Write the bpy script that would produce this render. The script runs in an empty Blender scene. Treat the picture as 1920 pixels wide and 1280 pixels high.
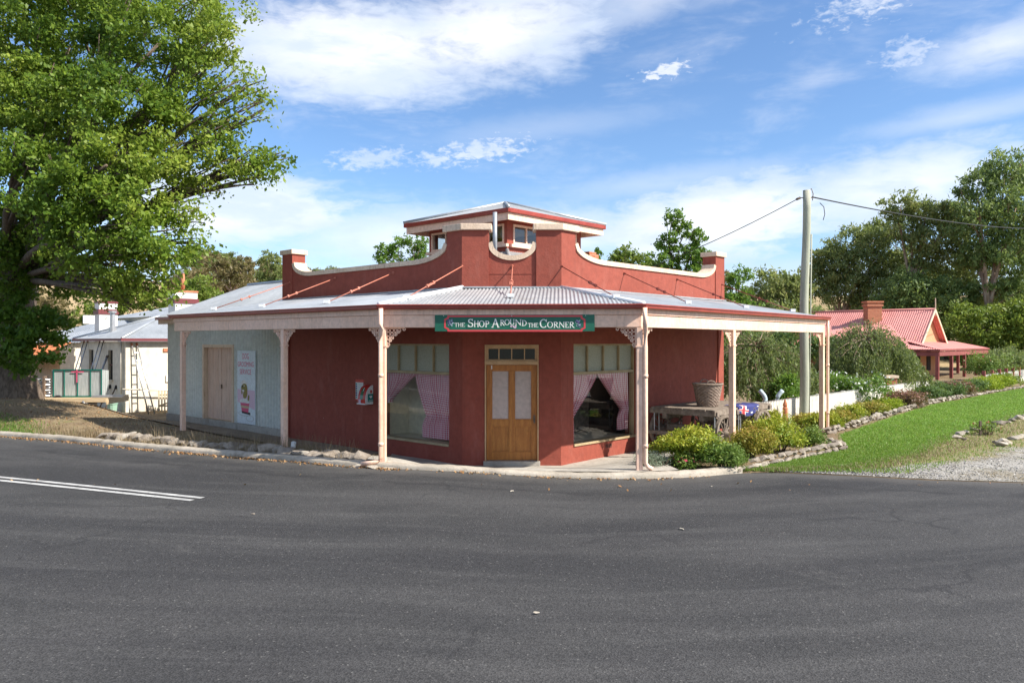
import bpy, bmesh, math, random
import numpy as np
from mathutils import Vector, Matrix
R = math.radians
random.seed(7); rng = np.random.default_rng(7)
scene = bpy.context.scene
COL = scene.collection

# ------------------------------------------------------------------ camera, sky, sun, exposure
F, CZ = 1430.0, 2.4
cam_d = bpy.data.cameras.new('camera'); cam = bpy.data.objects.new('camera', cam_d); COL.objects.link(cam)
cam.location = (0, 0, CZ); cam.rotation_euler = (R(90), 0, 0)
cam_d.sensor_width = 36; cam_d.lens = 36 * F / 1920; cam_d.clip_end = 3000; cam_d.clip_start = .1
scene.camera = cam
SUN = Vector((2.5, -1.0, 2.35)).normalized()
EL = math.asin(SUN.z); AZ = math.atan2(SUN.x, SUN.y)
sun_d = bpy.data.lights.new('sun', 'SUN'); sun = bpy.data.objects.new('sun', sun_d); COL.objects.link(sun)
sun.rotation_euler = (-SUN).to_track_quat('-Z', 'Y').to_euler(); sun.location = (20, -8, 30)
sun_d.energy = 4.5; sun_d.angle = R(.55); sun_d.color = (1, .93, .83)
cy = scene.cycles
cy.max_bounces = 7; cy.diffuse_bounces = 5; cy.glossy_bounces = 3; cy.transmission_bounces = 4; cy.transparent_max_bounces = 8; cy.caustics_reflective = False; cy.caustics_refractive = False
vs = scene.view_settings
vs.view_transform = 'Standard'; vs.look = 'None'; vs.gamma = 1; vs.exposure = 0.92; vs.use_curve_mapping = False

def S(r, g, b):
    def c(x):
        x /= 255
        return x / 12.92 if x <= .04045 else ((x + .055) / 1.055) ** 2.4
    return (c(r), c(g), c(b), 1)

world = bpy.data.worlds.new('World'); scene.world = world; world.use_nodes = True
nt = world.node_tree; nt.nodes.clear()
def N(t, typ, **kw):
    n = t.nodes.new(typ)
    for k, v in kw.items(): setattr(n, k, v)
    return n
def MATH(t, op, a, b=None, c=None, clamp=False):
    n = N(t, 'ShaderNodeMath', operation=op, use_clamp=clamp)
    for i, x in enumerate((a, b, c)):
        if x is None: continue
        if isinstance(x, (int, float)): n.inputs[i].default_value = x
        else: t.links.new(x, n.inputs[i])
    return n.outputs[0]
def MIX(t, fac, a, b, blend='MIX'):
    n = N(t, 'ShaderNodeMix', data_type='RGBA', blend_type=blend)
    for i, x in ((0, fac), (6, a), (7, b)):
        if isinstance(x, (int, float, tuple)): n.inputs[i].default_value = x
        else: t.links.new(x, n.inputs[i])
    return n.outputs[2]
def MR(t, x, a, b, c=0, d=1, smooth=True):
    n = N(t, 'ShaderNodeMapRange', clamp=True)
    if smooth: n.interpolation_type = 'SMOOTHSTEP'
    for i, v in enumerate((x, a, b, c, d)):
        if isinstance(v, (int, float)): n.inputs[i].default_value = v
        else: t.links.new(v, n.inputs[i])
    return n.outputs[0]
def NOISE(t, vec, scale, detail=6, rough=.55, dist=0):
    n = N(t, 'ShaderNodeTexNoise'); n.inputs['Scale'].default_value = scale; n.inputs['Detail'].default_value = detail
    n.inputs['Roughness'].default_value = rough; n.inputs['Distortion'].default_value = dist
    t.links.new(vec, n.inputs['Vector']); return n.outputs[0]
def VEC(t, x, y, z):
    n = N(t, 'ShaderNodeCombineXYZ')
    for i, v in enumerate((x, y, z)):
        if isinstance(v, (int, float)): n.inputs[i].default_value = v
        else: t.links.new(v, n.inputs[i])
    return n.outputs[0]

def build_world():
    t = nt
    sky = N(t, 'ShaderNodeTexSky', sky_type='NISHITA', sun_disc=False)
    sky.sun_elevation = EL; sky.sun_rotation = AZ; sky.air_density = 1.0; sky.dust_density = .6; sky.ozone_density = 2.2; sky.altitude = 300
    tc = N(t, 'ShaderNodeTexCoord'); sp = N(t, 'ShaderNodeSeparateXYZ'); t.links.new(tc.outputs['Generated'], sp.inputs[0])
    x, y, z = sp.outputs
    az = MATH(t, 'MULTIPLY', MATH(t, 'ARCTAN2', x, y), 57.2958)
    el = MATH(t, 'MULTIPLY', MATH(t, 'ARCSINE', z), 57.2958)
    # cloud layer seen in perspective: flattened towards the horizon
    inv = MATH(t, 'DIVIDE', 1, MATH(t, 'ADD', MATH(t, 'MAXIMUM', z, 0), .16))
    pv = VEC(t, MATH(t, 'MULTIPLY', x, inv), MATH(t, 'MULTIPLY', y, inv), .3)
    n1 = NOISE(t, pv, 1.5, 5, .6, .25)
    n2 = NOISE(t, VEC(t, MATH(t, 'MULTIPLY', az, .10), MATH(t, 'MULTIPLY', el, .34), 1.7), 1.0, 5, .58, .3)
    fine = NOISE(t, VEC(t, MATH(t, 'MULTIPLY', az, .45), MATH(t, 'MULTIPLY', el, 1.1), 4.0), 1.0, 6, .62, .4)
    wob = MATH(t, 'MULTIPLY', MATH(t, 'SUBTRACT', fine, .5), 1.1)
    wob2 = MATH(t, 'MULTIPLY', MATH(t, 'SUBTRACT', n2, .5), 2.4)
    tiny = NOISE(t, VEC(t, MATH(t, 'MULTIPLY', az, 1.3), MATH(t, 'MULTIPLY', el, 2.6), 9.0), 1.0, 4, .6, .3)
    wob3 = MATH(t, 'MULTIPLY', MATH(t, 'SUBTRACT', tiny, .5), 4.2)
    def blob(a0, e0, ra, re, w=1.0, hard=.55, tilt=0.0):
        da = MATH(t, 'SUBTRACT', az, a0)
        de = MATH(t, 'SUBTRACT', MATH(t, 'SUBTRACT', el, e0), MATH(t, 'MULTIPLY', da, tilt))
        da = MATH(t, 'DIVIDE', da, ra); de = MATH(t, 'DIVIDE', de, re)
        d = MATH(t, 'SQRT', MATH(t, 'ADD', MATH(t, 'MULTIPLY', da, da), MATH(t, 'MULTIPLY', de, de)))
        d = MATH(t, 'ADD', MATH(t, 'ADD', d, wob), MATH(t, 'MULTIPLY', wob2, .7))
        if ra < 4: d = MATH(t, 'ADD', d, wob3)
        return MATH(t, 'MULTIPLY', MR(t, d, 1 + hard * .5, 1 - hard), w)
    blobs = [blob(-12, 20.5, 10.5, 3.6, .95, .7, .02), blob(-2, 22.0, 9.5, 3.4, .9, .75, .12), blob(9, 23.6, 6, 1.6, .5, .9, .2),
             blob(-20, 9.3, 9, 2.6, .9, .6), blob(-8, 7.6, 10, 2.6, .72, .9), blob(3, 8.0, 12, 2.2, .7, .9),
             blob(15, 8.6, 10, 3.0, .92, .6, .10), blob(27, 10.2, 9, 2.7, .8, .8, .12), blob(0, 3.6, 60, 2.6, .62, 1.0),
             blob(-2.2, 14.0, 3.2, .75, .62, .9, .12), blob(-10.5, 13.2, 2.4, .6, .55, .9, .15), blob(-5.6, 13.3, 1.4, .45, .55, .9),
             blob(11.5, 19.2, 1.7, .55, .72, .7, .12), blob(26.5, 22.5, 3.6, 1.1, .6, 1.0, .25), blob(33, 18.2, 5, 1.5, .68, 1.0, .12), blob(27.5, 18.5, 1.6, .8, .5, 1.0),
             blob(31, 14.3, 6, .8, .4, 1.0, .08), blob(12, 11.6, 10, 1.1, .34, 1.0, .07), blob(2, 15.6, 9, 1.0, .22, 1.0, .1), blob(20, 25.0, 8, 1.2, .38, 1.0, .22)]
    cm = blobs[0]
    for b in blobs[1:]: cm = MATH(t, 'MAXIMUM', cm, b)
    gen = MATH(t, 'MULTIPLY', MR(t, n1, .42, .64), .85)
    wisp = MATH(t, 'MULTIPLY', MR(t, MATH(t, 'ADD', n2, MATH(t, 'MULTIPLY', wob, .12)), .48, .82), .3)
    # outside the part of the sky the photograph shows, unseen broken cloud carries on, thickened to add fill light
    away = MR(t, MATH(t, 'ABSOLUTE', az), 36, 52)
    away = MATH(t, 'MAXIMUM', away, MR(t, el, 26, 34))
    cm = MATH(t, 'MAXIMUM', cm, MATH(t, 'MAXIMUM', MATH(t, 'MULTIPLY', gen, away), wisp))
    shade = MIX(t, MR(t, MATH(t, 'ADD', n2, MATH(t, 'MULTIPLY', wob, .25)), .32, .68), (.66, .74, .87, 1), (1.0, .99, .98, 1))
    cl = MIX(t, 1.0, shade, (7.4, 7.4, 7.4, 1), 'MULTIPLY')
    skyc = MIX(t, 1.0, sky.outputs[0], (.84, .99, 1.15, 1), 'MULTIPLY')
    c = MIX(t, MATH(t, 'MULTIPLY', cm, .95), skyc, cl)
    world.cycles.sampling_method = 'MANUAL'; world.cycles.sample_map_resolution = 256
    bg = N(t, 'ShaderNodeBackground'); bg.inputs[1].default_value = .092
    t.links.new(c, bg.inputs[0])
    out = N(t, 'ShaderNodeOutputWorld'); t.links.new(bg.outputs[0], out.inputs[0])
build_world()

# ------------------------------------------------------------------ materials
def M(name, c1, c2=None, scale=3, rough=.75, bump=0, bscale=60, metal=0, spots=None, stretch=(1, 1, 1), spec=.4, detail=6, lo=.35, hi=.65, dirt=None, streak=None):
    m = bpy.data.materials.new(name); m.use_nodes = True; t = m.node_tree
    bs = t.nodes['Principled BSDF']; bs.inputs['Roughness'].default_value = rough; bs.inputs['Metallic'].default_value = metal
    bs.inputs['Specular IOR Level'].default_value = spec
    geo = N(t, 'ShaderNodeNewGeometry'); mp = N(t, 'ShaderNodeMapping'); mp.inputs['Scale'].default_value = stretch
    t.links.new(geo.outputs['Position'], mp.inputs[0]); v = mp.outputs[0]
    col = c1
    if c2 is not None:
        col = MIX(t, MR(t, NOISE(t, v, scale, detail, .6), lo, hi), c1, c2)
        f = MR(t, NOISE(t, v, scale * 9, 4, .6), .3, .7, .86, 1.1, False)
        n = N(t, 'ShaderNodeMix', data_type='RGBA', blend_type='MULTIPLY'); n.inputs[0].default_value = 1
        t.links.new(col, n.inputs[6]); t.links.new(f, n.inputs[7]); col = n.outputs[2]
    if spots:
        sc, sscale, lo_, hi_ = spots
        col = MIX(t, MR(t, NOISE(t, v, sscale, 5, .65, .3), lo_, hi_), col, sc)
    if dirt:
        dc, ds, dst = dirt
        mp2 = N(t, 'ShaderNodeMapping'); mp2.inputs['Scale'].default_value = dst; t.links.new(geo.outputs['Position'], mp2.inputs[0])
        col = MIX(t, MR(t, NOISE(t, mp2.outputs[0], ds, 6, .65), .52, .75, 0, .75), col, dc)
    if streak:
        dc, ds, dst = streak
        mp3 = N(t, 'ShaderNodeMapping'); mp3.inputs['Scale'].default_value = dst; t.links.new(geo.outputs['Position'], mp3.inputs[0])
        col = MIX(t, MR(t, NOISE(t, mp3.outputs[0], ds, 7, .7), .54, .74, 0, .6), col, dc)
    if isinstance(col, tuple): bs.inputs['Base Color'].default_value = col
    else: t.links.new(col, bs.inputs['Base Color'])
    if bump:
        b = N(t, 'ShaderNodeBump'); b.inputs['Strength'].default_value = bump; b.inputs['Distance'].default_value = .02
        t.links.new(NOISE(t, geo.outputs['Position'], bscale, 5, .6), b.inputs['Height']); t.links.new(b.outputs[0], bs.inputs['Normal'])
    return m

def LEAF(name, cols, trans=.35, rough=.5):
    m = bpy.data.materials.new(name); m.use_nodes = True; t = m.node_tree
    bs = t.nodes['Principled BSDF']; bs.inputs['Roughness'].default_value = rough; bs.inputs['Specular IOR Level'].default_value = .35
    at = N(t, 'ShaderNodeAttribute', attribute_name='rnd'); cr = N(t, 'ShaderNodeValToRGB')
    cr.color_ramp.elements[0].color = cols[0]; cr.color_ramp.elements[-1].color = cols[-1]
    for i in range(1, len(cols) - 1):
        e = cr.color_ramp.elements.new(i / (len(cols) - 1)); e.color = cols[i]
    t.links.new(at.outputs['Fac'], cr.inputs[0]); t.links.new(cr.outputs[0], bs.inputs['Base Color'])
    tr = N(t, 'ShaderNodeBsdfTranslucent'); t.links.new(MIX(t, .35, cr.outputs[0], (.30, .36, .06, 1)), tr.inputs[0])
    mx = N(t, 'ShaderNodeMixShader'); mx.inputs[0].default_value = trans
    t.links.new(bs.outputs[0], mx.inputs[1]); t.links.new(tr.outputs[0], mx.inputs[2])
    t.links.new(mx.outputs[0], t.nodes['Material Output'].inputs[0]); return m

def GLASS(name, tint=(1, 1, 1, 1), ior=1.5, gain=1.0):
    m = bpy.data.materials.new(name); m.use_nodes = True; t = m.node_tree; t.nodes.remove(t.nodes['Principled BSDF'])
    ge = N(t, 'ShaderNodeNewGeometry'); dt = N(t, 'ShaderNodeVectorMath', operation='DOT_PRODUCT')
    t.links.new(ge.outputs['Normal'], dt.inputs[0]); t.links.new(ge.outputs['Incoming'], dt.inputs[1])
    k = MATH(t, 'SUBTRACT', 1, MATH(t, 'ABSOLUTE', dt.outputs['Value']))
    f0 = ((ior - 1) / (ior + 1)) ** 2
    sch = MATH(t, 'MULTIPLY_ADD', MATH(t, 'POWER', k, 5), 1 - f0, f0)
    tr = N(t, 'ShaderNodeBsdfTransparent'); tr.inputs[0].default_value = tint
    gl = N(t, 'ShaderNodeBsdfGlossy'); gl.inputs['Roughness'].default_value = .01
    mx = N(t, 'ShaderNodeMixShader'); t.links.new(MATH(t, 'MULTIPLY', sch, gain, clamp=True), mx.inputs[0])
    t.links.new(tr.outputs[0], mx.inputs[1]); t.links.new(gl.outputs[0], mx.inputs[2])
    t.links.new(mx.outputs[0], t.nodes['Material Output'].inputs[0]); return m

def GINGHAM(name):
    m = bpy.data.materials.new(name); m.use_nodes = True; t = m.node_tree; bs = t.nodes['Principled BSDF']; bs.inputs['Roughness'].default_value = .9
    uv = N(t, 'ShaderNodeUVMap'); sp = N(t, 'ShaderNodeSeparateXYZ'); t.links.new(uv.outputs[0], sp.inputs[0])
    a = MATH(t, 'GREATER_THAN', MATH(t, 'FRACT', MATH(t, 'MULTIPLY', sp.outputs[0], 21)), .5)
    b = MATH(t, 'GREATER_THAN', MATH(t, 'FRACT', MATH(t, 'MULTIPLY', sp.outputs[1], 21)), .5)
    f = MATH(t, 'MULTIPLY', MATH(t, 'ADD', a, b), .5)
    t.links.new(MIX(t, f, (.88, .72, .75, 1), (.58, .07, .15, 1)), bs.inputs['Base Color'])
    return m

def ROADMAT():
    m = bpy.data.materials.new('asphalt'); m.use_nodes = True; t = m.node_tree; bs = t.nodes['Principled BSDF']
    bs.inputs['Roughness'].default_value = .88; bs.inputs['Specular IOR Level'].default_value = .25
    geo = N(t, 'ShaderNodeNewGeometry'); p = geo.outputs['Position']
    mp = N(t, 'ShaderNodeMapping'); mp.inputs['Scale'].default_value = (.22, .9, 1); mp.inputs['Rotation'].default_value = (0, 0, R(-12)); t.links.new(p, mp.inputs[0])
    big = NOISE(t, mp.outputs[0], .9, 7, .6, .5)
    mid = NOISE(t, p, 1.3, 6, .6)
    col = MIX(t, MR(t, big, .36, .66), (.040, .040, .041, 1), (.064, .063, .063, 1))
    col = MIX(t, MR(t, mid, .35, .72, 0, .6), col, (.054, .053, .053, 1))
    # tyre-polished arcs round the corner
    sx = N(t, 'ShaderNodeSeparateXYZ'); t.links.new(p, sx.inputs[0])
    ax, ay = MATH(t, 'SUBTRACT', sx.outputs[0], -1.0), MATH(t, 'SUBTRACT', sx.outputs[1], 30.0)
    rad = MATH(t, 'SQRT', MATH(t, 'ADD', MATH(t, 'MULTIPLY', ax, ax), MATH(t, 'MULTIPLY', ay, ay))); ang = MATH(t, 'ARCTAN2', ax, MATH(t, 'MULTIPLY', ay, -1))
    tr1 = NOISE(t, VEC(t, MATH(t, 'MULTIPLY', rad, .75), MATH(t, 'MULTIPLY', ang, 2.2), 3.3), 1.0, 5, .55, .15)
    col = MIX(t, MR(t, tr1, .47, .66, 0, .75), col, (.032, .032, .034, 1))
    tr2 = NOISE(t, VEC(t, MATH(t, 'MULTIPLY', rad, 2.6), MATH(t, 'MULTIPLY', ang, 5.0), 8.1), 1.0, 5, .6, .2)
    col = MIX(t, MR(t, tr2, .5, .72, 0, .5), col, (.078, .077, .076, 1))
    # worn pale patches
    col = MIX(t, MR(t, NOISE(t, p, .42, 8, .68, .4), .6, .75, 0, .55), col, (.105, .102, .098, 1))
    # aggregate
    vo = N(t, 'ShaderNodeTexVoronoi'); vo.inputs['Scale'].default_value = 72; t.links.new(p, vo.inputs['Vector'])
    sp = N(t, 'ShaderNodeSeparateColor'); t.links.new(vo.outputs['Color'], sp.inputs[0])
    agg = MR(t, sp.outputs[0], 0, 1, .66, 1.36, False)
    col = MIX(t, 1.0, col, VEC(t, agg, agg, agg), 'MULTIPLY')
    col = MIX(t, MATH(t, 'MULTIPLY', MATH(t, 'GREATER_THAN', sp.outputs[1], .99), .5), col, (.20, .195, .185, 1))
    # fine dark cracks and tar seams
    v2 = N(t, 'ShaderNodeTexVoronoi', feature='DISTANCE_TO_EDGE'); v2.inputs['Scale'].default_value = .35
    wv = N(t, 'ShaderNodeVectorMath', operation='ADD'); t.links.new(p, wv.inputs[0])
    nn = N(t, 'ShaderNodeTexNoise'); nn.inputs['Scale'].default_value = 1.2; nn.inputs['Detail'].default_value = 6; t.links.new(p, nn.inputs['Vector']); t.links.new(nn.outputs['Color'], wv.inputs[1])
    t.links.new(wv.outputs[0], v2.inputs['Vector'])
    crack = MATH(t, 'MULTIPLY', MR(t, v2.outputs['Distance'], .016, .002), MR(t, NOISE(t, p, .3, 3), .48, .62, 0, .55))
    col = MIX(t, crack, col, (.022, .022, .024, 1))
    kd = N(t, 'ShaderNodeAttribute', attribute_name='kdist')
    seam = MATH(t, 'ABSOLUTE', MATH(t, 'ADD', MATH(t, 'SUBTRACT', kd.outputs['Fac'], 1.35), MATH(t, 'MULTIPLY', MATH(t, 'SUBTRACT', NOISE(t, p, .8, 6, .65), .5), 1.3)))
    col = MIX(t, MATH(t, 'MULTIPLY', MR(t, seam, .16, .02), MR(t, NOISE(t, p, .5, 3), .4, .6, .1, .6)), col, (.024, .024, .026, 1))
    # dusty edge by attribute
    at = N(t, 'ShaderNodeAttribute', attribute_name='edge')
    e = MATH(t, 'ADD', at.outputs['Fac'], MATH(t, 'MULTIPLY', MATH(t, 'SUBTRACT', NOISE(t, p, 2.2, 6, .65), .5), .7))
    col = MIX(t, MR(t, e, .35, 1.0, 0, .6), col, (.115, .108, .10, 1))
    t.links.new(col, bs.inputs['Base Color'])
    b = N(t, 'ShaderNodeBump'); b.inputs['Strength'].default_value = .6; b.inputs['Distance'].default_value = .008
    t.links.new(MATH(t, 'ADD', vo.outputs['Distance'], NOISE(t, p, 140, 3)), b.inputs['Height']); t.links.new(b.outputs[0], bs.inputs['Normal'])
    return m

def GROUNDMAT(name, cols, attr_mix=None):
    """cols: list of (colour, noise scale, lo, hi) layered one over the other"""
    m = bpy.data.materials.new(name); m.use_nodes = True; t = m.node_tree; bs = t.nodes['Principled BSDF']; bs.inputs['Roughness'].default_value = .95; bs.inputs['Specular IOR Level'].default_value = .15
    geo = N(t, 'ShaderNodeNewGeometry'); p = geo.outputs['Position']
    col = cols[0][0]
    for i, (c, s, lo, hi) in enumerate(cols[1:]):
        col = MIX(t, MR(t, NOISE(t, VEC(t, *[o for o in _shift(t, p, i)]), s, 7, .65), lo, hi), col, c)
    if attr_mix:
        c, nm = attr_mix
        at = N(t, 'ShaderNodeAttribute', attribute_name=nm)
        e = MATH(t, 'ADD', at.outputs['Fac'], MATH(t, 'MULTIPLY', MATH(t, 'SUBTRACT', NOISE(t, p, 1.1, 7, .7), .5), 1.5))
        f = MR(t, NOISE(t, p, 14, 5, .7), .3, .7, .75, 1.25, False)
        c2 = MIX(t, 1.0, c, VEC(t, f, f, f), 'MULTIPLY')
        col = MIX(t, MR(t, e, .3, .8), col, c2)
    f = MR(t, NOISE(t, p, 38, 5, .7), .25, .75, .6, 1.4, False)
    col = MIX(t, 1.0, col, VEC(t, f, f, f), 'MULTIPLY')
    t.links.new(col, bs.inputs['Base Color'])
    b = N(t, 'ShaderNodeBump'); b.inputs['Strength'].default_value = .8; b.inputs['Distance'].default_value = .03
    t.links.new(NOISE(t, p, 26, 6, .7), b.inputs['Height']); t.links.new(b.outputs[0], bs.inputs['Normal'])
    return m
def _shift(t, p, i):
    sp = N(t, 'ShaderNodeSeparateXYZ'); t.links.new(p, sp.inputs[0])
    return MATH(t, 'ADD', sp.outputs[0], 13.7 * i), MATH(t, 'ADD', sp.outputs[1], 7.1 * i), sp.outputs[2]

def BRICKMAT(name, c1, c2, mortar):
    m = bpy.data.materials.new(name); m.use_nodes = True; t = m.node_tree; bs = t.nodes['Principled BSDF']; bs.inputs['Roughness'].default_value = .9
    geo = N(t, 'ShaderNodeNewGeometry'); sp = N(t, 'ShaderNodeSeparateXYZ'); t.links.new(geo.outputs['Position'], sp.inputs[0])
    br = N(t, 'ShaderNodeTexBrick'); br.inputs['Scale'].default_value = 1; br.inputs['Brick Width'].default_value = .24; br.inputs['Row Height'].default_value = .086
    br.inputs['Mortar Size'].default_value = .006
    br.inputs['Color1'].default_value = c1; br.inputs['Color2'].default_value = c2; br.inputs['Mortar'].default_value = mortar
    t.links.new(VEC(t, MATH(t, 'ADD', sp.outputs[0], sp.outputs[1]), sp.outputs[2], 0), br.inputs['Vector']); t.links.new(br.outputs[0], bs.inputs['Base Color'])
    return m

MT = {}
MT['red'] = M('red_render', (.265, .060, .038, 1), (.295, .070, .046, 1), .9, .82, .3, 22, spots=((.48, .30, .26, 1), 11, .70, .76), dirt=((.32, .098, .070, 1), 1.6, (2, 2, .8)), streak=((.19, .046, .032, 1), 1.7, (7, 7, .22)))
MT['cream'] = M('cream_paint', (.80, .53, .39, 1), (.84, .58, .45, 1), 1.5, .55, .06, 40, dirt=((.56, .36, .26, 1), 3, (4, 4, .6)), streak=((.40, .27, .19, 1), 2.2, (9, 9, .5)))
MT['coping'] = M('coping_render', (.66, .50, .37, 1), (.74, .58, .44, 1), 2, .85, .3, 40, streak=((.16, .12, .08, 1), 3.5, (5, 5, .6)), dirt=((.36, .27, .18, 1), 5, (2.5, 2.5, .5)), spots=((.42, .30, .06, 1), 9, .72, .78))
MT['gutter'] = M('gutter_red', (.27, .038, .025, 1), (.33, .055, .035, 1), 3, .35, 0)
MT['galv'] = M('galvanised_iron', (.36, .38, .395, 1), (.46, .475, .485, 1), .9, .42, 0, metal=.35, dirt=((.30, .29, .27, 1), 1.6, (1, 1, 1)))
MT['zinc'] = M('zincalume', (.34, .37, .40, 1), (.43, .46, .49, 1), .7, .4, 0, metal=.3)
MT['flash'] = M('white_flashing', (.75, .76, .78, 1), None, rough=.4)
MT['wood_door'] = M('varnished_pine', (.36, .125, .022, 1), (.47, .185, .036, 1), 3.0, .42, .1, 60, stretch=(6, 6, .7), dirt=((.22, .075, .015, 1), 4, (9, 9, 1.2)))
MT['frame'] = M('window_frame_paint', (.36, .27, .15, 1), (.44, .34, .20, 1), 4, .6, .05)
MT['frame_door'] = M('door_frame_paint', (.50, .30, .15, 1), (.58, .37, .20, 1), 4, .55, .05)
MT['glass'] = GLASS('shop_glass', (.96, .97, .96, 1), 1.5, 2.6)
MT['glass_plain'] = GLASS('transom_glass', (.9, .9, .9, 1), 1.4, 1.0)
MT['glass_dark'] = GLASS('lantern_glass', (.8, .85, .86, 1), 1.55, 2.2)
MT['frost'] = M('obscure_glass', (.30, .30, .22, 1), (.37, .36, .27, 1), 30, .3, .3, 160, spec=.6)
MT['mesh'] = M('door_screen', (.46, .37, .33, 1), (.52, .42, .38, 1), 1.2, .85, 0)
MT['gingham'] = GINGHAM('gingham')
MT['inner'] = M('display_cream', (.72, .66, .50, 1), (.76, .70, .54, 1), 1, .9)
MT['dark'] = M('dark_interior', (.035, .03, .027, 1), None, rough=.9)
MT['green_iron'] = M('pale_green_iron', (.63, .645, .60, 1), (.68, .69, .64, 1), 1.0, .6, .05, 30, dirt=((.56, .56, .50, 1), 2.5, (5, 5, .3)))
MT['old_door'] = M('peeling_cream_boards', (.66, .455, .345, 1), (.70, .51, .40, 1), 2, .8, .25, 40, stretch=(3, 3, .5), dirt=((.34, .22, .15, 1), 3, (6, 6, .7)))
MT['old_frame'] = M('peach_frame', (.66, .50, .36, 1), (.70, .54, .40, 1), 3, .7, .1, dirt=((.34, .22, .12, 1), 3, (5, 5, 1)))
MT['concrete'] = M('old_concrete', (.36, .33, .285, 1), (.46, .43, .375, 1), 1.2, .92, .5, 45, dirt=((.20, .175, .14, 1), 2.2, (1, 1, 1)))
MT['kerb'] = M('kerb_concrete', (.36, .32, .26, 1), (.46, .41, .34, 1), 1.5, .92, .5, 45, dirt=((.13, .105, .08, 1), 2.8, (1, 1, 1)), streak=((.20, .165, .12, 1), 6, (1, 1, 1)))
MT['stone'] = M('field_stone', (.20, .165, .13, 1), (.33, .285, .235, 1), 5, .92, .5, 40, dirt=((.13, .11, .09, 1), 6, (1, 1, 1)))
MT['stone_pale'] = M('pale_stone', (.32, .28, .225, 1), (.46, .415, .345, 1), 6, .92, .4, 40)
MT['white'] = M('white_paint', (.78, .77, .74, 1), (.72, .70, .66, 1), 2, .6, .05)
MT['pvc'] = M('white_pvc', (.8, .8, .79, 1), None, rough=.35)
MT['line'] = M('road_paint', (.52, .52, .51, 1), (.36, .36, .355, 1), 5, .8, .3, 90, spots=((.10, .10, .10, 1), 16, .60, .70))
MT['sign_green'] = M('sign_green', (.012, .115, .07, 1), (.016, .13, .08, 1), 1, .4)
MT['sign_red'] = M('sign_red', (.62, .06, .07, 1), None, rough=.4)
MT['sign_white'] = M('sign_lettering', (.82, .82, .76, 1), None, rough=.5)
MT['sign_board'] = M('poster_white', (.66, .73, .77, 1), (.70, .76, .80, 1), 2, .5, dirt=((.55, .60, .62, 1), 3, (3, 3, 1)))
MT['pink'] = M('poster_pink', (.66, .10, .20, 1), None, rough=.6)
MT['pale_pink'] = M('poster_pale_pink', (.70, .50, .60, 1), None, rough=.6)
MT['olive'] = M('poster_olive', (.25, .20, .045, 1), None, rough=.6)
MT['black'] = M('black', (.012, .012, .014, 1), None, rough=.6)
MT['grape'] = M('grape_purple', (.20, .10, .32, 1), None, rough=.5)
MT['sky_blue'] = M('pale_blue', (.46, .56, .62, 1), None, rough=.5)
MT['aed_red'] = M('cabinet_red', (.52, .03, .02, 1), None, rough=.3)
MT['aed_green'] = M('cabinet_green', (.0, .20, .17, 1), None, rough=.4)
MT['aed_glass'] = M('cabinet_window', (.05, .12, .05, 1), None, rough=.12)
MT['grey_wood'] = M('weathered_timber', (.17, .135, .105, 1), (.28, .23, .185, 1), 5, .92, .4, 50, stretch=(2, 2, 2))
MT['iron'] = M('rusty_iron', (.12, .09, .07, 1), (.2, .14, .10, 1), 8, .8, .2)
MT['wicker'] = M('wicker', (.22, .165, .13, 1), (.32, .25, .205, 1), 14, .85, .3, 80)
MT['rod_pink'] = M('salmon_rod', (.60, .22, .15, 1), (.5, .17, .11, 1), 8, .55)
MT['rod_red'] = M('oxide_rod', (.16, .035, .025, 1), (.22, .05, .035, 1), 8, .55)
MT['brick'] = BRICKMAT('brick', (.36, .11, .05, 1), (.46, .16, .075, 1), (.40, .30, .22, 1))
MT['cot_roof'] = M('faded_red_iron', (.58, .225, .20, 1), (.64, .27, .24, 1), .5, .6, 0, dirt=((.50, .19, .165, 1), .8, (1, 1, .4)))
MT['cot_trim'] = M('cottage_trim_red', (.22, .055, .05, 1), (.28, .08, .07, 1), 3, .6)
MT['cot_wall'] = BRICKMAT('cottage_brick', (.50, .23, .11, 1), (.56, .28, .14, 1), (.52, .36, .24, 1))
MT['house'] = M('cream_house_render', (.66, .60, .49, 1), (.72, .66, .55, 1), .6, .85, .1, 20, dirt=((.50, .44, .34, 1), 1.4, (1.5, 1.5, .4)))
MT['burg'] = M('burgundy_trim', (.16, .035, .04, 1), None, rough=.5)
MT['tile'] = M('terracotta_tile', (.52, .155, .06, 1), (.60, .21, .09, 1), 9, .8, .3, 30)
MT['alu'] = M('aluminium', (.50, .50, .51, 1), (.58, .58, .59, 1), 6, .38, 0, metal=.7)
MT['pole'] = M('treated_pole', (.33, .35, .27, 1), (.44, .44, .36, 1), 2, .88, .4, 30, stretch=(8, 8, .4), dirt=((.22, .20, .16, 1), 3, (9, 9, .4)))
MT['wire'] = M('cable_black', (.02, .02, .02, 1), None, rough=.6)
MT['bark'] = M('elm_bark', (.10, .075, .055, 1), (.19, .145, .11, 1), 4, .95, 1.0, 26, stretch=(4, 4, .8))
MT['gum_bark'] = M('gum_bark', (.36, .27, .20, 1), (.22, .15, .10, 1), 2.5, .85, .4, 20, stretch=(1, 1, .6))
MT['twig'] = M('brown_twig', (.10, .07, .05, 1), (.16, .12, .09, 1), 6, .9)
MT['net'] = M('green_strapping', (.0, .13, .10, 1), None, rough=.6)
MT['packed'] = M('wrapped_panes', (.36, .40, .40, 1), (.50, .53, .53, 1), 6, .3, .2, 30, stretch=(5, 5, .4))
MT['pallet'] = M('raw_pine', (.55, .42, .26, 1), (.62, .49, .32, 1), 5, .85, .1, stretch=(1, 1, 6))
MT['tank'] = M('grey_box_steel', (.42, .42, .39, 1), (.48, .47, .43, 1), 3, .5)
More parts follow.
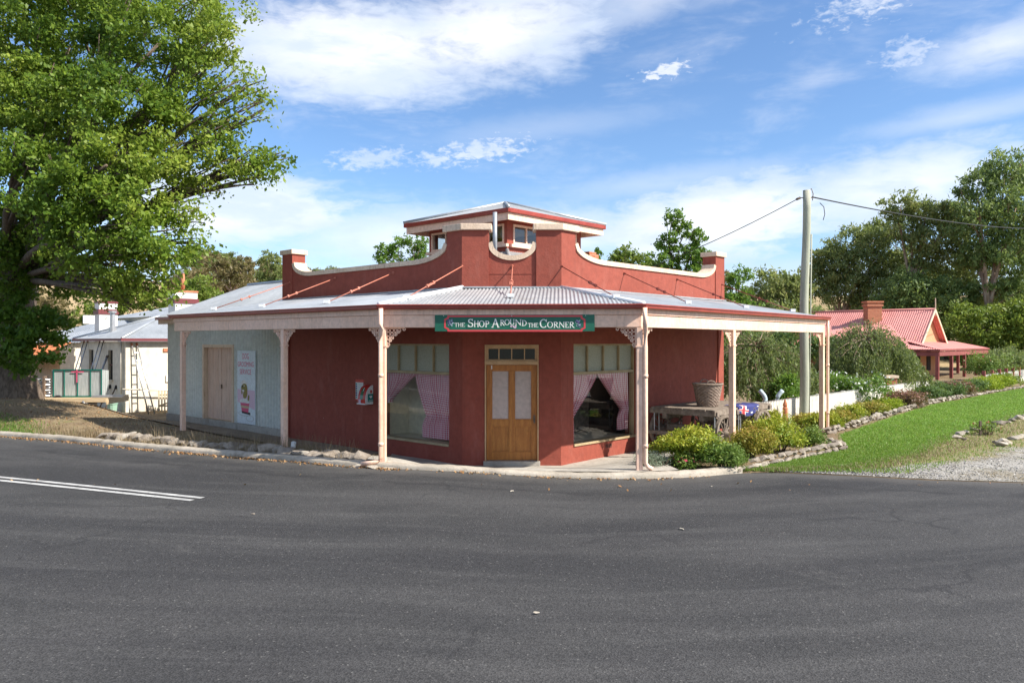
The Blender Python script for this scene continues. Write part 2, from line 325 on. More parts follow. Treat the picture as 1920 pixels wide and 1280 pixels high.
MT['picket'] = M('white_picket', (.74, .72, .66, 1), (.66, .62, .54, 1), 3, .7, .1)
MT['picket_old'] = M('old_cream_picket', (.52, .43, .29, 1), (.60, .51, .36, 1), 4, .8, .1)
MT['flag_blue'] = M('flag_blue', (.028, .034, .145, 1), (.04, .047, .19, 1), 6, .8)
MT['flag_red'] = M('flag_red', (.55, .04, .05, 1), None, rough=.8)
MT['terracotta'] = M('terracotta', (.45, .16, .08, 1), (.52, .21, .11, 1), 6, .8)

L_ELM = LEAF('elm_leaf', [(.045, .105, .014, 1), (.095, .18, .018, 1), (.19, .29, .03, 1), (.32, .40, .06, 1), (.42, .42, .10, 1)], .48)
L_ELM_SHADE = LEAF('elm_leaf_shaded', [(0.048, 0.113, 0.016, 1), (0.080, 0.173, 0.018, 1), (0.137, 0.240, 0.026, 1)], 0.48)  # darker elm leaf: shade on the low foliage put into its colour
L_GUM = LEAF('gum_leaf', [(0.104, 0.150, 0.058, 1), (0.164, 0.214, 0.075, 1), (0.243, 0.289, 0.101, 1), (0.346, 0.333, 0.132, 1)], .48)
L_GUM2 = LEAF('gum_leaf_dark', [(0.100, 0.160, 0.060, 1), (0.167, 0.247, 0.081, 1), (0.267, 0.345, 0.113, 1)], .48)
L_GUMB = LEAF('gum_leaf_brown', [(0.149, 0.135, 0.063, 1), (0.218, 0.182, 0.089, 1), (0.303, 0.229, 0.125, 1)], .48)
L_WATTLE = LEAF('wattle_leaf', [(0.108, 0.179, 0.029, 1), (0.170, 0.250, 0.040, 1), (0.247, 0.308, 0.057, 1)], .48)
L_BRIGHT = LEAF('bright_leaf', [(0.072, 0.163, 0.023, 1), (0.117, 0.234, 0.033, 1), (0.182, 0.312, 0.046, 1)], .48)
L_WEEP = LEAF('weeping_leaf', [(0.094, 0.137, 0.049, 1), (0.148, 0.195, 0.070, 1), (0.253, 0.291, 0.130, 1)], .48)
L_NAND = LEAF('nandina_leaf', [(.09, .18, .018, 1), (.17, .27, .022, 1), (.30, .36, .03, 1), (.42, .40, .04, 1), (.46, .26, .06, 1)], .3)
L_NANDG = LEAF('nandina_green', [(.06, .14, .02, 1), (.11, .20, .03, 1), (.18, .27, .05, 1), (.30, .27, .07, 1)], .3)
L_NANDO = LEAF('nandina_orange', [(.11, .18, .022, 1), (.24, .28, .03, 1), (.38, .30, .05, 1), (.46, .22, .09, 1)], .3)
L_LIME = LEAF('lime_leaf', [(.16, .26, .014, 1), (.27, .36, .018, 1), (.40, .45, .03, 1)], .35)
L_DEEP = LEAF('deep_green_leaf', [(0.054, 0.118, 0.032, 1), (0.097, 0.172, 0.050, 1), (0.156, 0.226, 0.072, 1)], 0.33)
L_PINKT = LEAF('pink_tip_leaf', [(.06, .09, .03, 1), (.20, .11, .07, 1), (.32, .12, .09, 1)], .25)
L_SILVER = LEAF('silver_leaf', [(.15, .20, .13, 1), (.22, .27, .19, 1), (.30, .34, .26, 1)], .2)
L_ROSE = LEAF('white_petal', [(.62, .66, .58, 1), (.78, .80, .74, 1)], .2)
L_REDFL = LEAF('red_petal', [(.45, .04, .09, 1), (.55, .08, .14, 1)], .2)
L_DRY = LEAF('dry_grass', [(.17, .125, .07, 1), (.27, .205, .12, 1), (.36, .285, .18, 1)], .2)
L_GRASS = LEAF('lawn_blade', [(.085, .20, .02, 1), (.13, .27, .028, 1), (.18, .31, .04, 1), (.28, .30, .09, 1)], .4)
L_LITTER = LEAF('leaf_litter', [(.20, .10, .045, 1), (.32, .17, .07, 1), (.42, .28, .14, 1)], .1)

# ------------------------------------------------------------------ mesh helpers
ORG = {}
class MB:
    def __init__(s): s.v = []; s.f = []
    def add(s, vs, fs):
        b = len(s.v); s.v += [tuple(p) for p in vs]; s.f += [tuple(i + b for i in f) for f in fs]; return s
    def box(s, fr, u0, u1, q0, q1, z0, z1):
        p = [fr(u, q, z) for z in (z0, z1) for u, q in ((u0, q0), (u1, q0), (u1, q1), (u0, q1))]
        return s.add(p, [(0, 3, 2, 1), (4, 5, 6, 7), (0, 1, 5, 4), (1, 2, 6, 5), (2, 3, 7, 6), (3, 0, 4, 7)])
    def ext(s, poly, z0, z1):
        n = len(poly); v = [(x, y, z0) for x, y in poly] + [(x, y, z1) for x, y in poly]
        return s.add(v, [tuple(range(n - 1, -1, -1)), tuple(range(n, 2 * n))] + [(i, (i + 1) % n, n + (i + 1) % n, n + i) for i in range(n)])
    def prism(s, fr, prof, q0, q1):
        n = len(prof); v = [fr(u, q0, z) for u, z in prof] + [fr(u, q1, z) for u, z in prof]
        return s.add(v, [tuple(range(n)), tuple(range(2 * n - 1, n - 1, -1))] + [(i, n + i, n + (i + 1) % n, (i + 1) % n) for i in range(n)])
    def tube(s, pts, rad, n=8, caps=True):
        pts = [Vector(p) for p in pts]
        if isinstance(rad, (int, float)): rad = [rad] * len(pts)
        rings = []
        for i, p in enumerate(pts):
            d = (pts[min(i + 1, len(pts) - 1)] - pts[max(i - 1, 0)]).normalized()
            a = d.cross(Vector((0, 0, 1)) if abs(d.z) < .95 else Vector((1, 0, 0))).normalized(); b = d.cross(a)
            rings.append([p + (a * math.cos(2 * math.pi * k / n) + b * math.sin(2 * math.pi * k / n)) * rad[i] for k in range(n)])
        v = [q for r in rings for q in r]; f = []
        for i in range(len(pts) - 1):
            for k in range(n): f.append((i * n + k, i * n + (k + 1) % n, (i + 1) * n + (k + 1) % n, (i + 1) * n + k))
        if caps: f += [tuple(range(n - 1, -1, -1)), tuple(range((len(pts) - 1) * n, len(pts) * n))]
        return s.add(v, f)
    def sheet(s, fr, u0, u1, q, z0, z1):
        return s.add([fr(u0, q, z0), fr(u1, q, z0), fr(u1, q, z1), fr(u0, q, z1)], [(0, 1, 2, 3)])
    def bar(s, a, b, w, h, up=(0, 0, 1)):
        a = Vector(a); b = Vector(b); d = (b - a).normalized(); x = d.cross(Vector(up))
        if x.length < 1e-3: x = d.cross(Vector((1, 0, 0)))
        x.normalize(); y = x.cross(d)
        p = [c + x * sx * w / 2 + y * sy * h / 2 for c in (a, b) for sx, sy in ((-1, -1), (1, -1), (1, 1), (-1, 1))]
        return s.add(p, [(3, 2, 1, 0), (4, 5, 6, 7), (0, 1, 5, 4), (1, 2, 6, 5), (2, 3, 7, 6), (3, 0, 4, 7)])
    def lathe(s, c, prof, n=16):
        c = Vector(c); v = [c + Vector((r * math.cos(2 * math.pi * k / n), r * math.sin(2 * math.pi * k / n), z)) for r, z in prof for k in range(n)]
        f = [(i * n + k, i * n + (k + 1) % n, (i + 1) * n + (k + 1) % n, (i + 1) * n + k) for i in range(len(prof) - 1) for k in range(n)]
        return s.add(v, f)
    def corr(s, O, U, V, Nn, poly, pitch=.076, amp=.009, per=6, nv=2):
        """corrugated sheet: waves run along V, poly is convex in (u, v)"""
        us = [p[0] for p in poly]; u0, u1 = min(us), max(us); n = max(2, int((u1 - u0) / pitch * per)); cols = []
        for i in range(n + 1):
            u = u0 + (u1 - u0) * i / n; u_ = min(max(u, u0 + 1e-5), u1 - 1e-5); vv = []
            for k in range(len(poly)):
                a, b = poly[k], poly[(k + 1) % len(poly)]
                if (a[0] - u_) * (b[0] - u_) < 0: vv.append(a[1] + (b[1] - a[1]) * (u_ - a[0]) / (b[0] - a[0]))
            if len(vv) < 2: continue
            w = amp * math.sin(2 * math.pi * u / pitch)
            cols.append([O + U * u + V * (min(vv) + (max(vv) - min(vv)) * j / (nv - 1)) + Nn * w for j in range(nv)])
        v = [p for c in cols for p in c]
        return s.add(v, [(i * nv + j, (i + 1) * nv + j, (i + 1) * nv + j + 1, i * nv + j + 1) for i in range(len(cols) - 1) for j in range(nv - 1)])
    def build(s, name, mat, parent=None, smooth=False, bevel=0, norm=True, loc=None):
        o0 = ORG[parent.name] if parent is not None else Vector(loc) if loc is not None else Vector((0, 0, 0))
        me = bpy.data.meshes.new(name); me.from_pydata([(p[0] - o0.x, p[1] - o0.y, p[2] - o0.z) for p in s.v], [], s.f)
        if norm:
            bm = bmesh.new(); bm.from_mesh(me); bmesh.ops.recalc_face_normals(bm, faces=bm.faces); bm.to_mesh(me); bm.free()
        if smooth: me.polygons.foreach_set('use_smooth', [True] * len(me.polygons))
        me.materials.append(mat if not isinstance(mat, str) else MT[mat])
        o = bpy.data.objects.new(name, me); COL.objects.link(o); ORG[o.name] = o0.copy()
        if parent is not None: o.parent = parent
        else: o.location = o0
        if bevel:
            b = o.modifiers.new('bevel', 'BEVEL'); b.width = bevel; b.segments = 2; b.limit_method = 'ANGLE'
        return o
def tag(o, label, cat, group=None):
    o['label'] = label; o['category'] = cat
    if group: o['group'] = group
    return o
def thing(name, label, cat, loc, group=None):
    o = bpy.data.objects.new(name, None); COL.objects.link(o); o.location = loc; o.empty_display_size = .2
    ORG[o.name] = Vector(loc); return tag(o, label, cat, group)
def struct(o): o['kind'] = 'structure'; return o
def stuff(o): o['kind'] = 'stuff'; return o
def inst(name, me, parent, loc, rot=(0, 0, 0), sc=(1, 1, 1)):
    o = bpy.data.objects.new(name, me); COL.objects.link(o)
    o0 = ORG[parent.name] if parent is not None else Vector((0, 0, 0))
    o.parent = parent; o.location = Vector(loc) - o0; o.rotation_euler = rot; o.scale = sc; ORG[o.name] = o0.copy(); return o
def at(px, py, Y): return Vector(((px - 960) / F * Y, Y, CZ + (640 - py) / F * Y))
def gnd(px, py, z=0.0):
    Y = (CZ - z) * F / (py - 640); return Vector(((px - 960) / F * Y, Y, z))
def frame(O, d, n): return lambda u, q, z: Vector((O[0] + d[0] * u + n[0] * q, O[1] + d[1] * u + n[1] * q, z))
XY = lambda u, q, z: Vector((u, q, z))

# street grid: the two streets leave the corner along DL and DR
DL = Vector((-.7414, .671)); DR = Vector((.681, .7322)); NL = Vector((-.671, -.7414)); NR = Vector((.7322, -.681))
DW = 16.2
OL = Vector((-1.054, DW)); OR_ = Vector((1.042, DW))
WL = frame(OL, DL, NL); WR = frame(OR_, DR, NR); WF = lambda x, q, z: Vector((x, DW - q, z))
def uL(px): k = (px - 960) / F; return (OL.x - k * OL.y) / (k * DL.y - DL.x)
def uR(px): k = (px - 960) / F; return (OR_.x - k * OR_.y) / (k * DR.y - DR.x)

# ------------------------------------------------------------------ ground
KERB = [(-60, 44), (-30, 28.5), (-20, 22.8), (-12.9, 18.7), (-10.6, 17.75), (-7.9, 16.3), (-6.2, 15.5), (-4.5, 14.75), (-3.2, 14.15), (-2.4, 13.85), (-1.5, 13.62), (-.4, 13.5), (.6, 13.42), (1.6, 13.36), (2.4, 13.36), (3.3, 13.55), (4.22, 13.95)]
EDGE = KERB + [(4.7, 14.05), (5.94, 13.7), (7.1, 13.25), (8.7, 12.95), (14, 12.2), (30, 9.5), (60, 6), (90, 4)]
ex = np.array([p[0] for p in EDGE]); ey = np.array([p[1] for p in EDGE])
def kline(x): return np.interp(x, ex, ey)
def sst(a, b, x): t = np.clip((x - a) / (b - a), 0, 1); return t * t * (3 - 2 * t)
def zroad(x): return .10 * (1 - sst(-1.6, 1.4, x))
def qshop(x, y):
    a = DW - y; b = (x - OL.x) * NL.x + (y - OL.y) * NL.y; c = (x - OR_.x) * NR.x + (y - OR_.y) * NR.y
    return np.maximum(np.maximum(a, b), c)
def zpave(x, y):
    q = qshop(x, y); return -.22 + (.30 + .02) * sst(.1, 2.6, q)
def wob(x, y, s, a): return a * (np.sin(x * s + 1.3) * np.cos(y * s * .83 + .4) + .5 * np.sin(x * s * 2.3 + y * s * 1.7))
def zterr(x, y):
    x = np.asarray(x, float); y = np.asarray(y, float)
    q = qshop(x, y)
    vL = (x - OL.x) * DL.x + (y - OL.y) * DL.y; vR = (x - OR_.x) * DR.x + (y - OR_.y) * DR.y
    zl = -.24 + .36 * sst(.6, 2.7, q)
    # left verge: bank by the kerb, sunken path along the wall, mound round the elm
    far = sst(15, 20, vL)
    zl = zl * (1 - far) + far * (.0 + .1 * sst(1, 4, q))
    zl = zl - .40 * sst(24.5, 28.0, y) * sst(8, 14, vL)
    zl = zl + .55 * np.exp(-(((x + 15.3) / 3.0) ** 2 + ((y - 22.8) / 2.6) ** 2)) + .12 * np.exp(-(((x + 12) / 3.0) ** 2 + ((y - 20.5) / 2) ** 2))
    zr = -.24 + .24 * sst(.3, 2.4, q) + .02 * sst(2.4, 6, q)
    zr = zr * (1 - sst(7, 9.5, vR)) + sst(7, 9.5, vR) * -.03
    w = sst(-1.5, 1.0, x)
    z = zl * (1 - w) + zr * w
    z = z + wob(x, y, .9, .008) * (y > 18)
    d = np.hypot(x, y)
    base = -.25 * sst(35, 60, y)
    hill = 12.5 * sst(78, 185, y + .10 * np.abs(x)) + 9 * sst(180, 330, y) + wob(x, y, .021, 2.2) * sst(80, 170, y)
    left = sst(-10, -60, x) * sst(60, 150, y) * 2.5
    return z + base + hill + left
def grid_coords(lo, hi, dlo, dhi, step, grow=1.18):
    a = list(np.arange(dlo, dhi, step)); s = step; x = dhi
    while x < hi: a.append(x); s *= grow; x += s
    a.append(hi); s = step; x = dlo - step; b = []
    while x > lo: b.append(x); s *= grow; x -= s
    b.append(lo); return np.array(b[::-1] + a)
def gridmesh(name, X, Y, Z, mat, attrs=None):
    ny, nx = X.shape; v = np.stack([X, Y, Z], -1).reshape(-1, 3); i = np.arange(ny * nx).reshape(ny, nx)
    f = np.stack([i[:-1, :-1], i[:-1, 1:], i[1:, 1:], i[1:, :-1]], -1).reshape(-1, 4)
    me = bpy.data.meshes.new(name); me.vertices.add(len(v)); me.vertices.foreach_set('co', v.astype(np.float32).ravel())
    me.loops.add(f.size); me.loops.foreach_set('vertex_index', f.astype(np.int32).ravel()); me.polygons.add(len(f))
    me.polygons.foreach_set('loop_start', np.arange(0, f.size, 4, dtype=np.int32)); me.polygons.foreach_set('loop_total', np.full(len(f), 4, np.int32))
    me.update(calc_edges=True); me.polygons.foreach_set('use_smooth', [True] * len(f))
    for k, a in (attrs or {}).items():
        at_ = me.attributes.new(k, 'FLOAT', 'POINT'); at_.data.foreach_set('value', np.asarray(a, np.float32).ravel())
    me.materials.append(mat); o = bpy.data.objects.new(name, me); COL.objects.link(o); ORG[o.name] = Vector((0, 0, 0)); return o

xs = grid_coords(-60, 60, -14, 12, .4); tt = np.linspace(0, 1, 70) ** 1.3
X = np.repeat(xs[None], len(tt), 0); K = kline(xs)[None]; Yg = K - tt[:, None] * (K + 14)
road = struct(gridmesh('road', X, Yg, zroad(X) + wob(X, Yg, .35, .006), ROADMAT(), {'edge': 1 - np.clip((K - Yg) / 1.3, 0, 1), 'kdist': K - Yg}))
g_dry = GROUNDMAT('verge_ground', [((.20, .145, .09, 1), 0, 0, 0), ((.27, .21, .125, 1), 1.1, .42, .66), ((.15, .18, .05, 1), .7, .56, .72), ((.17, .115, .07, 1), 2.6, .58, .72)])
xs2 = grid_coords(-420, 420, -22, 34, .4, 1.22); ts = np.concatenate([np.linspace(0, 32, 86), 32 + np.cumsum(.4 * 1.1 ** np.arange(1, 52))])
X = np.repeat(xs2[None], len(ts), 0); Yg = kline(xs2)[None] - .05 + ts[:, None]
Zt = zterr(X, Yg); blend = sst(0, .5, ts)[:, None]
Zt = np.where(X < 4.3, Zt, Zt * blend + (zroad(X) + .006) * (1 - blend)); Zt = np.where(X < 4.3, Zt - .06 * (1 - blend), Zt)
ground = struct(gridmesh('ground', X, Yg, Zt, g_dry))
gy_max = Yg.max()

# dry paddock hills get their own straw colour further out: same sheet, second material by distance
g_hill = GROUNDMAT('dry_paddock', [((.40, .30, .17, 1), 0, 0, 0), ((.33, .245, .13, 1), .05, .42, .62), ((.17, .15, .06, 1), .09, .58, .74)])
ground.data.materials.append(g_hill)
cen = np.empty(len(ground.data.polygons) * 3, np.float32); ground.data.polygons.foreach_get('center', cen); cen = cen.reshape(-1, 3)
ground.data.polygons.foreach_set('material_index', (cen[:, 1] > 75).astype(np.int32))

def resample(poly, n):
    p = np.array(poly, float); d = np.r_[0, np.cumsum(np.hypot(*np.diff(p, axis=0).T))]; s = np.linspace(0, d[-1], n)
    return np.stack([np.interp(s, d, p[:, 0]), np.interp(s, d, p[:, 1])], -1)
def patch(name, A, B, n, m, zf, mat, attr=None, power=1):
    a = resample(A, n); b = resample(B, n); t = np.linspace(0, 1, m)[:, None] ** power
    X = a[None, :, 0] * (1 - t) + b[None, :, 0] * t; Y = a[None, :, 1] * (1 - t) + b[None, :, 1] * t
    T = np.repeat(t, n, 1)
    return gridmesh(name, X, Y, zf(X, Y), mat, {'edge': T if attr is None else attr(X, Y, T)})

STONE_LINE = [(4.3, 14.15), (5.3, 14.95), (7.35, 16.75), (8.5, 19.7), (11.5, 23.6), (15.9, 29.0), (19.5, 32.6), (27.3, 40.4), (38, 52), (52, 67)]
LAWN_OUT = [(4.75, 14.1), (6.6, 14.3), (9.0, 16.3), (11.6, 19.3), (16.9, 24.6), (24, 31.5), (34, 41), (46, 53), (62, 68)]
lawn_m = GROUNDMAT('lawn_ground', [((.13, .25, .03, 1), 0, 0, 0), ((.17, .29, .04, 1), .5, .4, .65), ((.17, .215, .05, 1), 1.6, .56, .78), ((.24, .22, .09, 1), .9, .66, .82)], ((.27, .225, .12, 1), 'edge'))
ztl = lambda x, y: zterr(x, y) + .02
lawn = struct(patch('lawn', STONE_LINE, LAWN_OUT, 150, 26, ztl, lawn_m, lambda X, Y, T: sst(.72, 1.0, T) * (.95 - .45 * sst(15, 30, Y)) + .75 * (1 - sst(13.9, 15.6, Y + .0 * X))))
grav_m = GROUNDMAT('gravel', [((.30, .285, .255, 1), 0, 0, 0), ((.38, .365, .335, 1), 1.2, .4, .65), ((.21, .19, .15, 1), 3.5, .5, .66), ((.23, .195, .13, 1), .6, .52, .7), ((.17, .19, .07, 1), .8, .58, .72)], ((.25, .21, .11, 1), 'edge'))
GR_OUT = [(4.8, 14.02), (6.0, 13.66), (7.3, 13.18), (9.5, 12.8), (16, 11.85), (30, 9.4), (50, 7.2), (70, 5.2), (88, 4.1)]
gravel = struct(patch('gravel_drive', LAWN_OUT, GR_OUT, 150, 30, lambda x, y: zterr(x, y) * sst(.0, .8, y - kline(x)) + .018, grav_m, lambda X, Y, T: (1 - sst(.0, .55, T)) * .95))

# kerb and pavement
def kerb_obj():
    k = resample(KERB[2:], 160); mb = MB(); prof = [(0, -.12), (.0, .055), (.03, .095), (.17, .105), (.20, .09), (.20, -.15)]
    n = len(prof); V = []
    for i in range(len(k)):
        d = k[min(i + 1, len(k) - 1)] - k[max(i - 1, 0)]; d = d / np.hypot(*d); nn = np.array([-d[1], d[0]]); z = float(zroad(k[i][0]))
        j = .012 * math.sin(i * 1.7) + .010 * math.sin(i * .61)
        dip = .03 * math.exp(-((k[i][0] - .3) / 2.2) ** 2)
        for a, b in prof: V.append((k[i][0] + nn[0] * (a + j), k[i][1] + nn[1] * (a + j), z + b - (dip if b > 0 else 0) + .006 * math.sin(i * 2.9)))
    Fs = [(i * n + a, i * n + a + 1, (i + 1) * n + a + 1, (i + 1) * n + a) for i in range(len(k) - 1) for a in range(n - 1)]
    mb.add(V, Fs); return struct(mb.build('kerb', 'kerb', smooth=True))
kerb_obj()
def kback(x): return kline(x) + .23
PA = [(x, float(kback(x))) for x in (-2.7, -2.4, -1.5, -.4, .6, 1.6, 2.4, 3.0)]
PB = [tuple(WL(2.4, -.05, 0)[:2]), tuple(WL(1.5, -.05, 0)[:2]), tuple(WL(.5, -.05, 0)[:2]), (-.7, DW + .05), (.2, DW + .05), (.8, DW + .05), tuple(WR(.5, -.05, 0)[:2]), tuple(WR(2.0, -.05, 0)[:2])]
def zp(x, y):
    z = -.215 + .315 * sst(0, 2.55, qshop(x, y)) - .02 * np.exp(-((x - .3) / 2.2) ** 2)
    return z + .13 * np.exp(-(((x + 2.6) / .9) ** 2 + ((y - 14.5) / 1.0) ** 2)) + wob(x, y, 3.1, .006)
pavement = struct(patch('pavement', PA, PB, 60, 30, zp, MT['concrete']))
PA2 = [tuple(WR(.2, 2.45, 0)[:2]), tuple(WR(4, 2.4, 0)[:2]), tuple(WR(6.6, 2.4, 0)[:2])]; PB2 = [tuple(WR(.2, -.05, 0)[:2]), tuple(WR(4, -.05, 0)[:2]), tuple(WR(6.8, -.05, 0)[:2])]
struct(patch('side_pavement', PA2, PB2, 40, 14, lambda x, y: np.maximum(zterr(x, y), zp(x, y) - .02) + .012, MT['concrete']))
path_m = GROUNDMAT('path_ground', [((.27, .22, .17, 1), 0, 0, 0), ((.34, .28, .215, 1), .8, .4, .65), ((.18, .135, .09, 1), 2.2, .55, .72)])
PA3 = [tuple(WL(u, q, 0)[:2]) for u, q in ((2.6, 1.6), (6, 2.0), (10, 2.1), (14, 2.3), (17, 3.2), (21, 5))]; PB3 = [tuple(WL(u, q, 0)[:2]) for u, q in ((2.6, .02), (6, .02), (10, .02), (14.5, .1), (17.5, .4), (21, 1.5))]
struct(patch('footpath', PA3, PB3, 60, 14, lambda x, y: zterr(x, y) + .03, path_m))

# painted centre lines
for (a, b), lab in ((((-24, 19.25), (-4.54, 11.19)), 'x'), (((-24, 18.95), (-4.62, 11.02)), 'y')):
    a = np.array(a); b = np.array(b); d = (b - a) / np.hypot(*(b - a)); nn = np.array([-d[1], d[0]]) * .05; mb = MB()
    n = 40; V = []
    for i in range(n + 1):
        p = a + (b - a) * i / n
        for s_ in (-1, 1): q = p + nn * s_; V.append((q[0], q[1], float(zroad(q[0]) + wob(q[0], q[1], .35, .006)) + .007))
    mb.add(V, [(2 * i, 2 * i + 2, 2 * i + 3, 2 * i + 1) for i in range(n)]); struct(mb.build('road_marking', 'line', norm=False))

# ------------------------------------------------------------------ the corner shop
shop = thing('corner_shop', 'red rendered corner shop with cream-capped parapet, roof lantern and pale pink post verandah', 'shop', (0, DW, -.22))
ULE, URE = uL(530.5), uR(1357)            # ends of the two red walls
Z0, ZW, ZP, ZCAP = -.6, 3.50, 4.225, 4.76
wl0, wl1 = uL(842), uL(711)               # window openings
wr0, wr1 = uR(1075.5), uR(1193)
ZS, ZH = .13, 2.345
TH = .32
def side_wall(fr, w0, w1, end, name):
    mb = MB()
    mb.box(fr, .0, w0, -TH, 0, Z0, ZW); mb.box(fr, w0, w1, -TH, 0, Z0, ZS); mb.box(fr, w0, w1, -TH, 0, ZH, ZW)
    mb.box(fr, w1, w1 + .30, -TH, 0, Z0, ZW); mb.box(fr, w1 + .30, end - .30, -TH, -.035, Z0, ZW); mb.box(fr, end - .30, end, -TH, 0, Z0, ZW)
    return mb.build(name, 'red', shop)
side_wall(WL, wl0, wl1, ULE, 'wall'); side_wall(WR, wr0, wr1, URE, 'wall')
# door facet
dx0, dx1, dzt = -.578, .566, 2.33
mb = MB(); cxl, cxr = OL.x, OR_.x
mb.ext([(cxl, DW), (dx0, DW), (dx0, DW + TH), (cxl + .13, DW + TH)], Z0, ZW); mb.ext([(dx1, DW), (cxr, DW), (cxr - .13, DW + TH), (dx1, DW + TH)], Z0, ZW)
mb.box(WF, dx0, dx1, -TH, 0, dzt, ZW); mb.build('wall', 'red', shop)
# back and inner walls so the room is closed
mb = MB(); bl = WL(ULE, -TH, 0); br = WR(URE, -TH, 0); bk = bl.xy + DR * 7
mb.box(WL, ULE - .25, ULE, -7, -TH, Z0, ZW); mb.box(WR, URE - .25, URE, -7, -TH, Z0, ZW)
mb.ext([tuple(WL(ULE, -7, 0).xy), tuple(WR(URE, -7, 0).xy), tuple((WR(URE, -7, 0).xy + Vector((0, .3)))), tuple((WL(ULE, -7, 0).xy + Vector((0, .3))))], Z0, ZW)
mb.build('back_wall', 'red', shop)
mb = MB(); mb.ext([tuple(WL(0, -.3, 0).xy), tuple(WR(0, -.3, 0).xy), tuple(WR(URE - .1, -.3, 0).xy), tuple(WR(URE - .1, -7, 0).xy), tuple(WL(ULE - .1, -7, 0).xy), tuple(WL(ULE - .1, -.3, 0).xy)], 3.2, 3.32); mb.build('ceiling', 'inner', shop)
mb = MB(); mb.ext([tuple(WL(.1, -.3, 0).xy), tuple(WR(.1, -.3, 0).xy), tuple(WR(URE - .1, -.3, 0).xy), tuple(WR(URE - .1, -7, 0).xy), tuple(WL(ULE - .1, -7, 0).xy), tuple(WL(ULE - .1, -.3, 0).xy)], -.25, -.15); mb.build('shop_floor', 'dark', shop)

# parapet with swept shoulders
PL = .45
def sweep(u, u0, w): t = np.clip((u - u0) / w, 0, 1); return .36 * (1 - math.sqrt(max(0, 1 - (1 - t) ** 2)))
def parapet(fr, end, name):
    e0 = end - .5; us = list(np.linspace(PL, PL + 1.15, 16)) + list(np.linspace(PL + 1.4, e0 - 1.0, 8)) + list(np.linspace(e0 - .85, e0, 16))
    top = [(u, ZP - .10 + sweep(u, PL, 1.15) + sweep(e0 - (u - e0) * 0 + 0, 0, 1) * 0 + sweep(2 * e0 - u, e0, .85)) for u in us]
    mb = MB(); mb.prism(fr, [(us[0], 3.3), (us[-1], 3.3)] + top[::-1], -TH, 0); par = mb.build(name, 'red', shop)
    cp = MB(); n = len(us); V = []
    for i, (u, z) in enumerate(top):
        a = top[max(i - 1, 0)]; b = top[min(i + 1, n - 1)]; tx, tz = b[0] - a[0], b[1] - a[1]; l = math.hypot(tx, tz); nx, nz = -tz / l, tx / l
        if i in (0, n - 1): nx, nz = 0 if False else nx, nz
        for q, h in ((.035, 0), (.035, .105), (-TH - .03, .105), (-TH - .03, 0)):
            uu = min(max(u + nx * h, us[0]), us[-1]); V.append(fr(uu, q, z + nz * h + .001))
    Fs = [(i * 4 + k, i * 4 + (k + 1) % 4, (i + 1) * 4 + (k + 1) % 4, (i + 1) * 4 + k) for i in range(n - 1) for k in range(4)] + [(3, 2, 1, 0), tuple((n - 1) * 4 + k for k in range(4))]
    cp.add(V, Fs); cp.build('coping', 'coping', par)
    # end pier
    mb = MB(); mb.box(fr, e0, end, -TH - .06, .02, 3.3, ZCAP); pr = mb.build('pier', 'red', shop)
    mb = MB(); mb.box(fr, e0 - .05, end + .05, -TH - .11, .07, ZCAP, ZCAP + .125); mb.build('cap', 'coping', pr, bevel=.012)
parapet(WL, ULE, 'parapet'); parapet(WR, URE, 'parapet')
def corner_pier(fr, c, sgn, xin):
    def poly(o):
        a = fr(PL + o, o, 0).xy; k = Vector((c + sgn * (-.0) - sgn * o * -.41 * -1 * 0, DW - o)); k.x = c - sgn * 0 + (-o * .42 if sgn > 0 else o * .42)
        return [tuple(a), tuple(k), (xin + (o if sgn > 0 else -o), DW - o), (xin + (o if sgn > 0 else -o), DW + TH + o), tuple(fr(PL + o, -TH - o, 0).xy)]
    mb = MB(); mb.ext(poly(.02), 3.3, ZCAP); pr = mb.build('pier', 'red', shop)
    mb = MB(); mb.ext(poly(.085), ZCAP, ZCAP + .135); mb.build('cap', 'coping', pr, bevel=.012)
corner_pier(WL, OL.x, 1, -.515); corner_pier(WR, OR_.x, -1, .535)
mb = MB(); xs_ = np.linspace(-.515, .535, 25); arc = [(x, 4.48 - .36 * math.sqrt(max(0, 1 - ((x - .01) / .525) ** 2))) for x in xs_]
mb.prism(WF, [(-.515, 3.3), (.535, 3.3)] + arc[::-1], -TH + .02, -.02); par = mb.build('parapet', 'red', shop)
cp = MB(); V = []
for i, (x, z) in enumerate(arc):
    k = (x - .01) / .525; nx, nz = -k * .9, math.sqrt(max(.0, 1 - k * k * .81)); nn_ = math.hypot(nx, nz)
    for q, h in ((.012, 0), (.012, .105), (-TH, .105), (-TH, 0)):
        V.append(WF(min(max(x + nx / nn_ * h, -.514), .534), q, z + nz / nn_ * h + .001))
cp.add(V, [(i * 4 + k, i * 4 + (k + 1) % 4, (i + 1) * 4 + (k + 1) % 4, (i + 1) * 4 + k) for i in range(24) for k in range(4)]); cp.build('coping', 'coping', par)
mb = MB(); mb.box(WF, -.515, .535, -.018, -.012, 3.83, 3.842); mb.build('string_course', 'red', par)

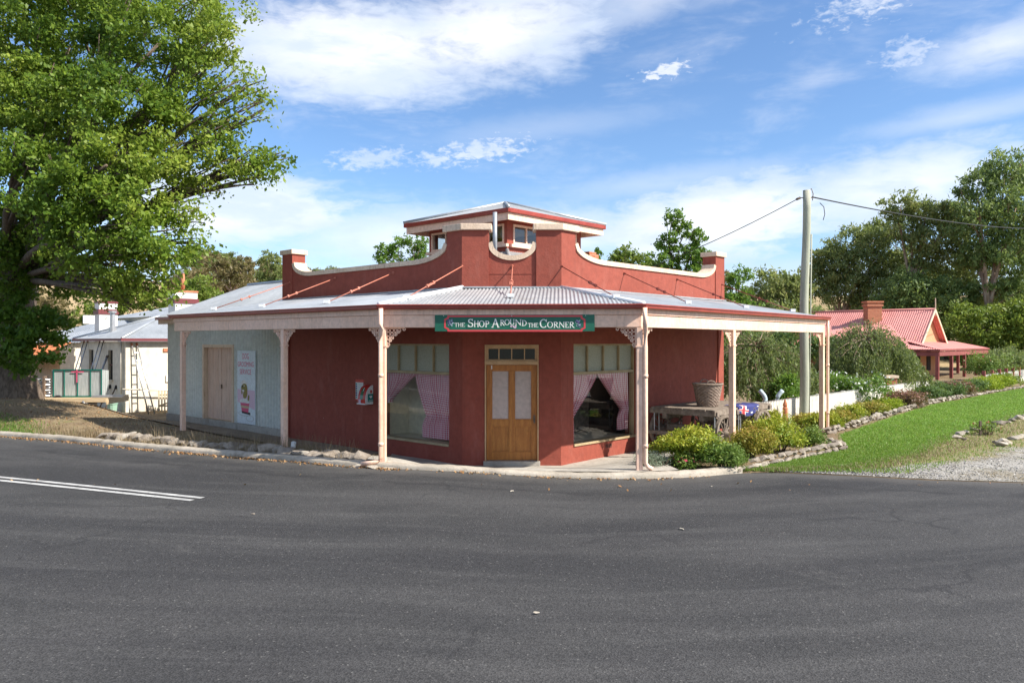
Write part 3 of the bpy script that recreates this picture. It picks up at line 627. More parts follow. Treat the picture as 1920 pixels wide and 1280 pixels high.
# main roof behind the parapet and the lantern
FC = Vector((-.09, 18.4)); LA, LB = 3.92, 4.0; OV = .5
LF = lambda u, q, z: Vector((FC.x + DL.x * u + DR.x * q, FC.y + DL.y * u + DR.y * q, z))     # u along DL, q along DR
def hip(mb, a0, a1, b0, b1, z0, a0t, a1t, b0t, b1t, z1, pitch=.076, amp=.009, fr=LF):
    lo = [fr(a0, b0, z0), fr(a1, b0, z0), fr(a1, b1, z0), fr(a0, b1, z0)]; hi = [fr(a0t, b0t, z1), fr(a1t, b0t, z1), fr(a1t, b1t, z1), fr(a0t, b1t, z1)]
    for i in range(4): panel(mb, lo[i], lo[(i + 1) % 4], hi[(i + 1) % 4], hi[i], pitch, amp)
def panel(mb, A, B, C, D, pitch=.076, amp=.009, per=6):
    """A-B eave, D-C upper edge"""
    U = (B - A).normalized(); W = (D + C) * .5 - (A + B) * .5; Nn = U.cross(W).normalized(); V = Nn.cross(U).normalized()
    if V.z < 0: V = -V
    if Nn.z < 0: Nn = -Nn
    mb.corr(A, U, V, Nn, [((p - A).dot(U), (p - A).dot(V)) for p in (A, B, C, D)], pitch, amp, per)
mb = MB(); hip(mb, -1.15, 5.1, -1.15, 5.2, 4.08, .62, 3.3, .62, 3.38, 4.70); ro = mb.build('roof', 'galv', shop, smooth=True, norm=False)
for a, b in ((LF(-1.15, -1.15, 4.11), LF(.62, .62, 4.73)), (LF(5.1, -1.15, 4.11), LF(3.3, .62, 4.73)), (LF(-1.15, 5.2, 4.11), LF(.62, 3.38, 4.73))):
    mb = MB(); mb.tube([a, b], .05, 8); mb.build('ridge_cap', 'galv', ro, smooth=True)
mb = MB(); mb.ext([tuple(WL(0, -.3, 0).xy), tuple(WR(0, -.3, 0).xy), tuple(WR(URE, -.3, 0).xy), tuple(WR(URE, -7, 0).xy), tuple(WL(ULE, -7, 0).xy), tuple(WL(ULE, -.3, 0).xy)], 3.75, 3.9); mb.build('hidden_roof_slab', 'galv', shop)  # unseen flat roof slab over the shop, added to block light
lw0, lw1, lq0, lq1 = OV, LA - OV, OV, LB - OV
ZL0, ZL1 = 4.66, 5.50
def lantern_face(fr, length):
    """fr(u, q, z): u along the face, q outward; returns wall part with windows"""
    mb = MB(); wins = [(.10, 1.22), (length - 1.22, length - .10)]
    zs, zt = 4.86, 5.36
    mb.box(fr, 0, length, -.12, 0, ZL0, zs); mb.box(fr, 0, length, -.12, 0, zt, ZL1)
    cuts = [0] + [c for w in wins for c in w] + [length]
    for i in range(0, len(cuts), 2): mb.box(fr, cuts[i] + (.12 if i == 0 else 0), cuts[i + 1] - (.12 if i == len(cuts) - 2 else 0), -.12, 0, zs, zt) if cuts[i + 1] - cuts[i] > .3 else None
    for u_ in (0, length - .10): mb.box(fr, u_, u_ + .10, -.12, 0, zs, zt)
    wp = mb.build('lantern_wall', 'red', shop)
    for a, b in wins:
        f = MB(); w = .05
        f.box(fr, a, b, -.08, .02, zs, zs + w); f.box(fr, a, b, -.08, .02, zt - w, zt); f.box(fr, a, a + w, -.08, .02, zs + w, zt - w); f.box(fr, b - w, b, -.08, .02, zs + w, zt - w)
        f.box(fr, (a + b) / 2 - .015, (a + b) / 2 + .015, -.06, .01, zs + w, zt - w); f.build('window_frame', 'cream', wp)
        for a_, b_ in ((a + w, (a + b) / 2 - .015), ((a + b) / 2 + .015, b - w)):
            g = MB(); g.sheet(fr, a_, b_, -.025, zs + w, zt - w); g.build('pane', 'glass_dark', wp)
    s_ = MB(); s_.box(fr, -.05, length + .05, .0, .09, 4.77, 4.845); s_.build('sill', 'cream', wp)
wl_, wq_ = lw1 - lw0, lq1 - lq0
lantern_face(lambda u, q, z: LF(lw0 + u, lq0 - q, z), wl_)
lantern_face(lambda u, q, z: LF(lw0 - q, lq0 + .121 + u * (wq_ - .242) / wq_, z), wq_)
lantern_face(lambda u, q, z: LF(lw0 + u, lq1 + q, z), wl_)
lantern_face(lambda u, q, z: LF(lw1 + q, lq0 + .121 + u * (wq_ - .242) / wq_, z), wq_)
mb = MB()
for a in ((.06, LA - .06, .06, .1), (.06, LA - .06, LB - .1, LB - .06)): mb.box(LF, a[0], a[1], a[2], a[3], 5.36, 5.53)
for a in ((.06, .1, .1, LB - .1), (LA - .1, LA - .06, .1, LB - .1)): mb.box(LF, a[0], a[1], a[2], a[3], 5.36, 5.53)
mb.box(LF, .1, LA - .1, .1, LB - .1, 5.49, 5.505); mb.build('lantern_fascia', 'cream', shop)
mb = MB()
for a in ((0, LA, 0, .06), (0, LA, LB - .06, LB), (0, .06, .06, LB - .06), (LA - .06, LA, .06, LB - .06)): mb.box(LF, a[0], a[1], a[2], a[3], 5.53, 5.64)
mb.build('lantern_gutter', 'gutter', shop, bevel=.015)
mb = MB(); hip(mb, .03, LA - .03, .03, LB - .03, 5.63, LA / 2 - .02, LA / 2 + .02, LB / 2 - .02, LB / 2 + .02, 6.23); lr = mb.build('lantern_roof', 'galv', shop, smooth=True, norm=False)
mb = MB()
for a, b in ((0, 0), (LA, 0), (0, LB), (LA, LB)): mb.tube([LF(a, b, 5.66), LF(LA / 2, LB / 2, 6.25)], .045, 8)
mb.build('hip_cap', 'galv', lr, smooth=True)
mb = MB(); p = at(928, 398, 17.9); mb.tube([(p.x, p.y, 4.3), (p.x, p.y, p.z)], .05, 12); mb.build('vent_pipe', 'zinc', shop, smooth=True)
p = at(1101, 470, 22.3); mb = MB(); mb.box(lambda u, q, z: Vector((p.x + DR.x * u + DL.x * q, p.y + DR.y * u + DL.y * q, z)), -.17, .17, -.2, .2, 3.9, 5.0); bc = mb.build('chimney', 'brick', shop)
mb = MB(); mb.box(lambda u, q, z: Vector((p.x + DR.x * u + DL.x * q, p.y + DR.y * u + DL.y * q, z)), -.22, .22, -.25, .25, 4.82, 4.93); mb.build('corbel', 'brick', bc)

# verandah -----------------------------------------------------------
EL_, ER_ = Vector((-2.43, 13.9)), Vector((2.35, 13.6))      # gutter corners
LE, RE = EL_ + DL * 8.6, ER_ + DR * 8.72
def lerp2(a, b, t): return a + (b - a) * t
ZG = 3.06
ZGL, ZGR = 3.07, 3.03
ends = {'L': ((EL_, ZG), (LE, ZGL)), 'F': ((EL_, ZG), (ER_, ZG)), 'R': ((ER_, ZG), (RE, ZGR))}
def v3(p, z): return Vector((p[0], p[1], z))
tL0, tR0 = v3(OL, 3.535), v3(OR_, 3.535); tLE, tRE = WL(ULE, 0, 3.535), WR(URE, 0, 3.535)
mb = MB(); panel(mb, v3(EL_, ZG), v3(ER_, ZG), tR0, tL0, .076, .010, 8); mb.build('verandah_roof', 'galv', shop, smooth=True, norm=False)
mb = MB(); panel(mb, v3(EL_, ZG), v3(LE, ZGL), tLE, tL0, .076, .009, 6); mb.build('verandah_roof', 'zinc', shop, smooth=True, norm=False)
mb = MB(); panel(mb, v3(ER_, ZG), v3(RE, ZGR), tRE, tR0, .076, .009, 6); mb.build('verandah_roof', 'zinc', shop, smooth=True, norm=False)
for a, b in ((v3(EL_, ZG + .015), tL0), (v3(ER_, ZG + .015), tR0)):
    mb = MB(); mb.tube([a, b + Vector((0, 0, .015))], .045, 10); mb.build('hip_flashing', 'flash', shop, smooth=True)
for a, b in ((tL0, tLE), (tL0, tR0), (tR0, tRE)):
    mb = MB(); d = (b - a).normalized(); nrm = Vector((d.y, -d.x, 0)) * .035; mb.bar(a + nrm + Vector((0, 0, .012)), b + nrm + Vector((0, 0, .012)), .09, .03); mb.build('wall_flashing', 'galv', shop)
# rafters under the sheets
mb = MB()
for (A, B, C, D, n) in ((v3(EL_, ZG), v3(ER_, ZG), tR0, tL0, 6), (v3(EL_, ZG), v3(LE, ZGL), tLE, tL0, 9), (v3(ER_, ZG), v3(RE, ZGR), tRE, tR0, 9)):
    for i in range(n + 1):
        t = i / n; a = A + (B - A) * t; b = D + (C - D) * t; mb.bar(a + (b - a) * .03 - Vector((0, 0, .075)), b - Vector((0, 0, .08)), .045, .09)
mb.build('rafters', 'cream', shop)
# gutter, fascia and beam along the three sides
def inset(k):
    """corner points of the line set k metres inside the gutter line"""
    nl = Vector((-NL.x, -NL.y)); nr = Vector((-NR.x, -NR.y)); df = (ER_ - EL_).normalized(); nf = Vector((-df.y, df.x))
    def meet(p, d, q, e):
        den = d.x * e.y - d.y * e.x; t = ((q.x - p.x) * e.y - (q.y - p.y) * e.x) / den; return p + d * t
    a = meet(EL_ + nl * k, DL, EL_ + nf * k, df); b = meet(ER_ + nr * k, DR, EL_ + nf * k, df)
    return [LE + nl * k - DL * k * .6, a, b, RE + nr * k - DR * k * .6]
def strip(name, k0, k1, z0, z1, mat, bevel=0, rise=True):
    o = inset(k0); i = inset(k1); zz = (.012, 0, 0, -.028)
    for s_ in range(3):
        V = []
        for z in (z0, z1):
            for (p, dz) in ((o[s_], zz[s_]), (o[s_ + 1], zz[s_ + 1]), (i[s_ + 1], zz[s_ + 1]), (i[s_], zz[s_])): V.append((p.x, p.y, z + dz))
        mb = MB(); mb.add(V, [(0, 3, 2, 1), (4, 5, 6, 7), (0, 1, 5, 4), (1, 2, 6, 5), (2, 3, 7, 6), (3, 0, 4, 7)]); mb.build(name, mat, shop, bevel=bevel)
strip('gutter', -.055, .045, 2.985, 3.068, 'gutter', .018); strip('gutter_bead', -.075, -.055, 3.045, 3.072, 'gutter', .006)
strip('fascia', .05, .08, 2.885, 2.984, 'cream'); strip('beam', .075, .20, 2.655, 2.882, 'cream', .006)
# close the two open ends of the roof with a barge board
for a, b in ((v3(LE, ZGL), tLE), (v3(RE, ZGR), tRE)):
    mb = MB(); mb.bar(a - Vector((0, 0, .05)), b - Vector((0, 0, .05)), .03, .11); mb.build('barge_board', 'cream', shop)
# posts and iron lace brackets
PC = inset(.137)
def on(a, b, px):
    k = (px - 960) / F; d = b - a; t = (a.x - k * a.y) / (k * d.y - d.x); return a + d * t
def lace_mesh():
    mb = MB(); W, H, T = .34, .35, .02
    mb.box(XY, .0, W, -T / 2, T / 2, -.018, 0); mb.box(XY, 0, .018, -T / 2, T / 2, -H, -.018)
    def ring(cx, cz, r, w=.009, n=10, a0=0, a1=2 * math.pi):
        V = []; full = abs(a1 - a0 - 2 * math.pi) < .01
        for i in range(n + (0 if full else 1)):
            a = a0 + (a1 - a0) * i / n
            for rr in (r - w, r + w):
                for y in (-T / 2.6, T / 2.6): V.append((cx + rr * math.cos(a), y, cz + rr * math.sin(a)))
        m_ = n if full else n + 1; Fs = []
        for i in range(n if full else n):
            a, b = i * 4, ((i + 1) % m_) * 4
            Fs += [(a, a + 2, b + 2, b), (a + 1, b + 1, b + 3, a + 3), (a, b, b + 1, a + 1), (a + 2, a + 3, b + 3, b + 2)]
        mb.add(V, Fs)
    rr = .03; k = 0
    for i in range(5):
        for j in range(5):
            x, z = .042 + i * .066, -.052 - j * .066
            lim = (x / .34) ** .8 + (-z / .35) ** .8
            if lim < 1.12 and not (i > 0 and j > 0 and lim > 1.1):
                ring(x, z, .033 if (i + j) % 2 else .026, .0055)
    for a in np.linspace(0, 1, 6):
        x = .02 + .31 * a ** 1.0; z = -.34 + .31 * a; x2 = x * (1 - .25 * math.sin(a * math.pi)); z2 = z * (1 - .25 * math.sin(a * math.pi))
        ring(x2 + .005, z2 - .0, .022, .009, 8)
    return mb
lb = lace_mesh(); lace_o = lb.build('bracket', 'cream', None); LACE = lace_o.data; bpy.data.objects.remove(lace_o)
def post(p, zb, dirs):
    mb = MB(); d = dirs[0].normalized(); n = Vector((-d.y, d.x)); fr = frame(p, d, n); s_ = .058
    mb.box(fr, -s_, s_, -s_, s_, zb, 2.653); po = mb.build('post', 'cream', shop, bevel=.012)
    mb = MB(); mb.box(fr, -s_ - .012, s_ + .012, -s_ - .012, s_ + .012, 2.30, 2.325); mb.build('collar', 'cream', po)
    for e in dirs:
        e = e.normalized(); b = inst('bracket', LACE, po, v3(p + e * s_, 2.654), (0, 0, math.atan2(e.y, e.x)))
pF = PC[2] - PC[1]
post(PC[1], -.1, [pF, DL]); post(PC[2], -.1, [-pF, DR])
post(on(PC[0], PC[1], 533), -.35, [DL, -DL]); post(on(PC[0], PC[1], 343), -.4, [-DL])
post(on(PC[2], PC[3], 1373), -.4, [DR, -DR]); post(on(PC[2], PC[3], 1541), -.4, [-DR])
# downpipes
def pipe(pts, name='downpipe', r=.042):
    mb = MB(); mb.tube(pts, r, 12); o = mb.build(name, 'cream', shop, smooth=True)
    for z in (1.75, .5):
        k = MB(); q = [p for p in pts if True]; a = Vector(pts[-3]); k.tube([(a.x, a.y, z), (a.x, a.y, z + .06)], r + .008, 12); k.build('pipe_collar', 'cream', o, smooth=True)
oL, oR = inset(-.01)[1], inset(-.01)[2]
a = Vector((-2.36, 13.83)); b = PC[1] + Vector((-.02, -.12))
pipe([(a.x - .02, a.y, 3.0), (a.x - .02, a.y, 2.72), (a.x, a.y, 2.62), (b.x, b.y, 2.52), (b.x, b.y, 2.4), (b.x, b.y, .28), (b.x - .06, b.y, .2), (b.x - .36, b.y - .02, .17)])
a = Vector((2.36, 13.53)); c = PC[2] + Vector((.10, -.06))
pipe([(a.x, a.y, 3.0), (a.x, a.y, 2.7), (c.x, c.y, 2.6), (c.x, c.y, 2.3), (c.x, c.y, .22), (c.x + .05, c.y - .02, .15), (c.x + .12, c.y - .04, .12)])
e = inset(.03)[3] + DR * .06; pipe([(e.x, e.y, 2.95), (e.x, e.y, 2.6), (e.x, e.y, 2.4), (e.x, e.y, .2), (e.x, e.y, .1), (e.x + .01, e.y, .0)], r=.036)
# tie rods with turnbuckles
def rod(a, b, mat):
    a = Vector(a); b = Vector(b); mb = MB(); mb.tube([a, b], .011, 8); r_ = mb.build('tie_rod', mat, shop, smooth=True)
    m = a + (b - a) * .6; d = (b - a).normalized(); s_ = d.cross(Vector((0, 0, 1))).normalized(); t = MB()
    for k in (-1, 1): t.bar(m - d * .11 + s_ * .028 * k, m + d * .11 + s_ * .028 * k, .014, .022)
    for k in (-1, 1): t.tube([m + d * .11 * k - d * .02, m + d * .11 * k + d * .02], .036, 8)
    t.build('turnbuckle', mat, r_)
    f = MB(); f.tube([a - d * .02, a + d * .03], .026, 8); f.build('wall_plate', mat, r_)
    g = MB(); g.bar(b - Vector((0, 0, .02)), b + Vector((0, 0, .05)), .12, .12); g.build('roof_flashing', 'flash', r_)
def roofz(A, B, C, D, s_, t): return (A + (B - A) * s_) * (1 - t) + (D + (C - D) * s_) * t
for px in (545, 629, 738, 869):
    u = uL(px) if px != 869 else .0; s_ = u / ULE; a = WL(u, .0, 4.0); b = roofz(v3(EL_, ZG), v3(LE, ZGL), tLE, tL0, s_, .30); rod(a, b + Vector((0, 0, .03)), MT['rod_pink'])
for px in (1052.5, 1170, 1269, 1352):
    u = uR(px); s_ = u / URE; a = WR(u, .0, 4.0); b = roofz(v3(ER_, ZG), v3(RE, ZGR), tRE, tR0, s_, .30); rod(a, b + Vector((0, 0, .03)), MT['rod_red'])
a = WF(.01, -.02, 4.0); b = roofz(v3(EL_, ZG), v3(ER_, ZG), tR0, tL0, .5, .38); rod(a, b + Vector((0, 0, .03)), MT['rod_pink'])
# strip light under the left beam
p = inset(.45); mb = MB(); k = lerp2(p[1], p[0], .16); mb.bar(v3(k, 2.70), v3(k + DL * 1.2, 2.70), .07, .05); mb.build('tube_light', 'white', shop)

# door
mb = MB(); fw = .055
mb.box(WF, dx0, dx0 + fw * .5, -.16, .02, -.16, dzt); mb.box(WF, dx1 - fw * .5, dx1, -.16, .02, -.16, dzt); mb.box(WF, dx0 + fw * .5, dx1 - fw * .5, -.16, .02, dzt - .06, dzt); mb.box(WF, dx0 + fw * .5, dx1 - fw * .5, -.16, .02, 1.905, 1.985)
mb.build('door_frame', 'frame_door', shop)
tx0, tx1 = dx0 + fw * .5, dx1 - fw * .5
tl = MB(); n = 4; w = (tx1 - tx0)
tl.box(WF, tx0, tx1, -.11, -.02, 1.985, 2.02); tl.box(WF, tx0, tx1, -.11, -.02, 2.245, 2.27)
for i in range(5):
    x = tx0 + w * i / 4; hw = .025 if i in (0, 4) else .011; x = min(max(x, tx0 + hw), tx1 - hw); tl.box(WF, x - hw, x + hw, -.11, -.02, 2.02, 2.245)
tr = tl.build('transom_window', 'frame_door', shop)
for i in range(4):
    g = MB(); g.sheet(WF, tx0 + w * i / 4 + .012, tx0 + w * (i + 1) / 4 - .012, -.07, 2.022, 2.243); g.build('pane', 'glass_plain', tr)
d0, d1, zb, zt_ = tx0 + .004, tx1 - .004, -.13, 1.90
leaf = MB(); st = .11; mid = (d0 + d1) / 2; rail = .39 * (zt_ - zb) + zb
QI, QO = -.13, -.085
leaf.box(WF, d0, d0 + st, QI, QO, zb, zt_); leaf.box(WF, d1 - st, d1, QI, QO, zb, zt_); leaf.box(WF, mid - .055, mid + .055, QI, QO, zb + .17, zt_ - .12)
leaf.box(WF, d0 + st, d1 - st, QI, QO, zb, zb + .17)
for a, b in ((d0 + st, mid - .055), (mid + .055, d1 - st)):
    leaf.box(WF, a, b, QI, QO, rail - .07, rail + .07)
leaf.box(WF, d0 + st, d1 - st, QI, QO, zt_ - .12, zt_)
dr = leaf.build('door', 'wood_door', shop, bevel=.006)
for a, b in ((d0 + st, mid - .055), (mid + .055, d1 - st)):
    m_ = MB(); m_.box(WF, a, b, -.129, -.119, zb + .17, rail - .07); m_.build('lower_panel', 'wood_door', dr)
    bd = MB(); za, zc = zb + .17, rail - .07
    for (x0, x1, z0_, z1_) in ((a, a + .018, za, zc), (b - .018, b, za, zc), (a + .018, b - .018, za, za + .018), (a + .018, b - .018, zc - .018, zc)): bd.box(WF, x0, x1, -.104, -.094, z0_, z1_)
    za, zc = rail + .07, zt_ - .12
    for (x0, x1, z0_, z1_) in ((a, a + .016, za, zc), (b - .016, b, za, zc), (a + .016, b - .016, za, za + .016), (a + .016, b - .016, zc - .016, zc)): bd.box(WF, x0, x1, -.104, -.094, z0_, z1_)
    bd.build('bead', 'wood_door', dr)
    m_ = MB(); m_.box(WF, a, b, -.122, -.112, rail + .07, zt_ - .12); m_.build('screen', 'mesh', dr)
m_ = MB(); m_.box(WF, d1 - .075, d1 - .04, -.085, -.066, .66, .83); m_.tube([WF(d1 - .085, -.06, .71), WF(d1 - .085, -.04, .71), WF(d1 - .085, -.04, .80), WF(d1 - .085, -.06, .80)], .007, 6); m_.build('handle', 'iron', dr)
m_ = MB(); m_.box(WF, d0 + .1, d0 + .125, -.085, -.075, zt_ - .09, zt_ - .01); m_.build('door_tag', 'white', dr)
m_ = MB(); m_.box(WF, dx0 - .03, dx1 + .03, -.2, .07, -.3, -.135); m_.build('doorstep', 'concrete', shop, bevel=.01)
m_ = MB(); m_.box(WF, d0 - .1, d1 + .1, -.34, -.30, zb, 2.4); m_.build('door_backing', 'dark', shop)

# shop windows
def shop_window(fr, a, b, side):
    z0, z1 = ZS, ZH; w = .06; zr_ = 1.70
    f = MB(); f.box(fr, a, a + w * .7, -.18, -.06, z0 + .05, z1 - .04); f.box(fr, b - w * .7, b, -.18, -.06, z0 + .05, z1 - .04); f.box(fr, a, b, -.18, -.04, z1 - .04, z1); f.box(fr, a + w * .7, b - w * .7, -.18, -.06, zr_ - .03, zr_ + .03)
    f.box(fr, a, b, -.22, .03, z0, z0 + .05)
    n = 4
    for i in range(1, n): u = a + (b - a) * i / n; f.box(fr, u - .016, u + .016, -.17, -.07, zr_ + .03, z1 - .04)
    fo = f.build('window_frame', 'frame', shop)
    for i in range(n):
        g = MB(); g.box(fr, a + (b - a) * i / n + .017, a + (b - a) * (i + 1) / n - .017, -.13, -.122, zr_ + .031, z1 - .041); g.build('obscure_pane', 'frost', fo)
    g = MB(); g.sheet(fr, a + w * .7, b - w * .7, -.12, z0 + .05, zr_ - .03); g.build('pane', 'glass', fo)
    d = MB(); d.box(fr, a - .2, b + .1, -1.5, -.33, -.1, z0 + .02); d.build('display_floor', 'inner', shop)
    bq = -1.0 if side == 'L' else -1.5
    d = MB(); d.box(fr, a - .2, b + .1, bq - .06, bq, -.1, 3.1); d.build('display_back', 'inner' if side == 'L' else 'grey_wood', shop)
    d = MB(); d.box(fr, b + .1, b + .16, -1.5, -.33, -.1, 3.1); d.build('display_side', 'inner' if side == 'L' else 'dark', shop)
shop_window(WL, wl0, wl1, 'L'); shop_window(WR, wr0, wr1, 'R')
def curtain(fr, ue, udir, w, z1, z0, tie, wt, wb, label):
    """ue: fixed edge, udir: +-1 away from it; w top width; tie height; wt tied width; wb bottom width"""
    nz, nu = 36, 60; V = []; UV = []
    for j in range(nz + 1):
        t = j / nz; z = z1 + (z0 - z1) * t
        if z >= tie: k = (z1 - z) / (z1 - tie); ww = w + (wt - w) * (k ** 1.6)
        else: k = (tie - z) / max(.01, tie - z0); ww = wt + (wb - wt) * min(1, k * 2.2) ** .7
        for i in range(nu + 1):
            s_ = i / nu; amp = .028 * (.55 + .45 * w / max(ww, .15) * .4)
            q = -.24 + 1.5 * amp * math.sin(s_ * 2 * math.pi * 8 + .5 * math.sin(t * 5)) + .012 * math.sin(s_ * 37 + t * 3)
            zz = z + (.10 * s_ * math.sin(min(1, k) * math.pi) if z >= tie else 0)
            V.append(fr(ue + udir * ww * s_, q, zz)); UV.append((s_ * w * 1.5, z))
    mb = MB(); mb.add(V, [(j * (nu + 1) + i, j * (nu + 1) + i + 1, (j + 1) * (nu + 1) + i + 1, (j + 1) * (nu + 1) + i) for j in range(nz) for i in range(nu)])
    o = mb.build('curtain', 'gingham', None, smooth=True, norm=False); uvl = o.data.uv_layers.new(name='UVMap')
    for l in o.data.loops: uvl.data[l.index].uv = UV[l.vertex_index]
    tag(o, label, 'curtain', 'gingham curtains in the shop windows'); return o
ww = wl1 - wl0
curtain(WL, wl0 + .04, 1, ww * .56, 1.67, .22, .70, .40 * ww, .46 * ww, 'long straight red gingham curtain beside the door in the left shop window')
curtain(WL, wl1 - .04, -1, ww * .43, 1.67, .95, 1.02, .12, .12, 'gingham curtain drawn back high behind the left downpipe')
ww = wr1 - wr0
curtain(WR, wr0 + .04, 1, ww * .47, 1.67, .22, .72, .22, .24, 'gingham curtain tied back to the door side of the right shop window')
curtain(WR, wr1 - .04, -1, ww * .49, 1.67, .30, .78, .24, .40, 'gingham curtain tied back on the wagon side of the right shop window')
# vent brick low on the right wall
mb = MB()
for i in range(3): mb.box(WR, 1.6, 1.84, .001, .006, -.02 + i * .03, -.005 + i * .03)
mb.build('wall_vent', 'dark', shop)

# ------------------------------------------------------------------ shop sign
sg0, sg1, sz0, sz1 = -1.40, 1.49, 2.585, 2.885
dF = (ER_ - EL_).normalized(); oS = inset(.055)[1]; dirS = Vector((dF.x, dF.y)); SG = lambda u, q, z: Vector((oS.x + dirS.x * (u - oS.x), oS.y + dirS.y * (u - oS.x) - q, z))
sign = thing('shop_sign', 'green shop sign lettered THE SHOP AROUND THE CORNER hung on the verandah beam', 'sign', SG(0, 0, sz0))
mb = MB(); mb.box(SG, sg0, sg1, -.012, .015, sz0, sz1); mb.build('board', 'sign_green', sign)
k_ = (sg1 - sg0) / 1778.0; zk = (sz1 - sz0) / 178.0
def sp(x, y): return sg0 + (x - 55) * k_, sz1 - (y - 50) * zk
def flatstrip(mb, pts, w, q, closed=False):
    n = len(pts)
    for i in range(n if closed else n - 1):
        a = Vector(pts[i]); b = Vector(pts[(i + 1) % n]); d = (b - a).normalized(); nn = Vector((-d.y, d.x)) * w / 2; e = d * w * .35
        mb.add([SG(*sp(*p), q) if False else SG(sp(*p)[0], q + .0004 * (i % 2), sp(*p)[1]) for p in (a - nn - e, b - nn + e, b + nn + e, a + nn - e)], [(0, 1, 2, 3)])
mb = MB(); flatstrip(mb, [(205, 66), (1690, 66), (1690, 88), (1724, 108), (1724, 192), (1690, 208), (1690, 224), (205, 222), (205, 204), (168, 186), (168, 104), (205, 84)], 19, .018, True); mb.build('border', 'sign_red', sign, norm=False)
def glyph(ch, x0, x1, yt, yb, q):
    """serif capitals drawn from strokes in a unit box"""
    mb = MB(); W, H = x1 - x0, yb - yt; cnt = [0]
    tk, tn = .15 * H, .075 * H
    def P(a, b): return (x0 + a * W, yb - b * H)
    def quad(pts):
        cnt[0] += 1; mb.add([SG(sp(*p)[0], q + .0003 * cnt[0], sp(*p)[1]) for p in pts], [(0, 1, 2, 3)])
    def line(a, b, w):
        a = Vector(P(*a)); b = Vector(P(*b)); d = (b - a).normalized(); n = Vector((-d.y, d.x)) * w / 2; quad([a - n, b - n, b + n, a + n])
    def serif(a, b, l=.26):
        c = P(a, b); h = tn * .45; quad([(c[0] - l * H * .5, c[1] - h), (c[0] + l * H * .5, c[1] - h), (c[0] + l * H * .5, c[1] + h), (c[0] - l * H * .5, c[1] + h)])
    def stem(a, w=None, b0=0, b1=1, s0=True, s1=True):
        line((a, b0), (a, b1), w or tk)
        if s0: serif(a, b0 + .03)
        if s1: serif(a, b1 - .03)
    def arc(cx, cy, rx, ry, a0, a1, n=14, tkk=None):
        for i in range(n):
            pts = []
            for a in (a0 + (a1 - a0) * i / n, a0 + (a1 - a0) * (i + 1) / n):
                w = (tn + ((tkk or tk) - tn) * abs(math.cos(a))) / 2; c = P(cx, cy); pts.append([(c[0] + (rx * W + s_ * w) * math.cos(a), c[1] - (ry * H + s_ * w) * math.sin(a)) for s_ in (-1, 1)])
            quad([pts[0][0], pts[1][0], pts[1][1], pts[0][1]])
    pi = math.pi
    if ch == 'T': stem(.5, s1=False); line((.05, .96), (.95, .96), tn); line((.06, .98), (.06, .74), tn); line((.94, .98), (.94, .74), tn)
    if ch == 'H': stem(.2); stem(.8); line((.2, .52), (.8, .52), tn)
    if ch == 'E': stem(.25, s0=False, s1=False); line((.08, .04), (.92, .04), tn); line((.08, .96), (.88, .96), tn); line((.25, .52), (.7, .52), tn); line((.9, .0), (.9, .24), tn); line((.86, 1), (.86, .78), tn)
    if ch == 'S': arc(.5, .74, .34, .20, .15 * pi, 1.5 * pi); arc(.5, .28, .38, .23, -.85 * pi, .5 * pi); line((.85, .98), (.85, .72), tn); line((.1, .02), (.1, .3), tn)
    if ch == 'O': arc(.5, .5, .42, .46, 0, 2 * pi, 22)
    if ch == 'C': arc(.54, .5, .44, .46, .22 * pi, 1.78 * pi, 20); line((.92, .98), (.92, .68), tn)
    if ch == 'P': stem(.28); arc(.42, .72, .40, .24, -.5 * pi, .5 * pi, 12); line((.28, .96), (.45, .96), tn); line((.28, .48), (.45, .48), tn)
    if ch == 'R': stem(.24); arc(.38, .73, .36, .23, -.5 * pi, .5 * pi, 12); line((.24, .96), (.4, .96), tn); line((.24, .5), (.42, .5), tn); line((.42, .5), (.88, .02), tk); serif(.92, .03, .22)
    if ch == 'D': stem(.22, s0=False, s1=False); arc(.34, .5, .56, .46, -.5 * pi, .5 * pi, 16); line((.04, .96), (.36, .96), tn); line((.04, .04), (.36, .04), tn)
    if ch == 'U': stem(.2, b0=.3, s0=False); stem(.82, tn * 1.2, b0=.3, s0=False); arc(.51, .32, .31, .28, pi, 2 * pi, 12)
    if ch == 'N': stem(.16, tn * 1.2); stem(.84, tn * 1.2, s0=False); line((.14, .98), (.86, .02), tk)
    if ch == 'A': line((.14, .02), (.52, .98), tn * 1.2); line((.5, .98), (.88, .02), tk); line((.28, .36), (.72, .36), tn); serif(.12, .03); serif(.9, .03)
    return mb
LET = [('T', 276, 313, 137, 180), ('H', 313, 357, 137, 180), ('E', 357, 395, 137, 180), ('S', 424, 488, 94, 184), ('H', 490, 552, 114, 182), ('O', 550, 612, 114, 184), ('P', 614, 670, 116, 184),
       ('A', 690, 776, 92, 188), ('R', 784, 838, 106, 168), ('O', 834, 894, 101, 162), ('U', 892, 950, 100, 162), ('N', 952, 1026, 103, 166), ('D', 1026, 1084, 110, 172),
       ('T', 1096, 1134, 141, 186), ('H', 1134, 1176, 141, 186), ('E', 1176, 1212, 141, 186), ('C', 1226, 1308, 100, 192), ('O', 1310, 1374, 126, 192), ('R', 1376, 1436, 127, 191), ('N', 1436, 1506, 127, 191), ('E', 1506, 1552, 127, 191), ('R', 1552, 1612, 127, 192)]
for (c, a, b, t_, bb) in LET: glyph(c, a, b, t_, bb, .0175).build('letter', 'sign_white', sign, norm=False)
def disc(mb, fr, cx, cz, rx, rz, q, n=12): mb.add([fr(cx + rx * math.cos(2 * math.pi * i / n), q, cz + rz * math.sin(2 * math.pi * i / n)) for i in range(n)], [tuple(range(n))])
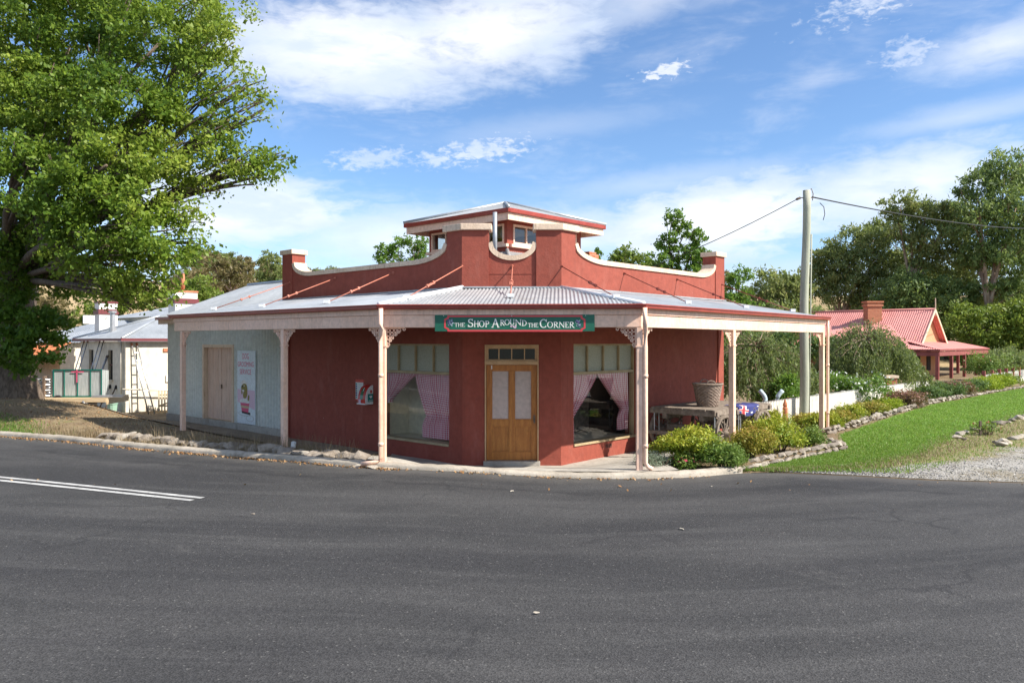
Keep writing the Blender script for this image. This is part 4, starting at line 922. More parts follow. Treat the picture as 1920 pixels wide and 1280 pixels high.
for (cx, cy, m_, sd) in ((228, 132, 'grape', 1), (1655, 148, 'grape', 2), (236, 140, 'sky_blue', 3), (1650, 140, 'sky_blue', 4), (936, 180, 'pale_pink', 5)):
    mb = MB(); rr = random.Random(sd)
    for i in range(16 if m_ != 'pale_pink' else 9):
        x, y = sp(cx + rr.uniform(-28, 28), cy + rr.uniform(-32, 34) * (1 if m_ != 'pale_pink' else .4)); disc(mb, SG, x, y, .009 if m_ != 'pale_pink' else .018, .009, .0175 + .0004 * i, 8)
    mb.build('painted_posy', m_, sign, norm=False)
for x in (sg0 + .16, 0, sg1 - .16):
    mb = MB(); disc(mb, SG, x, sz1 - .018, .007, .007, .02, 8); mb.build('screw', 'white', sign, norm=False)

# ------------------------------------------------------------------ defibrillator cabinet and notice
ua, ub = uL(699.5), uL(684.5)
za_, zc_ = .90, 1.36
aed = thing('defibrillator_cabinet', 'red and white defibrillator cabinet with green heart label on the shaded red wall', 'cabinet', WL((ua + ub) / 2, 0, za_))
AQ = .0 - .035
WA = lambda u, q, z: WL(u, q + AQ, z)
prof = [(0, za_ + .03), (.26, za_ + .03), (.265, za_ + .12), (.25, za_ + .22), (.22, za_ + .31), (.17, za_ + .39), (.09, za_ + .445), (0, za_ + .46)]
def qprism(mb, prof, u0, u1):
    n = len(prof); v = [WA(u0, q, z) for q, z in prof] + [WA(u1, q, z) for q, z in prof]
    mb.add(v, [tuple(range(n)), tuple(range(2 * n - 1, n - 1, -1))] + [(i, n + i, n + (i + 1) % n, (i + 1) % n) for i in range(n)])
mb = MB(); qprism(mb, prof, ua + .02, ub - .02); mb.build('door_cover', 'aed_red', aed)
for u0, u1 in ((ua, ua + .018), (ub - .018, ub)):
    mb = MB(); qprism(mb, [(q * .96 if q else 0, z if z > za_ + .05 else z) for q, z in prof], u0, u1); mb.build('side_panel', 'white', aed)
mb = MB(); mb.box(WA, ua, ub, 0, .28, za_, za_ + .028); mb.build('base_tray', 'white', aed)
def qface(mb, u0, u1, i0, i1, off=.004):
    for i in range(i0, i1):
        (q0, z0_), (q1, z1_) = prof[i], prof[i + 1]; mb.add([WA(u0, q0 + off, z0_), WA(u1, q0 + off, z0_), WA(u1, q1 + off, z1_ + off * .5), WA(u0, q1 + off, z1_ + off * .5)], [(0, 1, 2, 3)])
mb = MB(); qface(mb, ua + .10, ub - .10, 2, 5); mb.build('viewing_window', 'aed_glass', aed, norm=False)
mb = MB(); qface(mb, ua + .13, ub - .16, 4, 5, .008); mb.build('instruction_label', 'white', aed, norm=False)
WS = lambda u, q, z: WL(ua - .001 - q, u + AQ, z)    # on the side panel: u outwards
mb = MB(); mb.box(WS, .03, .19, 0, .003, za_ + .06, za_ + .25); gl = mb.build('heart_label', 'aed_green', aed)
mb = MB(); hx, hz = .105, za_ + .18
pts = [(.016 * 16 * math.sin(t) ** 3 / 16, (13 * math.cos(t) - 5 * math.cos(2 * t) - 2 * math.cos(3 * t) - math.cos(4 * t)) / 16 * .016) for t in np.linspace(0, 2 * math.pi, 24, endpoint=False)]
mb.add([WS(hx + x * 2.6, .0045, hz + z * 2.6) for x, z in pts], [tuple(range(24))]); mb.build('heart', 'white', gl, norm=False)
def text(body, fr, u0, u1, zb, h, q, mat, parent, name='lettering', sx=1):
    cu = bpy.data.curves.new(name, 'FONT'); cu.body = body; cu.size = 1; o = bpy.data.objects.new(name, cu); COL.objects.link(o)
    dg = bpy.context.evaluated_depsgraph_get(); me = bpy.data.meshes.new_from_object(o.evaluated_get(dg)); bpy.data.objects.remove(o)
    vv = [v.co.copy() for v in me.vertices]; ff = [tuple(p.vertices) for p in me.polygons]
    x0, x1 = min(v.x for v in vv), max(v.x for v in vv); y0, y1 = min(v.y for v in vv), max(v.y for v in vv)
    mb = MB(); mb.add([fr(u0 + (v.x - x0) / (x1 - x0) * (u1 - u0), q, zb + (v.y - y0) / (y1 - y0) * h) for v in vv], ff)
    return mb.build(name, mat, parent, norm=False)
text('AED', WS, .175, .045, za_ + .07, .045, .0045, 'white', gl)
mb = MB(); mb.box(WS, .07, .12, 0, .003, za_ + .27, za_ + .34); mb.build('small_label', 'aed_red', aed)
mb = MB(); qface(mb, ub - .14, ub - .05, 1, 2, .005); mb.build('logo_mark', 'pale_pink', aed, norm=False)
un = uL(665); note = thing('wall_notice', 'red and white first aid instruction sheet beside the defibrillator cabinet', 'notice', WL(un, 0, .93))
WN = lambda u, q, z: WL(u, q - .035, z)
mb = MB(); mb.box(WN, un - .30, un, 0, .006, .95, 1.47); mb.build('sheet', 'white', note)
mb = MB(); mb.box(WN, un - .33, un, .006, .008, 1.40, 1.47); mb.box(WN, un - .33, un, .006, .008, .95, .99); mb.build('red_band', 'aed_red', note)
for i in range(7):
    mb = MB(); mb.box(WN, un - .06, un - .012, .006, .009, 1.01 + i * .055, 1.05 + i * .055); mb.build('step_square', 'aed_green' if i % 3 == 0 else 'flag_blue', note)
mb = MB()
for i in range(13): mb.box(WN, un - .30 + (i % 3) * .02, un - .08, .006, .0075, 1.015 + i * .029, 1.023 + i * .029)
mb.build('text_lines', 'tank', note)

# ------------------------------------------------------------------ corrugated shed behind the shop
ushed0, ushed1 = ULE + .02, uL(312)
shed = thing('corrugated_shed', 'pale green corrugated iron shed with grey gable roof adjoining the red shop', 'shed', WL(10.5, 0, -.1))
du1, du0 = uL(380), uL(438); ZD = 2.31; ZSH = 3.22
SW = lambda u, q, z: WL(u, q - .02, z)
mb = MB(); O = WL(0, -.05, 0); U = Vector((DL.x, DL.y, 0)); V = Vector((0, 0, 1)); Nn = Vector((NL.x, NL.y, 0))
for (a, b, z0_, z1_) in ((ushed0, du0, -.02, ZSH), (du0, du1, ZD, ZSH), (du1, ushed1, -.02, ZSH)): mb.corr(O, U, V, Nn, [(a, z0_), (b, z0_), (b, z1_), (a, z1_)], .155, .042, 10)
mb.build('wall', 'green_iron', shed, smooth=True, norm=False)
mb = MB(); mb.box(SW, ushed1 - .06, ushed1, -6.2, -.05, -.1, ZSH); mb.box(SW, ushed0, ushed1, -6.26, -6.2, -.1, ZSH); mb.build('rear_wall', 'green_iron', shed)
mb = MB(); mb.box(SW, ushed0, ushed1, -.1, .03, -.35, -.022); mb.build('plinth', 'concrete', shed)
mb = MB(); w = .1
mb.box(SW, du0, du0 + w, -.12, .035, -.02, ZD); mb.box(SW, du1 - w, du1, -.12, .035, -.02, ZD); mb.box(SW, du0 + w, du1 - w, -.12, .035, ZD - w, ZD); mb.build('door_frame', 'old_frame', shed)
n = 10; dl = du1 - w - (du0 + w)
for half in range(2):
    a = du0 + w + dl / 2 * half; b = a + dl / 2; mb = MB(); mb.box(SW, a + .006, b - .006, -.13, -.115, .0, ZD - w); dd = mb.build('door', 'old_door', shed)
    for i in range(5):
        m_ = MB(); u0 = a + .008 + (b - a - .016) * i / 5; m_.box(SW, u0 + .003, u0 + (b - a - .016) / 5 - .003, -.1149, -.10 + .002 * (i % 2), .0, ZD - w); m_.build('board', 'old_door', dd)
mb = MB(); mb.box(SW, (du0 + du1) / 2 - .06, (du0 + du1) / 2 - .03, -.098, -.06, .95, 1.08); mb.build('door_latch', 'iron', shed)
rid = 3.1
mb = MB(); A = WL(ushed0 - .3, .22, 3.22); B = WL(ushed1 + .18, .22, 3.22); C = WL(ushed1 + .18, -rid, 4.47); D = WL(ushed0 - .3, -rid, 4.47); panel(mb, A, B, C, D); 
A2 = WL(ushed0 - .3, -2 * rid - .2, 3.22); B2 = WL(ushed1 + .18, -2 * rid - .2, 3.22); panel(mb, A2, B2, C, D); rf = mb.build('roof', 'zinc', shed, smooth=True, norm=False)
mb = MB(); mb.tube([C + Vector((0, 0, .01)), D + Vector((0, 0, .01))], .07, 10); mb.build('ridge_cap', 'zinc', rf, smooth=True)
mb = MB(); mb.prism(lambda u, q, z: WL(ushed1 - .03 + q, u, z), [(-.05, ZSH), (-2 * rid, ZSH), (-rid, 4.42)], -.03, .03); mb.build('gable', 'green_iron', shed)
mb = MB(); mb.box(WL, ushed1 - 2.0, ushed1 + .2, .2, .30, 3.12, 3.21); mb.build('gutter', 'gutter', shed)
mb = MB(); mb.box(WL, ushed1 - 1.5, ushed1 + .18, .12, .2, 2.98, 3.2); mb.build('fascia', 'coping', shed)

# dog grooming sign
pu1, pu0 = uL(446), uL(479.5); pz0, pz1 = .0, 2.13
poster = thing('grooming_sign', 'tall pale board reading DOG GROOMING SERVICE with a painted dog in a tub', 'sign', WL((pu0 + pu1) / 2, .03, pz0))
PW, PH = pu1 - pu0, pz1 - pz0
WP = lambda u, q, z: WL(u, q - .008, z)
mb = MB(); mb.box(WP, pu0, pu1, 0, .025, pz0, pz1); mb.build('board', 'sign_board', poster)
def pp(x, y): return pu1 - (x - 95) / 280 * PW, pz1 - (y - 60) / 1190 * PH      # picture coordinates of the board
def ptext(s_, x0, x1, y0, y1):
    a, zt2 = pp(x0, y0); b, zb2 = pp(x1, y1); text(s_, WP, a, b, zb2, zt2 - zb2, .0275, 'pink', poster)
ptext('DOG', 178, 276, 103, 195); ptext('GROOMING', 104, 352, 240, 320); ptext('SERVICE', 136, 314, 362, 444)
def pblob(name, pts, mat, q):
    mb = MB(); mb.add([WP(pp(*p)[0], q, pp(*p)[1]) for p in pts], [tuple(range(len(pts)))]); mb.build(name, mat, poster, norm=False)
def pell(name, cx, cy, rx, ry, mat, q, n=16, rot=0): pblob(name, [(cx + rx * math.cos(a) * math.cos(rot) - ry * math.sin(a) * math.sin(rot), cy + rx * math.cos(a) * math.sin(rot) + ry * math.sin(a) * math.cos(rot)) for a in np.linspace(0, 2 * math.pi, n, endpoint=False)], mat, q)
pblob('painted_ground', [(100, 690), (372, 700), (372, 1010), (100, 900)], 'pale_pink', .0265)
pell('painted_puddle', 210, 1085, 95, 40, 'tank', .027); pell('painted_puddle', 295, 1155, 62, 50, 'tank', .0271); pell('painted_puddle', 210, 1083, 88, 34, 'sign_board', .0275); pell('painted_puddle', 295, 1155, 56, 44, 'sign_board', .0276)
pblob('painted_shadow', [(165, 1045), (300, 1060), (300, 1098), (170, 1080)], 'black', .028)
pblob('painted_tub', [(146, 915), (286, 915), (270, 1065), (168, 1050)], 'pink', .0285); pblob('painted_band', [(152, 955), (282, 960), (278, 1000), (158, 990)], 'pallet', .029)
for cx, cy, r_ in ((170, 880, 34), (215, 870, 40), (258, 885, 34), (205, 570, 34), (180, 590, 24), (235, 590, 24)): pell('painted_foam', cx, cy, r_, r_ * .85, 'white', .0292 + .0001 * (cx % 7))
pell('painted_dog', 222, 770, 34, 74, 'olive', .0287, rot=.15); pell('painted_dog', 205, 660, 46, 66, 'olive', .0305, rot=.2); pell('painted_dog', 240, 680, 17, 62, 'olive', .031, rot=-.1); pell('painted_dog', 172, 735, 12, 40, 'olive', .0312); pell('painted_tail', 275, 825, 13, 52, 'olive', .0312, rot=.1)
pell('painted_nose', 180, 645, 14, 14, 'black', .0325); pell('painted_eye', 208, 632, 7, 11, 'white', .0326); pell('painted_mouth', 192, 712, 16, 18, 'white', .0327)

# ------------------------------------------------------------------ foliage helpers
def zt(x, y): return float(zterr(x, y))
def quads_obj(name, V, n, mat, parent, rnd, smooth=False):
    o0 = ORG[parent.name] if parent is not None else Vector((0, 0, 0))
    V = V.reshape(-1, 3) - np.array(o0); k = len(V) // n
    me = bpy.data.meshes.new(name); me.vertices.add(len(V)); me.vertices.foreach_set('co', V.astype(np.float32).ravel())
    me.loops.add(len(V)); me.loops.foreach_set('vertex_index', np.arange(len(V), dtype=np.int32)); me.polygons.add(k)
    me.polygons.foreach_set('loop_start', np.arange(0, len(V), n, dtype=np.int32)); me.polygons.foreach_set('loop_total', np.full(k, n, np.int32))
    me.update(calc_edges=True); a = me.attributes.new('rnd', 'FLOAT', 'FACE'); a.data.foreach_set('value', np.clip(rnd, 0, 1).astype(np.float32))
    me.materials.append(mat); o = bpy.data.objects.new(name, me); COL.objects.link(o); ORG[o.name] = o0.copy()
    if parent is not None: o.parent = parent
    return o
def unit(v): return v / np.maximum(np.linalg.norm(v, axis=-1, keepdims=True), 1e-6)
def leaves(name, pos, size, mat, parent, rnd, aspect=.5, up=.5, droop=.3, out=None):
    n = len(pos); a = rng.normal(size=(n, 3)); a[:, 2] -= droop * 1.5; a = unit(a)
    nr = rng.normal(size=(n, 3)); nr[:, 2] += up
    if out is not None: nr += out * .8
    b = unit(np.cross(a, unit(nr))); s = (size * np.clip(rng.lognormal(0, .34, n), .45, 1.9))[:, None]
    V = np.stack([pos - a * s * .5, pos + b * s * aspect * .5, pos + a * s * .5, pos - b * s * aspect * .5], 1)
    return quads_obj(name, V, 4, mat, parent, rnd)
def lobe_points(c, r, n, ncl, spread, inner=.35, low=-1.0):
    """leaf positions gathered into clumps through an ellipsoid"""
    d = unit(rng.normal(size=(ncl, 3))); d[:, 2] = np.maximum(d[:, 2], low); f = rng.uniform(inner, 1, ncl) ** .6
    f *= rng.uniform(.82, 1.14, ncl)
    cc = np.array(c) + d * f[:, None] * np.array(r); k = rng.integers(0, ncl, n)
    g = rng.normal(size=(n, 3)) * spread; g[:, 2] *= .7
    return cc[k] + g, rng.uniform(0, 1, ncl)[k], d[k]
def limb(mb, a, b, r0, r1, bend=.15, n=6, sides=8):
    a = Vector(a); b = Vector(b); L = (b - a).length; m = (a + b) / 2 + Vector((random.uniform(-1, 1), random.uniform(-1, 1), random.uniform(.2, 1))) * bend * L
    pts = []
    for i in range(n + 1):
        t = i / n; pts.append(a * (1 - t) ** 2 + m * 2 * t * (1 - t) + b * t * t)
    mb.tube(pts, [r0 + (r1 - r0) * (i / n) ** .8 for i in range(n + 1)], sides); return pts
def lobe_tree(name, label, base, lobes, mat, leaf, bark, tr, split=.35, cov=1.75, aspect=.45, spread=None, group=None, droop=.3, ncl_k=1.0, twigs=True, trunk_lean=0, up=.5, cat='tree'):
    """lobes: (px, py, Y, rx px, rz px); the crown is leaf clumps on limbs"""
    bx, by = base; bz = zt(bx, by) - .15
    root = thing(name, label, cat, (bx, by, bz + .1), group)
    L = []
    for l in lobes:
        px, py, Y, rx, rz = l[:5]; c = at(px, py, Y); L.append((c, Vector((rx / F * Y, rx / F * Y * .9, rz / F * Y))))
    cz = sum(c.z for c, _ in L) / len(L); lo = min(c.z - r.z for c, r in L)
    zs_ = max(bz + 1.0, min(lo, bz + split * (cz - bz) * 2)); cx_ = sum(c.x for c, _ in L) / len(L)
    fork = Vector((bx + (cx_ - bx) * .3 + trunk_lean, by, zs_))
    mb = MB(); mb.tube([(bx, by, bz - .3), (bx, by, bz + .25 * (zs_ - bz)), tuple(Vector((bx, by, 0)).lerp(fork, .5).xy) + (bz + .6 * (zs_ - bz),), tuple(fork)], [tr * 1.5, tr * 1.08, tr * .95, tr * .82], 10)
    for c, r in L:
        pts = limb(mb, fork - Vector((0, 0, tr * .4)), c, tr * .42, tr * .08, .14)
        if twigs:
            for k in range(4):
                d = Vector(unit(rng.normal(size=3))); e = c + Vector((d.x * r.x, d.y * r.y, abs(d.z) * r.z * .8 - .1 * r.z)) * .85; limb(mb, pts[3 + k % 3], e, tr * .12, tr * .03, .12, 4, 5)
    mb.build('trunk', bark, root, smooth=True, norm=False)
    P, Rn, D = [], [], []
    for c, r in L:
        n = int(cov * math.pi * r.x * r.z / (leaf * leaf * aspect * .25)); ncl = max(8, int(ncl_k * 26 * (r.x * r.z) ** .5 / max(leaf * 3, .25)))
        p, q, d = lobe_points(c, r, n, ncl, spread or min(r.x, r.z) * .16); P.append(p); Rn.append(q); D.append(d)
    P = np.concatenate(P); Rn = np.concatenate(Rn); D = np.concatenate(D)
    leaves('crown', P, leaf, mat, root, .55 * Rn + .45 * rng.uniform(0, 1, len(P)), aspect, up, droop, D)
    return root

# ------------------------------------------------------------------ the elm at the left
def elm():
    bx, by = -15.75, 24.0; bz = zt(bx, by)
    root = thing('elm_tree', 'huge bright green elm with thick dark trunk leaning over the left street', 'tree', (bx, by, bz))
    mb = MB(); pts = [(bx, by, bz - .4), (bx + .02, by, bz + .25), (bx - .02, by, bz + .9), (bx - .08, by, bz + 1.8), (bx + .05, by, bz + 3.0), (bx + .25, by, bz + 4.2)]
    mb.tube(pts, [1.05, .80, .62, .58, .56, .52], 18)
    rn = random.Random(3)
    mb.v = [(x + .05 * math.sin(7 * math.atan2(y - by, x - bx) + z * 1.1), y + .05 * math.sin(9 * math.atan2(y - by, x - bx) + z), z) for x, y, z in mb.v]
    fork = Vector(pts[-1]) - Vector((0, 0, .5))
    lobes = [(130, 90, 22, 150, 115, .85), (300, 80, 21, 120, 90, .85), (400, 70, 20.5, 62, 50, .5), (385, 130, 20.5, 60, 46, .55), (460, 165, 20, 48, 40, .34), (495, 205, 20, 26, 26, .22), (430, 225, 20, 46, 30, .4), (340, 205, 20.5, 90, 66, .75), (215, 195, 20, 130, 85, .9), (60, 190, 21, 110, 110, 1),
             (405, 262, 20, 60, 30, .6), (450, 300, 20, 52, 34, .65), (510, 300, 20, 34, 26, .6), (488, 330, 20, 40, 20, .5), (320, 305, 19.5, 84, 56, .85), (200, 310, 19, 110, 60, 1), (110, 370, 19, 90, 60, 1), (260, 385, 19, 90, 46, .9), (50, 300, 19.5, 90, 60, 1), (380, 350, 20, 40, 24, .4),
             (345, 405, 19.5, 46, 34, .55), (160, 440, 19, 80, 46, .95), (270, 450, 19, 80, 40, .85), (360, 455, 19.8, 36, 26, .4), (325, 485, 19.5, 46, 30, .6), (215, 495, 19.2, 70, 36, .85), (270, 530, 19.4, 62, 28, .7), (205, 550, 19.5, 44, 24, .55), (245, 568, 19.6, 36, 16, .4), (310, 548, 19.7, 34, 20, .35), (150, 500, 19.5, 50, 30, .5),
             (20, 420, 22, 60, 80, .7), (70, 480, 22.5, 80, 50, .9), (150, 540, 23, 60, 30, .6), (20, 520, 22.6, 60, 40, .8), (250, -20, 22, 220, 70, .75), (40, -20, 23, 200, 120, .8), (-120, 150, 23, 150, 200, .7), (-140, 380, 22, 150, 150, .7), (385, 10, 21.5, 50, 40, .45), (120, 250, 24.5, 170, 130, .5)]
    P, Rn, D = [], [], []
    for (px, py, Y, rx, rz, cov) in lobes:
        c = at(px, py, Y); r = Vector((rx / F * Y, rx / F * Y * .85, rz / F * Y))
        lp = limb(mb, fork, c, .19 if rx > 70 else .13, .035, .10, 7, 8)
        for k in range(7):
            d = Vector(unit(rng.normal(size=3))); e = c + Vector((d.x * r.x, d.y * r.y, d.z * r.z)) * .9; limb(mb, lp[3 + k % 4], e, .05, .012, .12, 4, 5)
        leaf = .098; n = int(1.8 * cov * math.pi * r.x * r.z / (leaf * leaf * .6 * .25)); n = min(n, 22000)
        p, q, d = lobe_points(c, r, n, max(14, int(26 * r.x * r.z)), .17, .25); P.append(p); Rn.append(q); D.append(d)
    mb.build('trunk', 'bark', root, smooth=True, norm=False)
    P = np.concatenate(P); Rn = np.concatenate(Rn); D = np.concatenate(D)
    big = .5 + .5 * np.sin(P[:, 0] * .8 + P[:, 2] * .6 + 1.0) * np.cos(P[:, 2] * 1.0 - P[:, 1] * .5)  # broad yellow-green and deep green masses, adding shade contrast through leaf colour
    leaves('crown', P, .10, L_ELM, root, .22 * Rn + .33 * rng.uniform(0, 1, len(P)) + .45 * big - .03, .6, .6, .5, D)
    # low epicormic sprays round the trunk
    P, Rn, D = [], [], []
    for (px, py, Y, rx, rz) in ((35, 610, 22.6, 62, 40), (75, 650, 22.4, 48, 40), (25, 670, 22.4, 50, 40), (90, 600, 22.8, 40, 30), (10, 560, 22.6, 46, 30)):
        c = at(px, py, Y); r = Vector((rx / F * Y, rx / F * Y * .8, rz / F * Y)); n = int(2.0 * math.pi * r.x * r.z / (.12 * .12 * .6 * .25))
        p, q, d = lobe_points(c, r, n, 16, .14, .3); P.append(p); Rn.append(q); D.append(d)
    P = np.concatenate(P); leaves('low_shoots', P, .12, L_ELM_SHADE, root, .5 * np.concatenate(Rn) + .5 * rng.uniform(0, 1, len(P)), .6, .5, .5, np.concatenate(D))
elm()

# ------------------------------------------------------------------ buildings beyond the elm
def house_frame(C): return lambda u, q, z: Vector((C.x + DR.x * u + DL.x * q, C.y + DR.y * u + DL.y * q, z))
def cream_house():
    C = Vector((-15.2, 30.0)); fr = house_frame(C); W, D_ = 8.5, 4.9; ze = 2.40
    h = thing('cream_cottage', 'low cream rendered cottage with grey hip roof and burgundy gutter behind the ladders', 'house', (C.x, C.y, zt(C.x, C.y)))
    wins = [(1.3, 1.78, .85, 2.05), (3.4, 3.9, .85, 2.05)]
    mb = MB(); mb.box(fr, 0, W, .0, .2, -.4, ze); mb.box(fr, 0, W, D_ - .2, D_, -.4, ze); mb.box(fr, W - .2, W, .2, D_ - .2, -.4, ze); mb.build('wall', 'house', h)
    L_ = lambda u, q, z: fr(q, u, z); mb = MB(); c = [.2] + [x for w in wins for x in w[:2]] + [D_ - .2]
    for i in range(0, len(c), 2): mb.box(L_, c[i], c[i + 1], 0, .2, -.4, ze)
    for a, b, z0_, z1_ in wins: mb.box(L_, a, b, 0, .2, -.4, z0_); mb.box(L_, a, b, 0, .2, z1_, ze)
    mb.build('wall', 'house', h)
    for a, b, z0_, z1_ in wins:
        m_ = MB(); m_.box(L_, a, b, .10, .12, z0_, z1_); w_ = m_.build('window', 'dark', h)
        m_ = MB(); m_.box(L_, a, b, .06, .09, (z0_ + z1_) / 2 - .02, (z0_ + z1_) / 2 + .02); m_.build('sash_bar', 'burg', w_)
        m_ = MB(); m_.box(L_, a - .06, b + .06, -.06, .1, z0_ - .06, z0_); m_.build('sill', 'house', w_)
    mb = MB(); o_ = .22; hip(mb, -o_, W + o_, -o_, D_ + o_, 2.50, D_ / 2, W - D_ / 2, D_ / 2 - .02, D_ / 2 + .02, 3.50, .09, .012, fr); r_ = mb.build('roof', 'zinc', h, smooth=True, norm=False)
    mb = MB(); mb.tube([fr(-o_, -o_, 2.53), fr(D_ / 2, D_ / 2, 3.53)], .05, 8); mb.build('hip_cap', 'zinc', r_, smooth=True)
    mb = MB(); mb.tube([fr(D_ / 2, D_ / 2, 3.53), fr(W - D_ / 2, D_ / 2, 3.53)], .05, 8); mb.build('hip_cap', 'zinc', r_, smooth=True)
    mb = MB(); mb.tube([fr(-o_, D_ + o_, 2.53), fr(D_ / 2, D_ / 2, 3.53)], .05, 8); mb.build('hip_cap', 'zinc', r_, smooth=True)
    for a in ((-o_ - .05, W + o_, -o_ - .05, -o_ + .04), (-o_ - .05, -o_ + .04, -o_ + .04, D_ + o_)):
        mb = MB(); mb.box(fr, *a, 2.41, 2.52); mb.build('gutter', 'burg', h)
    mb = MB(); p = at(211, 625, 32.6); mb.tube([(p.x, p.y, 2.6), (p.x, p.y, 3.0)], .16, 14); mb.tube([(p.x, p.y, 3.0), (p.x, p.y, 3.62)], .10, 14); mb.tube([(p.x, p.y, 3.62), (p.x, p.y, 3.70)], .17, 14); mb.build('flue', 'alu', h, smooth=False)
    R_ = lambda u, q, z: fr(u, -q, z)
    mb = MB(); mb.box(R_, 1.45, 1.9, 0, .05, 1.98, 2.12); mb.build('wall_vent', 'terracotta', h)
    mb = MB(); mb.box(R_, 1.55, 1.95, 0, .06, .75, 1.02); mb.build('meter_box', 'white', h)
    mb = MB(); mb.tube([fr(-.25, -.35, .55), fr(2.6, -.35, .35)], .03, 8); mb.tube([fr(.02, -.35, -.5), fr(.02, -.35, .54)], .025, 8); mb.tube([fr(2.2, -.35, -.5), fr(2.2, -.35, .38)], .025, 8); mb.build('handrail', 'house', h, smooth=True)
    mb = MB(); mb.tube([L_(.25, -.07, 2.4), L_(.25, -.07, 0)], .035, 8); mb.build('downpipe', 'house', h, smooth=True)
    return fr
HF = cream_house()
def chimney(px, Y, ytop, ybot, wpx, name, label, pot):
    p = at(px, ytop, Y); w = wpx / F * Y / 2 * .8; z1_ = p.z; z0_ = zt(p.x, p.y) - .2; fr = house_frame(Vector((p.x, p.y)))
    c = thing(name, label, 'chimney', (p.x, p.y, z0_)); mb = MB(); mb.box(fr, -w, w, -w * .7, w * .7, z0_, z1_ - .02); mb.build('stack', 'white', c)
    mb = MB(); mb.box(fr, -w - .05, w + .05, -w * .7 - .05, w * .7 + .05, z1_ - .55, z1_ - .32); mb.build('band', 'burg', c); mb = MB(); mb.box(fr, -w - .03, w + .03, -w * .7 - .03, w * .7 + .03, z1_ - .02, z1_ + .07); mb.build('crown', 'terracotta' if pot else 'burg', c)
    if pot:
        mb = MB(); mb.tube([(p.x, p.y, z1_ + .07), (p.x, p.y, z1_ + .9)], [.10, .085], 12); mb.build('flue_pipe', 'terracotta', c, smooth=True); mb = MB(); mb.lathe((p.x, p.y, z1_ + .92), [(.0, .2), (.11, .14), (.14, .05), (.09, -.02)], 12); mb.build('cowl', 'alu', c, smooth=True)
chimney(199, 37, 568, 622, 40, 'white_chimney', 'tall plain white chimney rising behind the steel flue of the cream cottage', False)
chimney(343, 37, 548, 590, 52, 'banded_chimney', 'white chimney with burgundy band and rusty flue pipe left of the shed roof', True)
def back_house(px, Y, W, D_, ze, zr, name, label, wallm, roofm, wins=True, rot=None):
    p = Vector(((px - 960) / F * Y, Y)); fr = house_frame(p); zb = zt(p.x, p.y); h = thing(name, label, 'house', (p.x, p.y, zb))
    mb = MB(); mb.box(fr, 0, W, 0, D_, zb - .5, ze); mb.build('wall', wallm, h); mb = MB(); o_ = .3
    hip(mb, -o_, W + o_, -o_, D_ + o_, ze, D_ / 2, W - D_ / 2, D_ / 2 - .05, D_ / 2 + .05, zr, .12, .014, fr); mb.build('roof', roofm, h, smooth=True, norm=False)
    if wins:
        for u in (.8, 2.2):
            m_ = MB(); m_.box(fr, u, u + .7, -.03, 0.0, ze - 1.5, ze - .5); w_ = m_.build('window', 'dark', h); m_ = MB(); m_.box(fr, u - .06, u + .76, -.05, -.031, ze - .5, ze - .42); m_.box(fr, u + .32, u + .38, -.05, -.031, ze - 1.5, ze - .5); m_.build('window_frame', 'white', w_)
    return h, fr
back_house(283, 42, 6, 6, 3.75, 4.6, 'gabled_house', 'pale house with small white-framed window half hidden behind the cottage roof', 'house', 'zinc')
h2, fr2 = back_house(112, 38, 8, 7, 2.35, 3.6, 'tiled_porch_house', 'old house with grey iron roof and orange tiled porch behind the elm shoots', 'house', 'zinc', False)
mb = MB(); panel(mb, fr2(-2.4, -1.6, 1.25), fr2(-2.4, 7, 1.25), fr2(.0, 7, 2.35), fr2(.0, -1.6, 2.35), .2, .02, 6); mb.build('porch_roof', 'tile', h2, smooth=True, norm=False)
mb = MB()
for q in (-1.4, .2, 1.8, 3.4): mb.box(fr2, -2.2, -2.08, q, q + .12, -.3, 1.25)
mb.box(fr2, -2.22, -2.06, -1.6, 5, 1.1, 1.2); mb.box(fr2, -2.22, -2.06, -1.6, 5, .45, .55); mb.build('porch_timber', 'terracotta', h2)
mb = MB(); p = at(168, 600, 38); mb.box(house_frame(Vector((p.x, p.y))), -.3, .3, -.05, .05, 3.28, 3.7); q = mb.build('roof_screen', 'white', h2)
# farmhouse on the hill
def ray_hit(px, py, Y0, Y1):
    for Y in np.linspace(Y0, Y1, 400):
        p = at(px, py, Y)
        if zt(p.x, p.y) >= p.z: return p
    return at(px, py, Y1)
p = ray_hit(146, 543, 85, 320); p = p if p.y < 300 else at(146, 543, 170)
fh = thing('farmhouse', 'small white farmhouse high on the dry hillside at the left', 'house', tuple(p)); k = p.y / F
fx = lambda u, q, z: Vector((p.x + u, p.y + q, p.z + z))
mb = MB(); mb.box(fx, -14 * k, 14 * k, 0, 4, -2, 5.5 * k); mb.build('wall', 'white', fh)
mb = MB(); mb.prism(lambda u, q, z: fx(q, u, z), [(-.5, 5.5 * k), (4.5, 5.5 * k), (2, 9.5 * k)], -15 * k, 15 * k); mb.build('roof', 'zinc', fh)
for u in (-9, -2, 5, 10):
    mb = MB(); mb.box(fx, u * k, (u + 2.4) * k, -.06, 0, 1.5 * k, 4 * k); mb.build('window', 'dark', fh)

